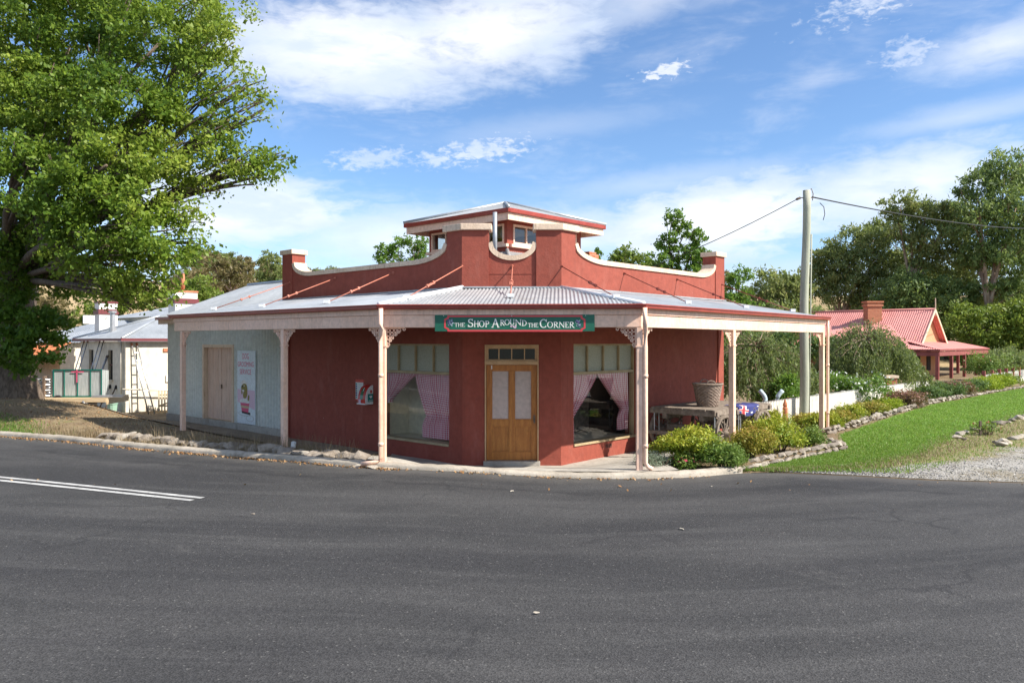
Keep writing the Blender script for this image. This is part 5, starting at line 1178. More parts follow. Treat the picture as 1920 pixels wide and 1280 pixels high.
# ------------------------------------------------------------------ trailer, crate, ladders
tp = Vector((-16.0, 25.3)); tz = zt(-14.5, 25.3); fr = frame(tp, Vector((1, .06)), Vector((-.06, 1))); dz = .52
tl = thing('flat_trailer', 'flat timber-edged trailer parked behind the elm trunk', 'trailer', (tp.x + 1, tp.y, tz))
mb = MB(); mb.box(fr, -.8, 2.45, 0, 1.6, dz - .05, dz); mb.build('deck', 'pallet', tl); mb = MB(); mb.box(fr, -.8, 2.47, -.05, -.002, dz - .14, dz - .02); mb.box(fr, 2.451, 2.5, 0, 1.6, dz - .22, dz); mb.build('edge_rail', 'pallet', tl)
mb = MB(); mb.box(fr, -.6, 2.3, .15, .25, dz - .18, dz - .051); mb.box(fr, -.6, 2.3, 1.3, 1.4, dz - .18, dz - .051); mb.build('chassis', 'iron', tl)
for u in (.1, .75):
    mb = MB(); c = fr(u, .1, tz + .16); mb.lathe((0, 0, 0), [(.0, -.08), (.15, -.08), (.2, -.05), (.2, .05), (.15, .08), (0, .08)], 18); mb.v = [(c.x + x, c.y + z + .2, c.z + y) for x, y, z in mb.v]; mb.build('wheel', 'black', tl, smooth=False)
mb = MB(); mb.tube([fr(1.75, -.1, dz - .1), fr(1.85, -.12, tz + .05)], .035, 8); mb.tube([fr(1.85, -.2, tz + .06), fr(1.85, -.05, tz + .06)], .07, 10); mb.build('jockey_stand', 'alu', tl, smooth=True)
mb = MB(); mb.box(fr, .95, 1.95, .02, .5, dz - .50, dz - .19); mb.build('toolbox', 'tank', tl, bevel=.02)
cr = thing('glass_crate', 'stack of wrapped glass panes in green strapping standing on the trailer', 'crate', tuple(fr(1.4, .5, dz)))
for i in range(4):
    mb = MB(); mb.box(fr, .55 + i * .03, 2.2, .30 + i * .12, .38 + i * .12, dz + .02, dz + .92 - .01 * i); mb.build('pane', 'packed', cr)
mb = MB()
for u in (.60, .95, 1.38, 1.8, 2.16): mb.box(fr, u, u + .028, .27, .295, dz + .01, dz + .93)
mb.box(fr, .60, 2.19, .272, .293, dz + .90, dz + .94); mb.box(fr, .60, 2.19, .272, .293, dz + .005, dz + .05); mb.build('strapping', 'net', cr)
mb = MB(); mb.box(fr, 1.36, 1.40, .262, .27, dz + .5, dz + .93); mb.box(fr, 1.2, 1.6, .262, .27, dz + .84, dz + .88); mb.build('red_tape', 'pink', cr)
rk = thing('pipe_rack', 'bundle of aluminium lengths stacked on the trailer behind the elm trunk', 'pipe rack', tuple(fr(-.2, .6, dz)))
for i in range(7):
    mb = MB(); mb.tube([fr(-.75, .3 + .05 * (i % 2), dz + .06 + i * .09), fr(.5, .3 + .05 * (i % 2), dz + .06 + i * .09)], .03, 8); mb.build('length', 'alu', rk, smooth=True)
for i, u in enumerate((-.4, .3)):
    mb = MB(); mb.box(fr, u, u + .06, .2, .45, dz, dz + .72); mb.build('upright', 'iron', rk)
al = thing('aluminium_profiles', 'short bundle of bright profiles poking off the trailer end', 'profiles', tuple(fr(2.4, .2, dz)))
for i in range(4):
    mb = MB(); mb.bar(fr(1.95, .06 + .06 * i, dz + .03 + .035 * (i % 2)), fr(2.95, .06 + .06 * i, dz + .03 + .035 * (i % 2)), .05, .03); mb.build('profile', 'alu', al)
def ladder(a0, a1, b0, b1, label, feet, red=False, r=.022, n=9):
    """rails a0-a1 and b0-b1 (foot, head)"""
    l = thing('ladder', label, 'ladder', tuple((Vector(a0) + Vector(b0)) / 2), 'ladders leaning on the cream cottage')
    for p_, q_ in ((a0, a1), (b0, b1)):
        mb = MB(); mb.tube([p_, q_], r, 8); ra = mb.build('rail', 'alu', l, smooth=True); d = (Vector(q_) - Vector(p_)).normalized()
        mb = MB(); mb.tube([Vector(q_) - d * .02, Vector(q_) + d * .09], r * 1.5, 8); mb.build('rail_cap', 'terracotta' if red else 'iron', ra)
    for i in range(1, n):
        t = i / n; mb = MB(); mb.tube([Vector(a0).lerp(Vector(a1), t), Vector(b0).lerp(Vector(b1), t)], r * .7, 6); mb.build('rung', 'alu', l)
HL_ = lambda u, q, z: HF(-q, u, z)     # left wall: u along DL, q outwards
def zz(p): return zt(p.x, p.y)
for (u, w, top, lab, rd) in ((2.15, .40, 2.42, 'aluminium ladder with red rail caps between the cottage windows', True), (3.95, .42, 2.4, 'aluminium ladder leaning nearest the tiled porch', True), (1.75, .10, 1.75, 'short folded ladder leaning left of the nearer cottage window', False)):
    A = HL_(u - .35, .95, 0); B = HL_(u - .35 + w, .95, 0); ladder((A.x, A.y, zz(A)), HL_(u, .04, top), (B.x, B.y, zz(B)), HL_(u + w, .04, top), lab, 0, rd)
A = HF(.55, -.8, 0); B = HF(.78, -.8, 0); ladder((A.x, A.y, zz(A)), HF(.22, -.05, 2.25), (B.x, B.y, zz(B)), HF(.42, -.05, 2.25), 'tall narrow extension ladder against the sunlit cream cottage wall', 0, True, .028)
for i, u in enumerate((.75, 1.35)):
    pr = thing('timber_prop', ('dark prop leaning on the cream wall nearest its corner', 'dark prop leaning on the cream wall below the nearer window')[i], 'prop', tuple(HL_(u, .5, 0)))
    mb = MB(); mb.tube([HL_(u, .55, -.4), HL_(u + .15, .03, .56)], .025, 8); mb.build('shaft', 'iron', pr, smooth=True); mb = MB(); mb.tube([HL_(u + .13, .05, .5), HL_(u + .17, .0, .63)], .05, 8); mb.build('head', 'black', pr)
bn = thing('green_bin', 'small pale green plastic bin at the corner of the cream cottage', 'bin', tuple(HL_(.35, .35, -.05))); c = HL_(.35, .35, 0); mb = MB(); mb.lathe((c.x, c.y, zz(c)), [(.0, 0), (.15, 0), (.19, .34), (.21, .34), (.21, .38), (.0, .40)], 12); mb.build('body', M('pale_green_plastic', (.30, .48, .38, 1), None, rough=.5), bn)
# picket gate across the passage
gt = thing('picket_gate', 'old cream picket gate between the cream cottage and the shed', 'gate', tuple(HF(1.1, -.9, 0)))
g0 = HF(1.0, -.6, 0); g1 = HF(2.3, -1.1, 0); gd = Vector((g1.x - g0.x, g1.y - g0.y)); gl_ = gd.length; gf = frame(Vector((g0.x, g0.y)), gd.normalized(), Vector((-gd.y, gd.x)).normalized())
mb = MB(); npk = 13
for i in range(npk): u = gl_ * i / npk; mb.prism(gf, [(u, -.4), (u + .055, -.4), (u + .055, .42), (u + .0275, .47), (u, .42)], -.015, .01)
stuff(mb.build('pickets', 'picket_old', gt)); mb = MB(); mb.box(gf, 0, gl_, .012, .04, -.2, -.14); mb.build('rail', 'picket_old', gt); mb = MB(); mb.box(gf, 0, gl_, .012, .04, .24, .30); mb.build('rail', 'picket_old', gt); mb = MB(); mb.bar(gf(0, .045, -.17), gf(gl_, .045, .27), .02, .06); mb.build('brace', 'picket_old', gt)

# ------------------------------------------------------------------ left verge: stones, weeds, pvc stub
ROCKS = []
for s_ in range(7):
    bm = bmesh.new(); rr = random.Random(40 + s_)
    for i in range(14):
        v = Vector((rr.gauss(0, 1), rr.gauss(0, 1), rr.gauss(0, 1))).normalized() * rr.uniform(.82, 1.05); bm.verts.new((v.x * .5, v.y * .38, v.z * .32))
    r_ = bmesh.ops.convex_hull(bm, input=bm.verts); bmesh.ops.delete(bm, geom=[v for v in bm.verts if not v.link_faces], context='VERTS')
    for suffix, mm in (('', 'stone'), ('pale', 'stone_pale')):
        me = bpy.data.meshes.new('stone'); bm.to_mesh(me); me.materials.append(MT[mm]); ROCKS.append(me)
    bm.free()
def stone(parent, x, y, z, s_, pale=False, flat=1.0, rz=None):
    me = ROCKS[2 * random.randrange(7) + (1 if pale else 0)]
    return inst('stone', me, parent, (x, y, z), (random.uniform(-.25, .25), random.uniform(-.25, .25), random.uniform(0, 6.28) if rz is None else rz + random.uniform(-.25, .25)), (s_ * random.uniform(.8, 1.25), s_ * random.uniform(.8, 1.2), s_ * flat * random.uniform(.75, 1.15)))
vs_ = thing('verge_stones', 'broken stones and rubble along the left verge behind the kerb', 'stones', (-6, 16.4, .1))
for px in list(np.arange(200, 690, 13)):
    k = (px - 960) / F; x = None
    for Y in np.linspace(12, 24, 240):
        if Y - float(kline(k * Y)) > .75 - .35 * (px - 200) / 490 + .12 * math.sin(px): x = k * Y; break
    if x is None: continue
    stone(vs_, x, Y, zt(x, Y) + .08, random.uniform(.34, .6), random.random() < .06 or 232 < px < 246, .8, .5)
rb = thing('broken_concrete', 'broken concrete lumps at the foot of the corner post with the bent downpipe', 'rubble', (-2.5, 14.1, .1))
for x, y, z, s_ in ((-2.75, 13.98, .1, .30), (-2.5, 13.92, .12, .34), (-2.2, 13.86, .10, .36), (-1.95, 13.9, .07, .30), (-2.35, 14.15, .16, .32), (-2.05, 14.1, .12, .28), (-2.9, 14.2, .14, .3), (-3.1, 14.35, .12, .34)):
    o = stone(rb, x, y, z, s_ * 1.2, True, .55, .1)
mb = MB(); a_ = gnd(541, 852, .13); mb.tube([(a_.x, a_.y + .25, 0), (a_.x + .02, a_.y + .2, .12), (a_.x + .07, a_.y + .12, .36)], .05, 14, False); mb.tube([(a_.x, a_.y + .25, 0), (a_.x + .07, a_.y + .12, .36)], .043, 14, False)
tag(mb.build('pvc_pipe', 'pvc', None, smooth=True, norm=False), 'short white plastic pipe stub sticking up from the left verge', 'pipe')
def blades(name, pos, h, w, mat, lean=.35, rnd=None):
    n = len(pos); a = rng.uniform(0, 2 * np.pi, n); hh = h * rng.uniform(.5, 1.35, n); d = np.stack([np.cos(a), np.sin(a), np.zeros(n)], -1); s_ = np.stack([-np.sin(a), np.cos(a), np.zeros(n)], -1)
    tip = pos + d * (hh * lean * rng.uniform(0, 1.4, n))[:, None] + np.array([0, 0, 1]) * hh[:, None]; ww = (w * rng.uniform(.7, 1.3, n))[:, None]
    V = np.stack([pos - s_ * ww, pos + s_ * ww, tip], 1); return stuff(quads_obj(name, V, 3, mat, None, rng.uniform(0, 1, n) if rnd is None else rnd))
# dry weeds between kerb and stones
P = []
for _ in range(210):
    x = rng.uniform(-11.5, -2.3); y = float(kline(x)) + rng.uniform(.28, 1.15); c = rng.normal(size=(26, 3)) * .07 + np.array([x, y, 0]); P.append(c)
P = np.concatenate(P); P[:, 2] = zterr(P[:, 0], P[:, 1]) - .02
blades('dry_weeds', P, .17, .006, L_DRY, .75)
P = []
for _ in range(90):
    x = rng.uniform(-8, -3.0); y = float(kline(x)) + rng.uniform(.45, 1.1); c = rng.normal(size=(14, 3)) * .05 + np.array([x, y, 0]); P.append(c)
P = np.concatenate(P); P[:, 2] = zterr(P[:, 0], P[:, 1]) - .02
blades('tall_dry_stalks', P, .36, .004, L_DRY, .6)
# verge grass and mound litter
P = np.stack([rng.uniform(-26, -9.5, 26000), np.zeros(26000), np.zeros(26000)], -1); P[:, 1] = kline(P[:, 0]) + rng.uniform(.15, 1.6, len(P)) ** 1.0
keep = (np.sin(P[:, 0] * 1.3) + np.sin(P[:, 1] * 2.1 + P[:, 0]) + rng.normal(size=len(P)) * .8 > .1) & ((P[:, 0] < -10.5)); P = P[keep]; P[:, 2] = zterr(P[:, 0], P[:, 1]) - .01
blades('verge_grass', P, .07, .008, L_BRIGHT, .5)
P = np.stack([rng.uniform(-22, -8, 16000), rng.uniform(17.5, 26, 16000), np.zeros(16000)], -1); P = P[P[:, 1] > kline(P[:, 0]) + .9]; P = P[qshop(P[:, 0], P[:, 1]) > 2.6]; P[:, 2] = zterr(P[:, 0], P[:, 1]) - .01
blades('dry_grass', P, .06, .007, L_DRY, .9)
# fallen leaves: gutter line and mound
P = []
xk = rng.uniform(-13, 3.5, 2600); dk = -np.abs(rng.normal(size=2600)) * .10 - .01; w_ = np.where(xk < -2, 1, .35); ok = rng.uniform(0, 1, 2600) < w_ * (.55 + .45 * np.sin(xk * 2.1) ** 2)
P.append(np.stack([xk, kline(xk) + dk, zroad(xk) + .012], -1)[ok])
x = rng.uniform(-20, -9, 2600); y = rng.uniform(17.5, 25, 2600); ok = y > kline(x) + .4; P.append(np.stack([x, y, zterr(x, y) + .02], -1)[ok])
x = rng.uniform(-12, 9, 240); y = rng.uniform(12.2, 13.4, 240); P.append(np.stack([x, y, zroad(x) + .015], -1)[y < kline(x) - .05][:50])
P = np.concatenate(P); stuff(leaves('fallen_leaves', P, .045, L_LITTER, None, rng.uniform(0, 1, len(P)), .55, 3.0, 0))
# litter on the road: pale stones and scraps
for i, (px, py, s_, pale, lab) in enumerate(((475, 974, .05, False, 'small grey stone lying on the road past the line ends'), (960, 923, .09, True, 'pale scrap lying on the road in front of the door'), (1278, 988, .08, True, 'pale flat scrap on the road right of centre'), (1006, 1151, .06, True, 'lone pale pebble on the near road'), (1334, 909, .05, True, 'small pale stone on the road by the big shrub'))):
    g_ = gnd(px, py, .03); me = ROCKS[2 * i + 1 if pale else 2 * i]; o = bpy.data.objects.new('pebble', me); COL.objects.link(o); o.location = (g_.x, g_.y, float(zroad(g_.x)) + .012); o.scale = (s_ * 1.2, s_ * .8, s_ * .5); o.rotation_euler = (0, 0, i); tag(o, lab, 'pebble')

# ------------------------------------------------------------------ right: wagon, basket, flag
def wagon():
    Nc = Vector((4.45, 16.85)); d = DR; o_ = -NR; fr = lambda u, q, z: Vector((Nc.x + d.x * u - NR.x * q, Nc.y + d.y * u - NR.y * q, z)); zd = .88; W, Lg = 1.55, 2.75; z0_ = -.12
    w = thing('wooden_wagon', 'weathered flat timber wagon with spoked wheels under the right verandah', 'wagon', tuple(fr(Lg / 2, W / 2, z0_)))
    for i in range(8):
        mb = MB(); q0 = W * i / 8; mb.box(fr, 0 + random.uniform(-.02, .03), Lg + random.uniform(-.03, .02), q0 + .004, q0 + W / 8 - .004, zd - .04, zd + random.uniform(-.003, .004)); mb.build('plank', 'grey_wood', w)
    for q in (-.03, W): mb = MB(); mb.box(fr, -.05, Lg + .05, q - .03, q + .03, zd - .12, zd - .005); mb.build('side_rail', 'grey_wood', w)
    for u in (.05, Lg * .36, Lg * .68, Lg - .05): mb = MB(); mb.box(fr, u - .05, u + .05, -.1, W + .1, zd - .15, zd - .045); mb.build('cross_beam', 'grey_wood', w)
    for q in (.3, W - .3): mb = MB(); mb.box(fr, .0, Lg, q - .05, q + .05, zd - .26, zd - .151); mb.build('chassis_beam', 'grey_wood', w)
    mb = MB(); mb.bar(fr(-.05, W / 2, .30), fr(Lg, W / 2, .34), .1, .1); mb.build('reach_pole', 'grey_wood', w)
    rad = .44
    for u in (.42, Lg - .42):
        mb = MB(); mb.tube([fr(u, -.12, rad + z0_), fr(u, W + .12, rad + z0_)], .045, 8); mb.build('axle', 'iron', w)
        mb = MB(); mb.box(fr, u - .07, u + .07, .15, W - .15, rad + z0_ + .0, rad + z0_ + .14); mb.build('bolster', 'grey_wood', w)
        for q in (.32, W - .32):
            mb = MB(); pts = [fr(u - .36 + .72 * t, q, rad + z0_ + .14 + .16 * (2 * t - 1) ** 2) for t in np.linspace(0, 1, 9)]; mb.tube(pts, .025, 6); mb.tube([fr(u - .36 + .72 * t, q, zd - .27 - .14 * (2 * t - 1) ** 2 + .02) for t in np.linspace(0, 1, 9)][::-1], .022, 6); mb.build('leaf_spring', 'iron', w)
        for q in (-.06, W + .06):
            c = fr(u, q, rad + z0_); n_ = 28; mb = MB(); V = []; sx = Vector((d.x, d.y, 0)); sy = Vector((NR.x, NR.y, 0))
            for i in range(n_):
                a = 2 * math.pi * i / n_; e = sx * math.cos(a) + Vector((0, 0, 1)) * math.sin(a)
                for r_, y_ in ((rad - .065, -.028), (rad, -.035), (rad, .035), (rad - .065, .028)): V.append(c + e * r_ + sy * y_)
            mb.add(V, [(i * 4 + k, i * 4 + (k + 1) % 4, ((i + 1) % n_) * 4 + (k + 1) % 4, ((i + 1) % n_) * 4 + k) for i in range(n_) for k in range(4)]); wh = mb.build('wheel', 'grey_wood', w)
            for i in range(12):
                a = 2 * math.pi * (i + .3) / 12; e = sx * math.cos(a) + Vector((0, 0, 1)) * math.sin(a); mb = MB(); mb.tube([c + e * .05, c + e * (rad - .06)], [.02, .015], 6); mb.build('spoke', 'grey_wood', wh)
            mb = MB(); mb.tube([c - sy * .10, c - sy * .03, c + sy * .03, c + sy * .12], [.05, .08, .08, .05], 12); mb.build('hub', 'grey_wood', wh)
    for u in (.02, .22, 1.15, 1.25):
        for q in (-.02, W - .02): mb = MB(); mb.tube([fr(u, q, .26), fr(u, q, zd - .12)], .014, 6); mb.build('stay', 'alu', w)
    mb = MB()
    for q in (.0, W): mb.bar(fr(.02, q, zd - .13), fr(.95, q, .36), .03, .03); mb.bar(fr(1.2, q, zd - .13), fr(.4, q, .36), .03, .03)
    stuff(mb.build('diagonal_braces', 'grey_wood', w))
    mb = MB(); mb.bar(fr(-.12, -.15, .30), fr(-.12, W + .15, .30), .09, .08); mb.build('splinter_bar', 'grey_wood', w)
    mb = MB(); mb.bar(fr(Lg, W / 2, .5), fr(Lg + .7, W / 2 - .3, .55), .06, .05); mb.build('drawbar', 'iron', w)
    # basket
    c = fr(.88, .62, zd + .005); prof = [(.0, 0), (.235, 0)]; b = thing('wicker_basket', 'large round brown wicker basket standing on the wooden wagon', 'basket', tuple(c)); n_ = 36; rows = 15; H = .52
    mb = MB(); V = []
    for j in range(rows * 2 + 1):
        t = j / (rows * 2); r0 = .235 + .10 * t ** .9
        for i in range(n_ * 2):
            a = 2 * math.pi * i / (n_ * 2); ph = (i // 2 + j // 2) % 2; r_ = r0 + (.008 if ph else -.006) + (.004 if j % 2 else -.004); V.append((c.x + r_ * math.cos(a), c.y + r_ * math.sin(a), c.z + H * t))
    m_ = n_ * 2; mb.add(V, [(j * m_ + i, j * m_ + (i + 1) % m_, (j + 1) * m_ + (i + 1) % m_, (j + 1) * m_ + i) for j in range(rows * 2) for i in range(m_)]); mb.build('woven_side', 'wicker', b, norm=False)
    mb = MB(); mb.tube([(c.x + .34 * math.cos(a), c.y + .34 * math.sin(a), c.z + H) for a in np.linspace(0, 2 * math.pi, 33)], .022, 8, False); mb.build('rim', 'wicker', b, smooth=True)
    mb = MB(); mb.lathe((c.x, c.y, c.z + .01), [(0.001, 0), (.23, 0)], 24); mb.build('bottom', 'wicker', b)
    for s_ in (-1, 1): mb = MB(); mb.tube([(c.x + s_ * .1 * math.cos(a) + .0, c.y + s_ * .32 + 0 * a, c.z + H + .09 * math.sin(a)) for a in np.linspace(0, math.pi, 9)], .014, 6); mb.build('handle', 'wicker', b, smooth=True)
    # flag draped over the near edge
    fl = thing('draped_flag', 'crumpled blue flag with red and white cross draped over the wagon edge', 'flag', tuple(fr(1.5, 0, zd)))
    nu, nv = 26, 16
    def fp(s_, t): 
        u = 1.02 + 1.05 * s_; L = .75 * t - .30
        fold = .025 * math.sin(s_ * 17) * (t ** .5) + .012 * math.sin(s_ * 31 + 2 * t)
        if L < 0: return fr(u + .03 * math.sin(9 * t), -L - .03, zd + .025 + .02 * abs(math.sin(s_ * 12 + t * 8)))
        Lx = L * (.55 + .45 * math.sin(s_ * 3.0) ** 2); return fr(u + .04 * math.sin(5 * t), -.07 - abs(fold) * 1.4, zd + .015 - Lx * .55)
    def part_(name, s0, s1, t0, t1, mat, off):
        V = []; a_, b_ = max(2, int(nu * (s1 - s0))), max(2, int(nv * (t1 - t0)))
        for j in range(b_ + 1):
            for i in range(a_ + 1): p_ = fp(s0 + (s1 - s0) * i / a_, t0 + (t1 - t0) * j / b_); V.append(p_ + Vector((NR.x * off, NR.y * off, off * .6)))
        mb = MB(); mb.add(V, [(j * (a_ + 1) + i, j * (a_ + 1) + i + 1, (j + 1) * (a_ + 1) + i + 1, (j + 1) * (a_ + 1) + i) for j in range(b_) for i in range(a_)]); return mb.build(name, mat, fl, smooth=True, norm=False)
    part_('cloth', 0, 1, 0, 1, 'flag_blue', 0); part_('white_stripe', .02, .46, .62, .80, 'white', .006); part_('white_stripe', .17, .31, .36, 1, 'white', .008); part_('red_stripe', .02, .46, .67, .75, 'flag_red', .011); part_('red_stripe', .21, .27, .36, 1, 'flag_red', .013)
    for s_, t_ in ((.7, .6), (.84, .72), (.62, .8), (.9, .55)): part_('white_star', s_, s_ + .05, t_, t_ + .08, 'white', .009)
wagon()

# ------------------------------------------------------------------ shrubs and beds
def shrub(name, label, x, y, w, h, mat, leaf=.06, n=4200, aspect=.42, group=None, ncl=90, flower=None, depth=None, tip=None, spread=.055, cat='shrub'):
    n = int(n * 1.7); ncl = int(ncl * 1.5); z = zt(x, y); r = thing(name, label, cat, (x, y, z), group); dp = depth or w
    mb = MB()
    for k in range(9):
        a = k * .7; limb(mb, (x + .05 * math.cos(a), y + .05 * math.sin(a), z - .05), (x + w * .32 * math.cos(a), y + dp * .32 * math.sin(a), z + h * random.uniform(.5, .8)), .02, .006, .1, 4, 5)
    mb.build('stems', 'twig', r, norm=False)
    d = unit(rng.normal(size=(ncl, 3))); d[:, 2] = np.abs(d[:, 2]) * 1.0 - .12; f = rng.uniform(.55, 1.04, ncl) ** .5
    nh = 6; hd = np.stack([rng.uniform(-.30, .30, nh) * w, rng.uniform(-.30, .30, nh) * dp, rng.uniform(-.10, .20, nh) * h], -1); hs = rng.uniform(.55, .80, nh); hk = rng.integers(0, nh, ncl); f = f * hs[hk] * np.where(rng.uniform(0, 1, ncl) < .08, 1.25, 1)
    c = np.array([x, y, z + h * .32]) + hd[hk] + d * f[:, None] * np.array([w / 2, dp / 2, h * .70]); k = rng.integers(0, ncl, n); g = rng.normal(size=(n, 3)) * spread * np.array([1.2, 1.2, .9])
    P = c[k] + g; P[:, 2] = np.maximum(P[:, 2], z + .01); P[:, 2] = np.minimum(P[:, 2], z + h * 1.1)
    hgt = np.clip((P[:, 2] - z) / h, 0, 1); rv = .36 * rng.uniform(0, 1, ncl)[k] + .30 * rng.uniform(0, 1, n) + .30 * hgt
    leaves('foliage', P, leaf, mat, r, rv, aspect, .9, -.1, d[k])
    if flower:
        fm, fn, fs = flower; i = rng.integers(0, n, fn); Q = P[i] + d[k[i]] * .05 + np.array([0, 0, .03]); stuff(leaves('flowers', Q, fs, fm, r, rng.uniform(0, 1, fn), .9, 1, 0, d[k[i]]))
    return r
G1 = 'shrubs in the front garden bed'; G2 = 'shrubs along the picket fence'
def sg(px, py): g_ = gnd(px, py, 0); return g_.x, g_.y
x, y = sg(1300, 878); shrub('nandina_shrub', 'big yellow-green shrub with orange tips right of the corner post', x, y + .35, 1.3, .80, L_NAND, .055, 8500, group=G1, ncl=150)
x, y = sg(1364, 884); shrub('nandina_shrub', 'dense green shrub at the kerb in front of the big yellow-green one', x, y + .18, .8, .56, L_NANDG, .045, 6000, group=G1, ncl=100)
x, y = sg(1414, 862); shrub('nandina_shrub', 'bronze-tipped shrub right of the middle right verandah post', x, y + .25, .78, .62, L_NANDO, .05, 4800, group=G1)
x, y = sg(1474, 850); shrub('nandina_shrub', 'tall yellow-green shrub in front of the wagon end', x, y + .35, 1.05, .76, L_NAND, .055, 5500, group=G1)
x, y = sg(1530, 839); shrub('nandina_shrub', 'low dark green shrub left of the end verandah post', x, y + .3, .66, .46, L_NANDG, .045, 3600, group=G1)
x, y = sg(1400, 830); shrub('nandina_shrub', 'orange-leaved shrub behind the bronze-tipped one beside the wagon wheel', x, y + .2, .7, .62, L_NANDO, .05, 3000, group=G1)
x, y = sg(1440, 812); shrub('nandina_shrub', 'green shrub under the far end of the wagon', x, y, .9, .75, L_NAND, .05, 3400, group=G1)
x, y = sg(1240, 884); shrub('lavender_bush', 'low silvery bush at the foot of the corner downpipe', x, y + .22, .62, .30, L_SILVER, .035, 3200, .28, ncl=70, spread=.045)
x, y = sg(1286, 880); shrub('geranium', 'small pink-flowered plant between the silvery bush and the big shrub', x, y + .05, .5, .36, L_NANDG, .04, 900, .7, ncl=30, flower=(L_REDFL, 70, .035))
row = [(1562, 806, .85, .78, L_NAND, 'first yellow-green shrub behind the end verandah post'), (1592, 797, .95, .72, L_NANDO, 'orange-tinged shrub second in the fence row'), (1622, 789, 1.05, .88, L_NAND, 'yellow-green shrub third in the fence row'), (1655, 778, 1.1, .80, L_NANDO, 'golden orange shrub fourth in the fence row'), (1690, 769, 1.0, .76, L_LIME, 'bright lime shrub in front of the brick gate post'),
       (1722, 763, 1.35, .95, L_PINKT, 'pink-topped rounded shrub after the lime one'), (1763, 751, 1.5, 1.05, L_DEEP, 'dark green rounded shrub below the white rose arch'), (1793, 745, 1.4, 1.05, L_DEEP, 'dark green shrub with a neighbour of pink tips'), (1808, 742, 1.1, 1.0, L_PINKT, 'narrow pink-tipped shrub between two green ones'), (1833, 738, 1.6, 1.1, L_DEEP, 'green shrub before the yellow hedge plants'),
       (1852, 733, 1.3, 1.0, L_LIME, 'first lime yellow shrub toward the far lawn'), (1868, 730, 1.4, 1.0, L_LIME, 'middle lime yellow shrub toward the far lawn'), (1888, 727, 1.7, 1.15, L_LIME, 'largest lime yellow shrub toward the far lawn'), (1908, 722, 1.9, 1.2, L_WATTLE, 'last soft green shrub at the right picture edge'), (1545, 800, .8, .62, L_NANDO, 'small golden shrub just left of the end post')]
for px, py, w, h, m_, lab in row:
    x, y = sg(px, py); near = py > 765; shrub('hedge_shrub', lab, x - .2, y + .5, w, h * (.56 if near else .64), m_, .06 if near else .085, 3600 if near else 3000, group=G2, ncl=80, spread=.06 if near else .08)
# stone edgings
ed = thing('stone_edging', 'low dry stone edging round the front garden bed', 'edging', (5.6, 15.2, 0))
pts = resample([(4.15, 13.98), (5.2, 14.95), (7.3, 16.75)], 26)
for i, p_ in enumerate(pts):
    for lay in range(1 if i < 3 else 2): stone(ed, p_[0] + random.uniform(-.04, .04), p_[1] + random.uniform(-.03, .03) + .05 * lay, zt(p_[0], p_[1]) + .05 + .10 * lay, random.uniform(.19, .29), random.random() < .25, .8, .75)
pts = resample([(7.3, 16.75), (7.5, 17.4), (7.55, 18.0)], 7)
for p_ in pts: stone(ed, p_[0], p_[1], zt(*p_) + .07, .3, random.random() < .3, .8, 1.6)
ed2 = thing('garden_edging', 'long stone edging between the fence shrubs and the lawn', 'edging', (8.4, 19.9, 0))
pts = resample([(8.1, 19.75), (11.4, 23.8), (15.8, 29.2), (19.4, 32.8), (27.2, 40.6)], 100)
for i, p_ in enumerate(pts):
    for lay in range(2 if i < 60 else 1): stone(ed2, p_[0] + random.uniform(-.06, .06), p_[1] + random.uniform(-.06, .06) - .02 * lay, zt(p_[0], p_[1]) + .05 + .09 * lay, random.uniform(.21, .32), random.random() < .3, .75, .8)
ed3 = thing('rock_border', 'loose pale rock border between the lawn and the gravel', 'rocks', (12.5, 19, 0))
for px, py, s_ in ((1800, 815, .42), (1795, 822, .3), (1812, 811, .3), (1806, 826, .22), (1826, 807, .25), (1842, 806, .3), (1856, 800, .32), (1872, 795, .45), (1888, 793, .35), (1898, 789, .4), (1910, 785, .42), (1925, 782, .4), (1905, 823, .5), (1875, 838, .45), (1882, 832, .32), (1866, 833, .26), (1918, 820, .34)):
    g_ = gnd(px, py, 0); stone(ed3, g_.x, g_.y, zt(g_.x, g_.y) + .06, s_ * random.uniform(.8, 1.1), random.random() < .7, .75)
ps = gnd(1838, 815, 0); mb = MB(); mb.bar((ps.x, ps.y, -.1), (ps.x, ps.y, .36), .05, .05); tag(mb.build('marker_peg', 'iron', None), 'short dark peg standing among the loose border rocks', 'peg')
shrub('rose_bush', 'small sparse rose in the loose rock border', ps.x + .25, ps.y + .1, .5, .35, L_NANDG, .05, 300, .6, ncl=20, flower=(L_REDFL, 10, .05))
# lawn blades
def lawn_pts(n, t0, t1, k0, k1):
    a = resample(STONE_LINE, 400); b = resample(LAWN_OUT, 400); i = (k0 + (k1 - k0) * rng.uniform(0, 1, n) ** 1.4) * 399; j = i.astype(int); t = rng.uniform(t0, t1, n)[:, None]
    P = a[j] * (1 - t) + b[j] * t + rng.normal(size=(n, 2)) * .08; return np.stack([P[:, 0], P[:, 1], zterr(P[:, 0], P[:, 1]) + .012], -1)
P = lawn_pts(120000, .01, .93, .012, .55); blades('lawn_grass', P, .04, .010, L_GRASS, .7)
P = lawn_pts(9000, .8, 1.25, .0, .3); blades('lawn_fringe', P, .05, .008, L_DRY, .9)
P = lawn_pts(3500, .0, 1.1, .0, .06); blades('lawn_fringe_green', P, .05, .008, L_GRASS, .9)

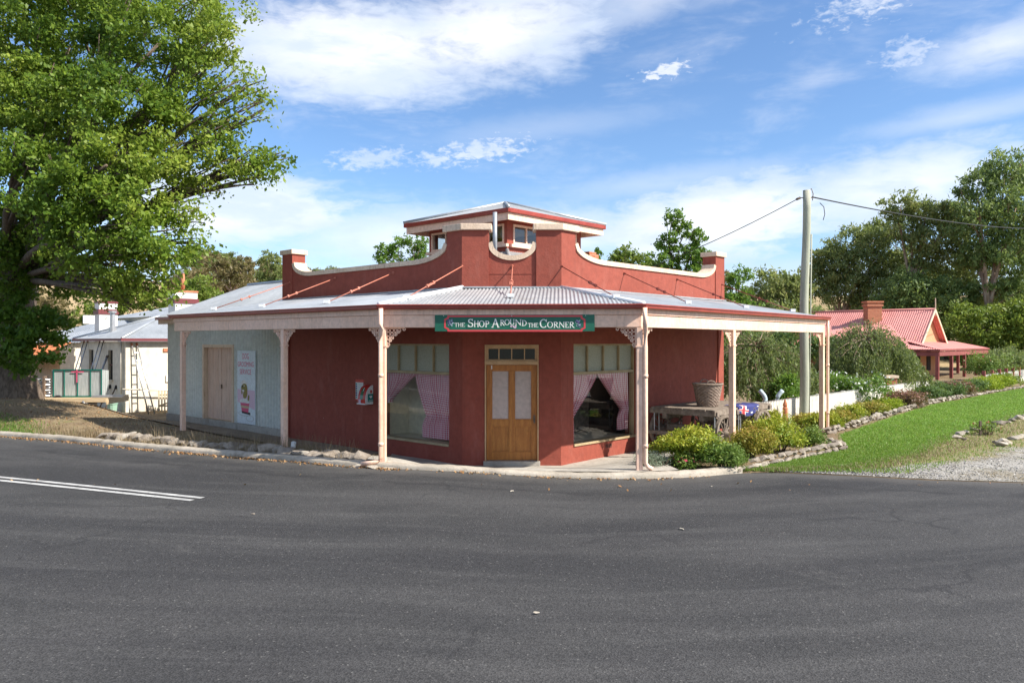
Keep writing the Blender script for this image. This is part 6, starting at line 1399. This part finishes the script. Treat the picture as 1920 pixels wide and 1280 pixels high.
# loose gravel
a_ = resample(LAWN_OUT, 300); b_ = resample(GR_OUT, 300); i_ = rng.uniform(0, 1, 26000) ** 1.3 * 110; i_, f_ = i_.astype(int), (i_ % 1)[:, None]; a_ = a_[i_] * (1 - f_) + a_[i_ + 1] * f_; b_ = b_[i_] * (1 - f_) + b_[i_ + 1] * f_; t_ = rng.uniform(.25, .99, 26000)[:, None]
P = a_ * (1 - t_) + b_ * t_; P = np.stack([P[:, 0], P[:, 1], zterr(P[:, 0], P[:, 1]) * sst(.0, .8, P[:, 1] - kline(P[:, 0])) + .022], -1)
L_GRAV = LEAF('gravel_chip', [(.20, .19, .17, 1), (.34, .325, .30, 1), (.50, .48, .45, 1)], 0)
stuff(leaves('gravel_chips', P, .022, L_GRAV, None, rng.uniform(0, 1, len(P)), .8, 2.0, 0))
P = lawn_pts(7000, .98, 1.6, .0, .22); blades('verge_tufts', P, .05, .008, L_GRASS, .9)
# ------------------------------------------------------------------ picket fence, pole, wires
fO = Vector((9.1, 23.5)) - DR * 3.6; fF = frame(fO, DR, NR); fn = thing('picket_fence', 'white picket fence behind the garden shrubs and power pole', 'fence', (fO.x, fO.y, -.1))
mb = MB(); FL = 17.5; n_ = int(FL / .105)
for i in range(n_):
    u = i * .105; mb.prism(fF, [(u, -.15), (u + .075, -.15), (u + .075, .66), (u + .0375, .73), (u, .66)], -.01, .012)
stuff(mb.build('pickets', 'picket', fn))
for z in (.1, .45): mb = MB(); mb.box(fF, 0, FL, -.055, -.011, z, z + .07); mb.build('rail', 'picket', fn)
for i, u in enumerate(np.arange(.3, FL, 2.2)):
    mb = MB(); mb.box(fF, u, u + .12, -.18, -.06, -.2, .72); mb.build('post', 'terracotta' if i % 3 == 1 else 'picket', fn)
pp_ = at(1506, 772, 22.6); pt = at(1512, 357, 22.6)
pole = thing('power_pole', 'pale green timber power pole standing behind the end of the verandah', 'pole', (pp_.x, pp_.y, zt(pp_.x, pp_.y)))
mb = MB(); n_ = 14; mb.tube([Vector((pp_.x, pp_.y, -.3)).lerp(pt, t) + Vector((.025 * math.sin(t * 9), 0, 0)) for t in np.linspace(0, 1, n_)], [.14 - .03 * t for t in np.linspace(0, 1, n_)], 18); mb.build('shaft', 'pole', pole, smooth=True)
mb = MB(); mb.tube([(pt.x - .16, pt.y, pt.z - .22), (pt.x + .16, pt.y, pt.z - .22)], .015, 6); mb.tube([(pt.x - .18, pt.y, pt.z - .22), (pt.x - .30, pt.y, pt.z - .27)], .035, 8); mb.tube([(pt.x + .06, pt.y, pt.z - .02), (pt.x + .14, pt.y - .02, pt.z + .05), (pt.x + .2, pt.y, pt.z - .1), (pt.x + .18, pt.y, pt.z - .3)], .012, 6); mb.build('insulator_hook', 'iron', pole, smooth=True)
mb = MB(); mb.tube([(pt.x + .13, pt.y - .06, pt.z - 1.3), (pp_.x + .15, pp_.y - .07, .3)], .02, 6); mb.build('conduit', 'pole', pole, smooth=True)
def wire(a, b, sag, label, r=.012):
    a = Vector(a); b = Vector(b); mb = MB(); mb.tube([a.lerp(b, t) - Vector((0, 0, sag * 4 * t * (1 - t))) for t in np.linspace(0, 1, 24)], r, 5); tag(mb.build('power_line', 'wire', None, smooth=True), label, 'cable')
ms = at(1190, 512, 24.5); mb = MB(); mb.tube([(ms.x, ms.y, 3.7), (ms.x, ms.y, ms.z + .05)], .03, 8); mb.build('service_mast', 'zinc', shop, smooth=True)
wire((pt.x - .2, pt.y, pt.z - .22), ms, .12, 'thin black cable sloping from the pole down to the shop roof')
wire((pt.x + .17, pt.y, pt.z - .2), at(2020, 424, 58), .5, 'black cable running right from the pole across the gum trees', .022)
mb = MB(); mb.tube([(pt.x + .6, pt.y + .5, pt.z - .28), (pt.x + .72, pt.y + .5, pt.z - .4), (pt.x + .75, pt.y + .5, pt.z - .62), (pt.x + .70, pt.y + .5, pt.z - .8)], .012, 5); tag(mb.build('cable_tail', 'wire', None, smooth=True), 'short loose cable end hanging right of the pole top', 'cable')

# ------------------------------------------------------------------ weeping trees, rose, garden
def weeper(label, x, y, Rr, H, n, seed, group='weeping trees in the cottage garden', low=.35):
    z = zt(x, y); r = thing('weeping_tree', label, 'tree', (x, y, z), group); mb = MB(); mb.tube([(x, y, z - .2), (x + .05, y, z + H * .4), (x, y, z + H * .8)], [.12, .09, .07], 10); P = []; Rn = []
    ns = int(n / 34)
    for i in range(ns):
        a = rng.uniform(0, 2 * math.pi); rr = Rr * math.sqrt(rng.uniform(.02, 1)) * (1 + .18 * math.sin(3 * a + seed) + .12 * math.sin(7 * a + 2)); top = z + H * (1.0 - .50 * (rr / Rr) ** 1.6) * rng.uniform(.86, 1.05)
        L = (top - z - low) * rng.uniform(.3, 1.0); t = rng.uniform(0, 1, 34) ** .9; ox = rng.normal(size=(34, 3)) * .05
        px = x + math.cos(a) * (rr + .12 * Rr * t) + ox[:, 0]; py = y + math.sin(a) * (rr + .12 * Rr * t) + ox[:, 1]; P.append(np.stack([px, py, top - L * t + ox[:, 2]], -1)); Rn.append(np.full(34, rng.uniform()))
        if i % 9 == 0: limb(mb, (x, y, z + H * .75), (x + math.cos(a) * rr, y + math.sin(a) * rr, top), .03, .008, .12, 5, 5)
    mb.build('trunk', 'gum_bark', r, smooth=True, norm=False); P = np.concatenate(P); leaves('crown', P, .095, L_WEEP, r, .5 * np.concatenate(Rn) + .5 * rng.uniform(0, 1, len(P)), .38, .2, 1.2)
    return r
weeper('weeping tree directly behind the wagon beside the shop wall', 8.4, 26.2, 1.9, 3.0, 24000, 1)
weeper('large dark weeping tree in front of the red-roofed cottage', 15.0, 32.3, 1.95, 3.4, 34000, 2)
for i, (px, py, Y, w, h, lab) in enumerate(((1600, 710, 27.5, 2.4, 1.35, 'white rose bush above the picket fence right of the end post'), (1460, 735, 24.0, 1.3, 1.25, 'white rose bush left of the power pole'))):
    c = at(px, py, Y); shrub('rose_bush', lab, c.x, c.y, w, h + .2, L_BRIGHT, .075, 5200, .55, ncl=80, flower=(L_ROSE, 420 if i == 0 else 60, .085), spread=.09)
c = at(1446, 745, 22.4)
sw = thing('garden_chair', 'pale blue scroll-backed garden seat behind the picket fence left of the pole', 'chair', (c.x, c.y, zt(c.x, c.y)))
for s_ in (-1, 1):
    mb = MB(); mb.tube([(c.x + s_ * (.34 - .17 * math.sin(a * 1.2)), c.y, c.z - .34 + .21 * a) for a in np.linspace(0, 2.6, 12)], .065, 8); mb.build('scroll_arm', 'sky_blue', sw, smooth=True)
mb = MB(); mb.box(XY, c.x - .3, c.x + .3, c.y - .2, c.y + .2, c.z - .42, c.z - .35); mb.build('seat', 'white', sw)
for dx in (-.26, .26):
    for dy in (-.16, .16): mb = MB(); mb.box(XY, c.x + dx - .02, c.x + dx + .02, c.y + dy - .02, c.y + dy + .02, zt(c.x, c.y), c.z - .42); mb.build('leg', 'sky_blue', sw)
c = fF(1.5, .2, 0); tb = thing('terracotta_finial', 'terracotta pillar standing at the near end of the picket fence', 'ornament', (c.x, c.y, -.1)); mb = MB(); mb.lathe((c.x, c.y, -.1), [(.075, 0), (.075, .60), (.05, .63), (.065, .68), (.05, .74), (.03, .80), (.012, .84), (0, .85)], 14); mb.build('body', 'terracotta', tb)
bp = at(1668, 735, 30.5); mb = MB(); mb.box(XY, bp.x - .2, bp.x + .2, bp.y - .2, bp.y + .2, -.3, .95); g_ = thing('brick_gate_post', 'squat brick gate post between the lime shrub and the weeping tree', 'gate post', (bp.x, bp.y, -.2)); mb.build('shaft', 'brick', g_); mb = MB(); mb.box(XY, bp.x - .25, bp.x + .25, bp.y - .25, bp.y + .25, .95, 1.05); mb.build('cap', 'coping', g_)

# ------------------------------------------------------------------ red-roofed cottage
def cottage():
    C = Vector((29.1, 52.0)); d, e = DR, DL; fr = lambda u, q, z: Vector((C.x + d.x * u + e.x * q, C.y + d.y * u + e.y * q, z)); zb = zt(33, 58); ze = 1.80
    h = thing('brick_cottage', 'brick cottage with faded red corrugated gable roof and wrap-round verandah', 'house', (C.x + 2, C.y + 4, zb))
    V1 = 2.3                           # verandah depth
    Lf, Dp = 15.2, 14.0                # frontage along the street, depth back from it
    wz = 2.55
    mb = MB(); mb.box(fr, V1 + 1.2, V1 + 7.4, V1, V1 + 10.5, zb - .5, wz); mb.build('wall', 'cot_wall', h)
    g0, g1, gm = V1 + 1.2, V1 + 7.4, V1 + 4.3; zr = 4.85
    mb = MB(); mb.prism(lambda u, q, z: fr(u, V1 + .02 + q, z), [(g0, wz), (g1, wz), (gm, zr - .15)], 0, .15); mb.build('gable', 'cot_wall', h)
    mb = MB(); o_ = .45
    panel(mb, fr(g0 - o_, V1 + 10.5, wz - .33), fr(g0 - o_, V1 - .45, wz - .33), fr(gm, V1 - .45, zr), fr(gm, V1 + 10.5, zr), .16, .022, 6); panel(mb, fr(g1 + o_, V1 - .45, wz - .33), fr(g1 + o_, V1 + 10.5, wz - .33), fr(gm, V1 + 10.5, zr), fr(gm, V1 - .45, zr), .16, .022, 6); rf = mb.build('roof', 'cot_roof', h, smooth=True, norm=False)
    mb = MB(); mb.tube([fr(gm, V1 - .48, zr + .02), fr(gm, V1 + 10.5, zr + .02)], .08, 8); mb.build('ridge_cap', 'cot_roof', rf, smooth=True)
    for a in (g0 - o_, g1 + o_):
        mb = MB(); mb.bar(fr(a, V1 - .47, wz - .38), fr(gm, V1 - .47, zr - .06), .05, .20); mb.build('barge_board', 'coping', h)
    mb = MB(); mb.tube([fr(gm, V1 - .47, zr - .5), fr(gm, V1 - .47, zr + .85)], [.05, .03], 8); mb.build('finial', 'coping', h)
    mb = MB(); mb.tube([fr(gm, V1 + 10.4, zr - .3), fr(gm, V1 + 10.4, zr + .8)], [.05, .03], 8); mb.build('finial', 'coping', h)
    # verandah roofs
    mb = MB(); panel(mb, fr(0, 0, ze + .06), fr(Lf, 0, ze + .06), fr(Lf, V1 + .3, 2.42), fr(V1 - .3, V1 + .3, 2.42), .16, .02, 6); mb.build('verandah_roof', 'cot_roof', h, smooth=True, norm=False)
    mb = MB(); panel(mb, fr(0, Dp, ze + .06), fr(0, 0, ze + .06), fr(V1 + 1.0, V1 + .3, 2.5), fr(V1 + 1.0, Dp - 2, 2.5), .16, .02, 6); mb.build('verandah_roof', 'cot_roof', h, smooth=True, norm=False)
    mb = MB(); panel(mb, fr(0.02, 9.5, ze + .1), fr(0.02, 1.6, ze + .1), fr(V1 + 2.3, 4.4, 3.65), fr(V1 + 2.3, 9.4, 3.65), .16, .02, 6); mb.build('lean_to_roof', 'cot_roof', h, smooth=True, norm=False)
    for a, b in ((fr(-.02, -.02, ze), fr(Lf, -.02, ze)), (fr(-.02, 0, ze), fr(-.02, Dp, ze))):
        mb = MB(); mb.bar(a, b, .12, .12); mb.build('gutter', 'cot_trim', h); mb = MB(); mb.bar(a - Vector((0, 0, .25)) + Vector((.05, .1, 0)), b - Vector((0, 0, .25)) + Vector((.05, .1, 0)), .06, .3); mb.build('valance', 'cot_trim', h)
    for u, q in ((.12, .12), (3.8, .12), (7.6, .12), (11.4, .12), (15.0, .12), (15.0, 2.2), (.12, 3.6), (.12, 7.2)):
        mb = MB(); mb.box(fr, u - .1, u + .1, q - .1, q + .1, zb - .2, ze - .1); mb.build('verandah_post', 'cot_trim', h)
    for u in (3.2, 6.0):
        mb = MB(); mb.box(fr, u, u + 1.0, V1 - .05, V1, .2, 1.7); w_ = mb.build('window', 'dark', h); mb = MB(); mb.box(fr, u - .08, u + 1.08, V1 - .08, V1 - .051, 1.7, 1.8); mb.build('lintel', 'cot_trim', w_)
    for q in (3.2, 5.6):
        mb = MB(); mb.box(fr, V1 - .05, V1, q, q + 1.0, -.2, 1.75); w_ = mb.build('window', 'dark', h); mb = MB(); mb.box(fr, V1 - .08, V1 - .051, q - .1, q + 1.1, 1.75, 1.88); mb.build('lintel', 'cot_trim', w_)
    mb = MB(); p = at(1636, 600, 60); mb.box(XY, p.x - .55, p.x + .55, p.y - .4, p.y + .4, 2.5, at(0, 568, 60).z); ch = mb.build('chimney', 'brick', h)
    mb = MB(); z_ = at(0, 568, 60).z; mb.box(XY, p.x - .63, p.x + .63, p.y - .48, p.y + .48, z_ - .28, z_ - .12); mb.box(XY, p.x - .66, p.x + .66, p.y - .5, p.y + .5, z_, z_ + .14); mb.build('corbel', 'brick', ch)
    # street fence: white panels between dark posts
    f2 = thing('cottage_fence', 'white panel fence with dark posts in front of the brick cottage', 'fence', tuple(fr(2, -4.5, zb)))
    for i in range(11):
        u = -9.5 + i * 2.0; mb = MB(); n2 = 9
        for k in range(n2): mb.box(fr, u + .12 + k * .21, u + .12 + k * .21 + .08, -4.53, -4.49, zb + .0, zb + .82)
        mb.box(fr, u + .1, u + 1.95, -4.49, -4.46, zb + .08, zb + .2); mb.box(fr, u + .1, u + 1.95, -4.49, -4.46, zb + .62, zb + .72); mb.box(fr, u + .1, u + 1.95, -4.56, -4.531, zb + .0, zb + .28); stuff(mb.build('panel', 'white', f2))
        mb = MB(); mb.box(fr, u - .08, u + .08, -4.6, -4.44, zb - .2, zb + 1.05); mb.build('post', 'cot_trim', f2)
    lm = fr(6.5, -4.0, 0); l = thing('garden_lamp', 'slim dark lamp post beside the cottage fence', 'lamp post', (lm.x, lm.y, zb)); mb = MB(); mb.tube([(lm.x, lm.y, zb), (lm.x, lm.y, zb + 1.9)], .05, 8); mb.build('post', 'cot_trim', l); mb = MB(); mb.lathe((lm.x, lm.y, zb + 1.9), [(.05, 0), (.16, .08), (.18, .4), (.06, .5), (0, .6)], 10); mb.build('lantern', 'iron', l)
    ar = fr(1.2, -3.4, 0); shrub('climber_arch', 'leafy climber arching over the cottage gate', ar.x, ar.y, 3.6, 2.5, L_WEEP, .11, 5200, .5, ncl=90, spread=.14, cat='climber')
    a2 = fr(-2.0, -3.4, 0); shrub('rose_bush', 'tall red-flowered rose bush left of the cottage verandah post', a2.x, a2.y, 2.4, 1.9, L_NANDG, .10, 3600, .5, ncl=60, flower=(L_REDFL, 14, .2), spread=.14)
cottage()

# ------------------------------------------------------------------ trees behind
GT = 'gum trees behind the brick cottage'
lobe_tree('gum_tree', 'tallest gum tree at the right picture edge', (45.5, 74), [(1885, 318, 74, 46, 40), (1832, 350, 74, 44, 34), (1905, 390, 73, 60, 50), (1840, 415, 74, 60, 46), (1900, 470, 74, 62, 46), (1838, 480, 75, 46, 34), (1950, 380, 75, 60, 80), (1930, 540, 74, 60, 40), (1870, 545, 75, 44, 30)], L_GUM2, .34, 'gum_bark', .55, cov=1.75, aspect=.35, group=GT, droop=.8, split=.42)
lobe_tree('gum_tree', 'leaning gum with pale bare limbs left of the tallest gum', (41.5, 78), [(1688, 385, 78, 38, 28), (1735, 398, 78, 46, 30), (1780, 400, 78, 38, 26), (1705, 430, 78, 42, 34), (1760, 445, 77, 50, 38), (1790, 490, 78, 38, 34), (1735, 485, 78, 36, 30)], L_GUM, .34, 'gum_bark', .48, cov=1.65, aspect=.35, group=GT, droop=.8, split=.36, trunk_lean=-1.0)
lobe_tree('gum_tree', 'broad olive gum rising behind the cottage chimney', (35, 82), [(1548, 478, 82, 30, 24), (1532, 525, 82, 34, 34), (1590, 455, 82, 46, 34), (1638, 450, 82, 40, 34), (1560, 495, 82, 40, 34), (1615, 500, 81, 56, 40), (1665, 500, 82, 40, 40), (1580, 545, 82, 56, 40), (1640, 555, 81, 60, 40)], L_GUM, .34, 'gum_bark', .45, cov=1.75, aspect=.35, group=GT, droop=.8, split=.3)
lobe_tree('understorey_tree', 'dense dark tree filling the gap under the leaning gum', (40, 76), [(1700, 545, 76, 56, 40), (1760, 560, 76, 54, 46), (1665, 580, 76, 44, 30), (1720, 600, 76, 60, 30), (1800, 560, 76, 36, 44)], L_GUM2, .32, 'twig', .3, cov=1.75, aspect=.4, group=GT, split=.15)
lobe_tree('understorey_tree', 'bright leafy tree right of the cottage gable', (42.5, 71), [(1812, 600, 71, 36, 36), (1850, 615, 71, 46, 44), (1895, 600, 71, 46, 40), (1840, 665, 71, 46, 34), (1895, 665, 70, 50, 40), (1940, 620, 70, 50, 70)], L_WATTLE, .30, 'twig', .28, cov=1.65, aspect=.42, group=GT, split=.12)
lobe_tree('gum_tree', 'soft grey-green tree left of the power pole', (21.5, 62), [(1450, 535, 62, 36, 40), (1415, 580, 62, 34, 34), (1480, 545, 62, 34, 36), (1505, 555, 62, 26, 30), (1465, 590, 61, 46, 36), (1495, 605, 62, 36, 34)], L_GUM, .30, 'gum_bark', .3, cov=1.65, aspect=.38, group='trees behind the picket fence', split=.25, droop=.6)
lobe_tree('garden_tree', 'bright green tree just right of the end parapet pier', (12.8, 42), [(1385, 530, 42, 26, 30), (1370, 575, 42, 32, 34), (1405, 590, 42, 34, 30), (1360, 620, 42, 40, 30)], L_BRIGHT, .17, 'twig', .16, cov=1.65, group='trees behind the picket fence', split=.2)
lobe_tree('garden_tree', 'dark shrubby tree between the end post and the weeping tree', (15.6, 40), [(1490, 640, 40, 50, 36), (1555, 655, 40, 40, 28), (1420, 650, 40, 54, 36), (1600, 660, 41, 40, 26)], L_DEEP, .16, 'twig', .16, cov=1.75, group='trees behind the picket fence', split=.1)
GB = 'trees behind the shop roof'
lobe_tree('ash_tree', 'tall airy bright tree behind the right parapet', (6.3, 29), [(1260, 408, 29, 22, 18), (1283, 432, 29, 24, 18), (1310, 452, 29, 16, 20), (1252, 455, 29, 24, 24), (1292, 478, 29, 30, 24), (1318, 490, 29, 18, 24), (1240, 492, 29, 30, 22), (1285, 515, 29, 44, 24)], L_BRIGHT, .13, 'twig', .14, cov=1.9, group=GB, split=.3)
lobe_tree('round_gum', 'rounded olive tree behind the middle of the right parapet', (5.4, 36), [(1172, 482, 36, 28, 24), (1152, 496, 36, 22, 20), (1200, 492, 36, 24, 26), (1215, 510, 36, 40, 20)], L_WATTLE, .16, 'gum_bark', .16, cov=1.75, group=GB, split=.3)
lobe_tree('garden_tree', 'small bright tree beside the brick chimney', (4.4, 37), [(1118, 478, 37, 12, 14), (1125, 500, 37, 18, 18)], L_BRIGHT, .16, 'twig', .12, cov=1.65, group=GB, split=.3)
lobe_tree('birch_tree', 'airy birch-like tree left of the roof lantern', (-5.0, 34), [(720, 470, 34, 20, 16), (748, 462, 34, 22, 18), (780, 452, 34, 22, 20), (735, 490, 34, 34, 16), (785, 482, 34, 26, 20)], L_BRIGHT, .12, 'gum_bark', .12, cov=1.5, group=GB, split=.3)
GH = 'trees behind the shed roof'
lobe_tree('wattle_tree', 'round yellow-green tree beside the banded chimney', (-23.5, 56), [(372, 540, 56, 30, 26), (350, 560, 56, 30, 24), (392, 560, 56, 26, 26), (330, 585, 56, 40, 24)], L_WATTLE, .24, 'twig', .2, cov=1.75, group=GH, split=.2)
lobe_tree('gum_tree', 'spreading brownish gum with pale forked trunk above the shed roof', (-28.5, 78), [(395, 490, 78, 26, 18), (430, 505, 78, 30, 20), (415, 530, 78, 34, 16), (455, 495, 78, 24, 14), (460, 530, 78, 26, 18)], L_GUMB, .30, 'gum_bark', .3, cov=1.7, aspect=.38, group=GH, split=.42, droop=.7)
lobe_tree('gum_tree', 'grey-green gum against the left end pier of the parapet', (-25.5, 80), [(505, 490, 80, 24, 18), (520, 515, 80, 26, 20), (495, 535, 80, 26, 20), (530, 545, 80, 26, 16)], L_GUM, .30, 'gum_bark', .3, cov=1.9, aspect=.38, group=GH, split=.36, droop=.7)
lobe_tree('dark_pine', 'dark green tree low behind the shed ridge', (-22.0, 70), [(520, 545, 70, 24, 20), (500, 560, 70, 30, 18), (545, 530, 70, 20, 20)], L_DEEP, .26, 'twig', .22, cov=1.75, group=GH, split=.2)
lobe_tree('garden_tree', 'olive tree behind the cream cottage ridge', (-26.5, 52), [(250, 560, 52, 40, 24), (210, 575, 52, 34, 22), (290, 565, 52, 34, 20), (180, 590, 52, 40, 24)], L_WATTLE, .22, 'twig', .2, cov=2.0, group=GH, split=.2)
lobe_tree('garden_tree', 'brown-green tree on the slope left of the tall white chimney', (-44, 75), [(90, 560, 75, 40, 24), (60, 590, 75, 50, 24), (120, 600, 75, 40, 22), (20, 590, 75, 50, 40)], L_GUMB, .28, 'twig', .22, cov=2.0, group=GH, split=.2)

lobe_tree('understorey_tree', 'olive thicket tree behind the cottage verandah end', (50, 88), [(1800, 640, 88, 44, 36), (1860, 650, 88, 50, 34), (1910, 640, 88, 50, 44), (1770, 620, 88, 40, 40), (1840, 590, 88, 50, 40), (1900, 560, 88, 50, 40), (1960, 600, 88, 60, 80)], L_GUM2, .36, 'twig', .3, cov=1.9, aspect=.42, group=GT, split=.1)
lobe_tree('understorey_tree', 'dark thicket tree behind the cottage chimney', (40, 90), [(1560, 600, 90, 50, 34), (1620, 590, 90, 50, 36), (1680, 600, 90, 50, 40), (1740, 610, 90, 44, 40), (1700, 560, 90, 50, 40)], L_GUM2, .36, 'twig', .3, cov=1.9, aspect=.42, group=GT, split=.1)
lobe_tree('gum_tree', 'grey-green gum filling the gap between the leaning gum and the tallest gum', (46, 84), [(1655, 435, 84, 36, 28), (1690, 500, 84, 46, 36), (1800, 420, 84, 44, 36), (1835, 500, 84, 46, 40), (1780, 530, 84, 46, 36), (1880, 580, 84, 50, 40), (1930, 460, 84, 50, 50), (1740, 540, 84, 46, 34)], L_GUM, .36, 'gum_bark', .4, cov=1.9, aspect=.36, group=GT, droop=.8, split=.3)
# hillside gums: four kinds built once, then copied one by one
def hill_proto(seed, mat):
    random.seed(seed); mb = MB(); mb.tube([(0, 0, -.5), (.1, 0, 2.2), (.3, .1, 4)], [.28, .2, .15], 7); P, Rn, D = [], [], []
    for k in range(6):
        a = k * 1.05 + seed; c = Vector((1.9 * math.cos(a) * random.uniform(.5, 1.1), 1.9 * math.sin(a), 5.6 + random.uniform(-1.3, 1.9))); r = (1.7, 1.6, 1.05); mb.tube([(.2, .05, 3.6), tuple(c * .6 + Vector((0, 0, 1.6))), tuple(c)], [.12, .08, .04], 5)
        p, q, d = lobe_points(c, r, 620, 16, .28); P.append(p); Rn.append(q); D.append(d)
    t = mb.build('trunk', 'gum_bark', None, norm=False); P = np.concatenate(P); c = leaves('crown', P, .42, mat, None, .55 * np.concatenate(Rn) + .45 * rng.uniform(0, 1, len(P)), .42, .5, .6, np.concatenate(D))
    td, cd = t.data, c.data; bpy.data.objects.remove(t); bpy.data.objects.remove(c); return td, cd
protos = [hill_proto(11, L_GUMB), hill_proto(12, L_GUM), hill_proto(13, L_GUMB), hill_proto(14, L_GUM2)]
random.seed(99)
def hill_tree(x, y, s_, k, where='on the dry hillside behind the shed roof'):
    z = zt(x, y); r = thing('hillside_gum', 'gum tree among many ' + where, 'tree', (x, y, z - .2), 'hillside gums ' + where); r.scale = (s_, s_, s_ * random.uniform(.85, 1.15)); r.rotation_euler = (0, 0, random.uniform(0, 6.28))
    for nm, me in zip(('trunk', 'crown'), protos[k]):
        o = bpy.data.objects.new(nm, me); COL.objects.link(o); o.parent = r
for i in range(40):
    px = random.choice([random.uniform(395, 540), random.uniform(560, 720), random.uniform(560, 800), random.uniform(330, 500)]); Y = random.uniform(110, 185); hill_tree((px - 960) / F * Y, Y, random.uniform(.7, 1.15), random.randrange(4))
for i in range(14):
    px = random.uniform(-20, 330); Y = random.uniform(150, 215); hill_tree((px - 960) / F * Y, Y, random.uniform(.8, 1.2), random.randrange(4), 'on the far hill beyond the elm trunk')
for i in range(16):
    px = random.uniform(1090, 1500); Y = random.uniform(110, 150); hill_tree((px - 960) / F * Y, Y, random.uniform(.7, 1.05), random.randrange(4), 'on the rise behind the right parapet')
for px, Y in ((1403, 205), (130, 190), (345, 200)): hill_tree((px - 960) / F * Y, Y, .75, 3)
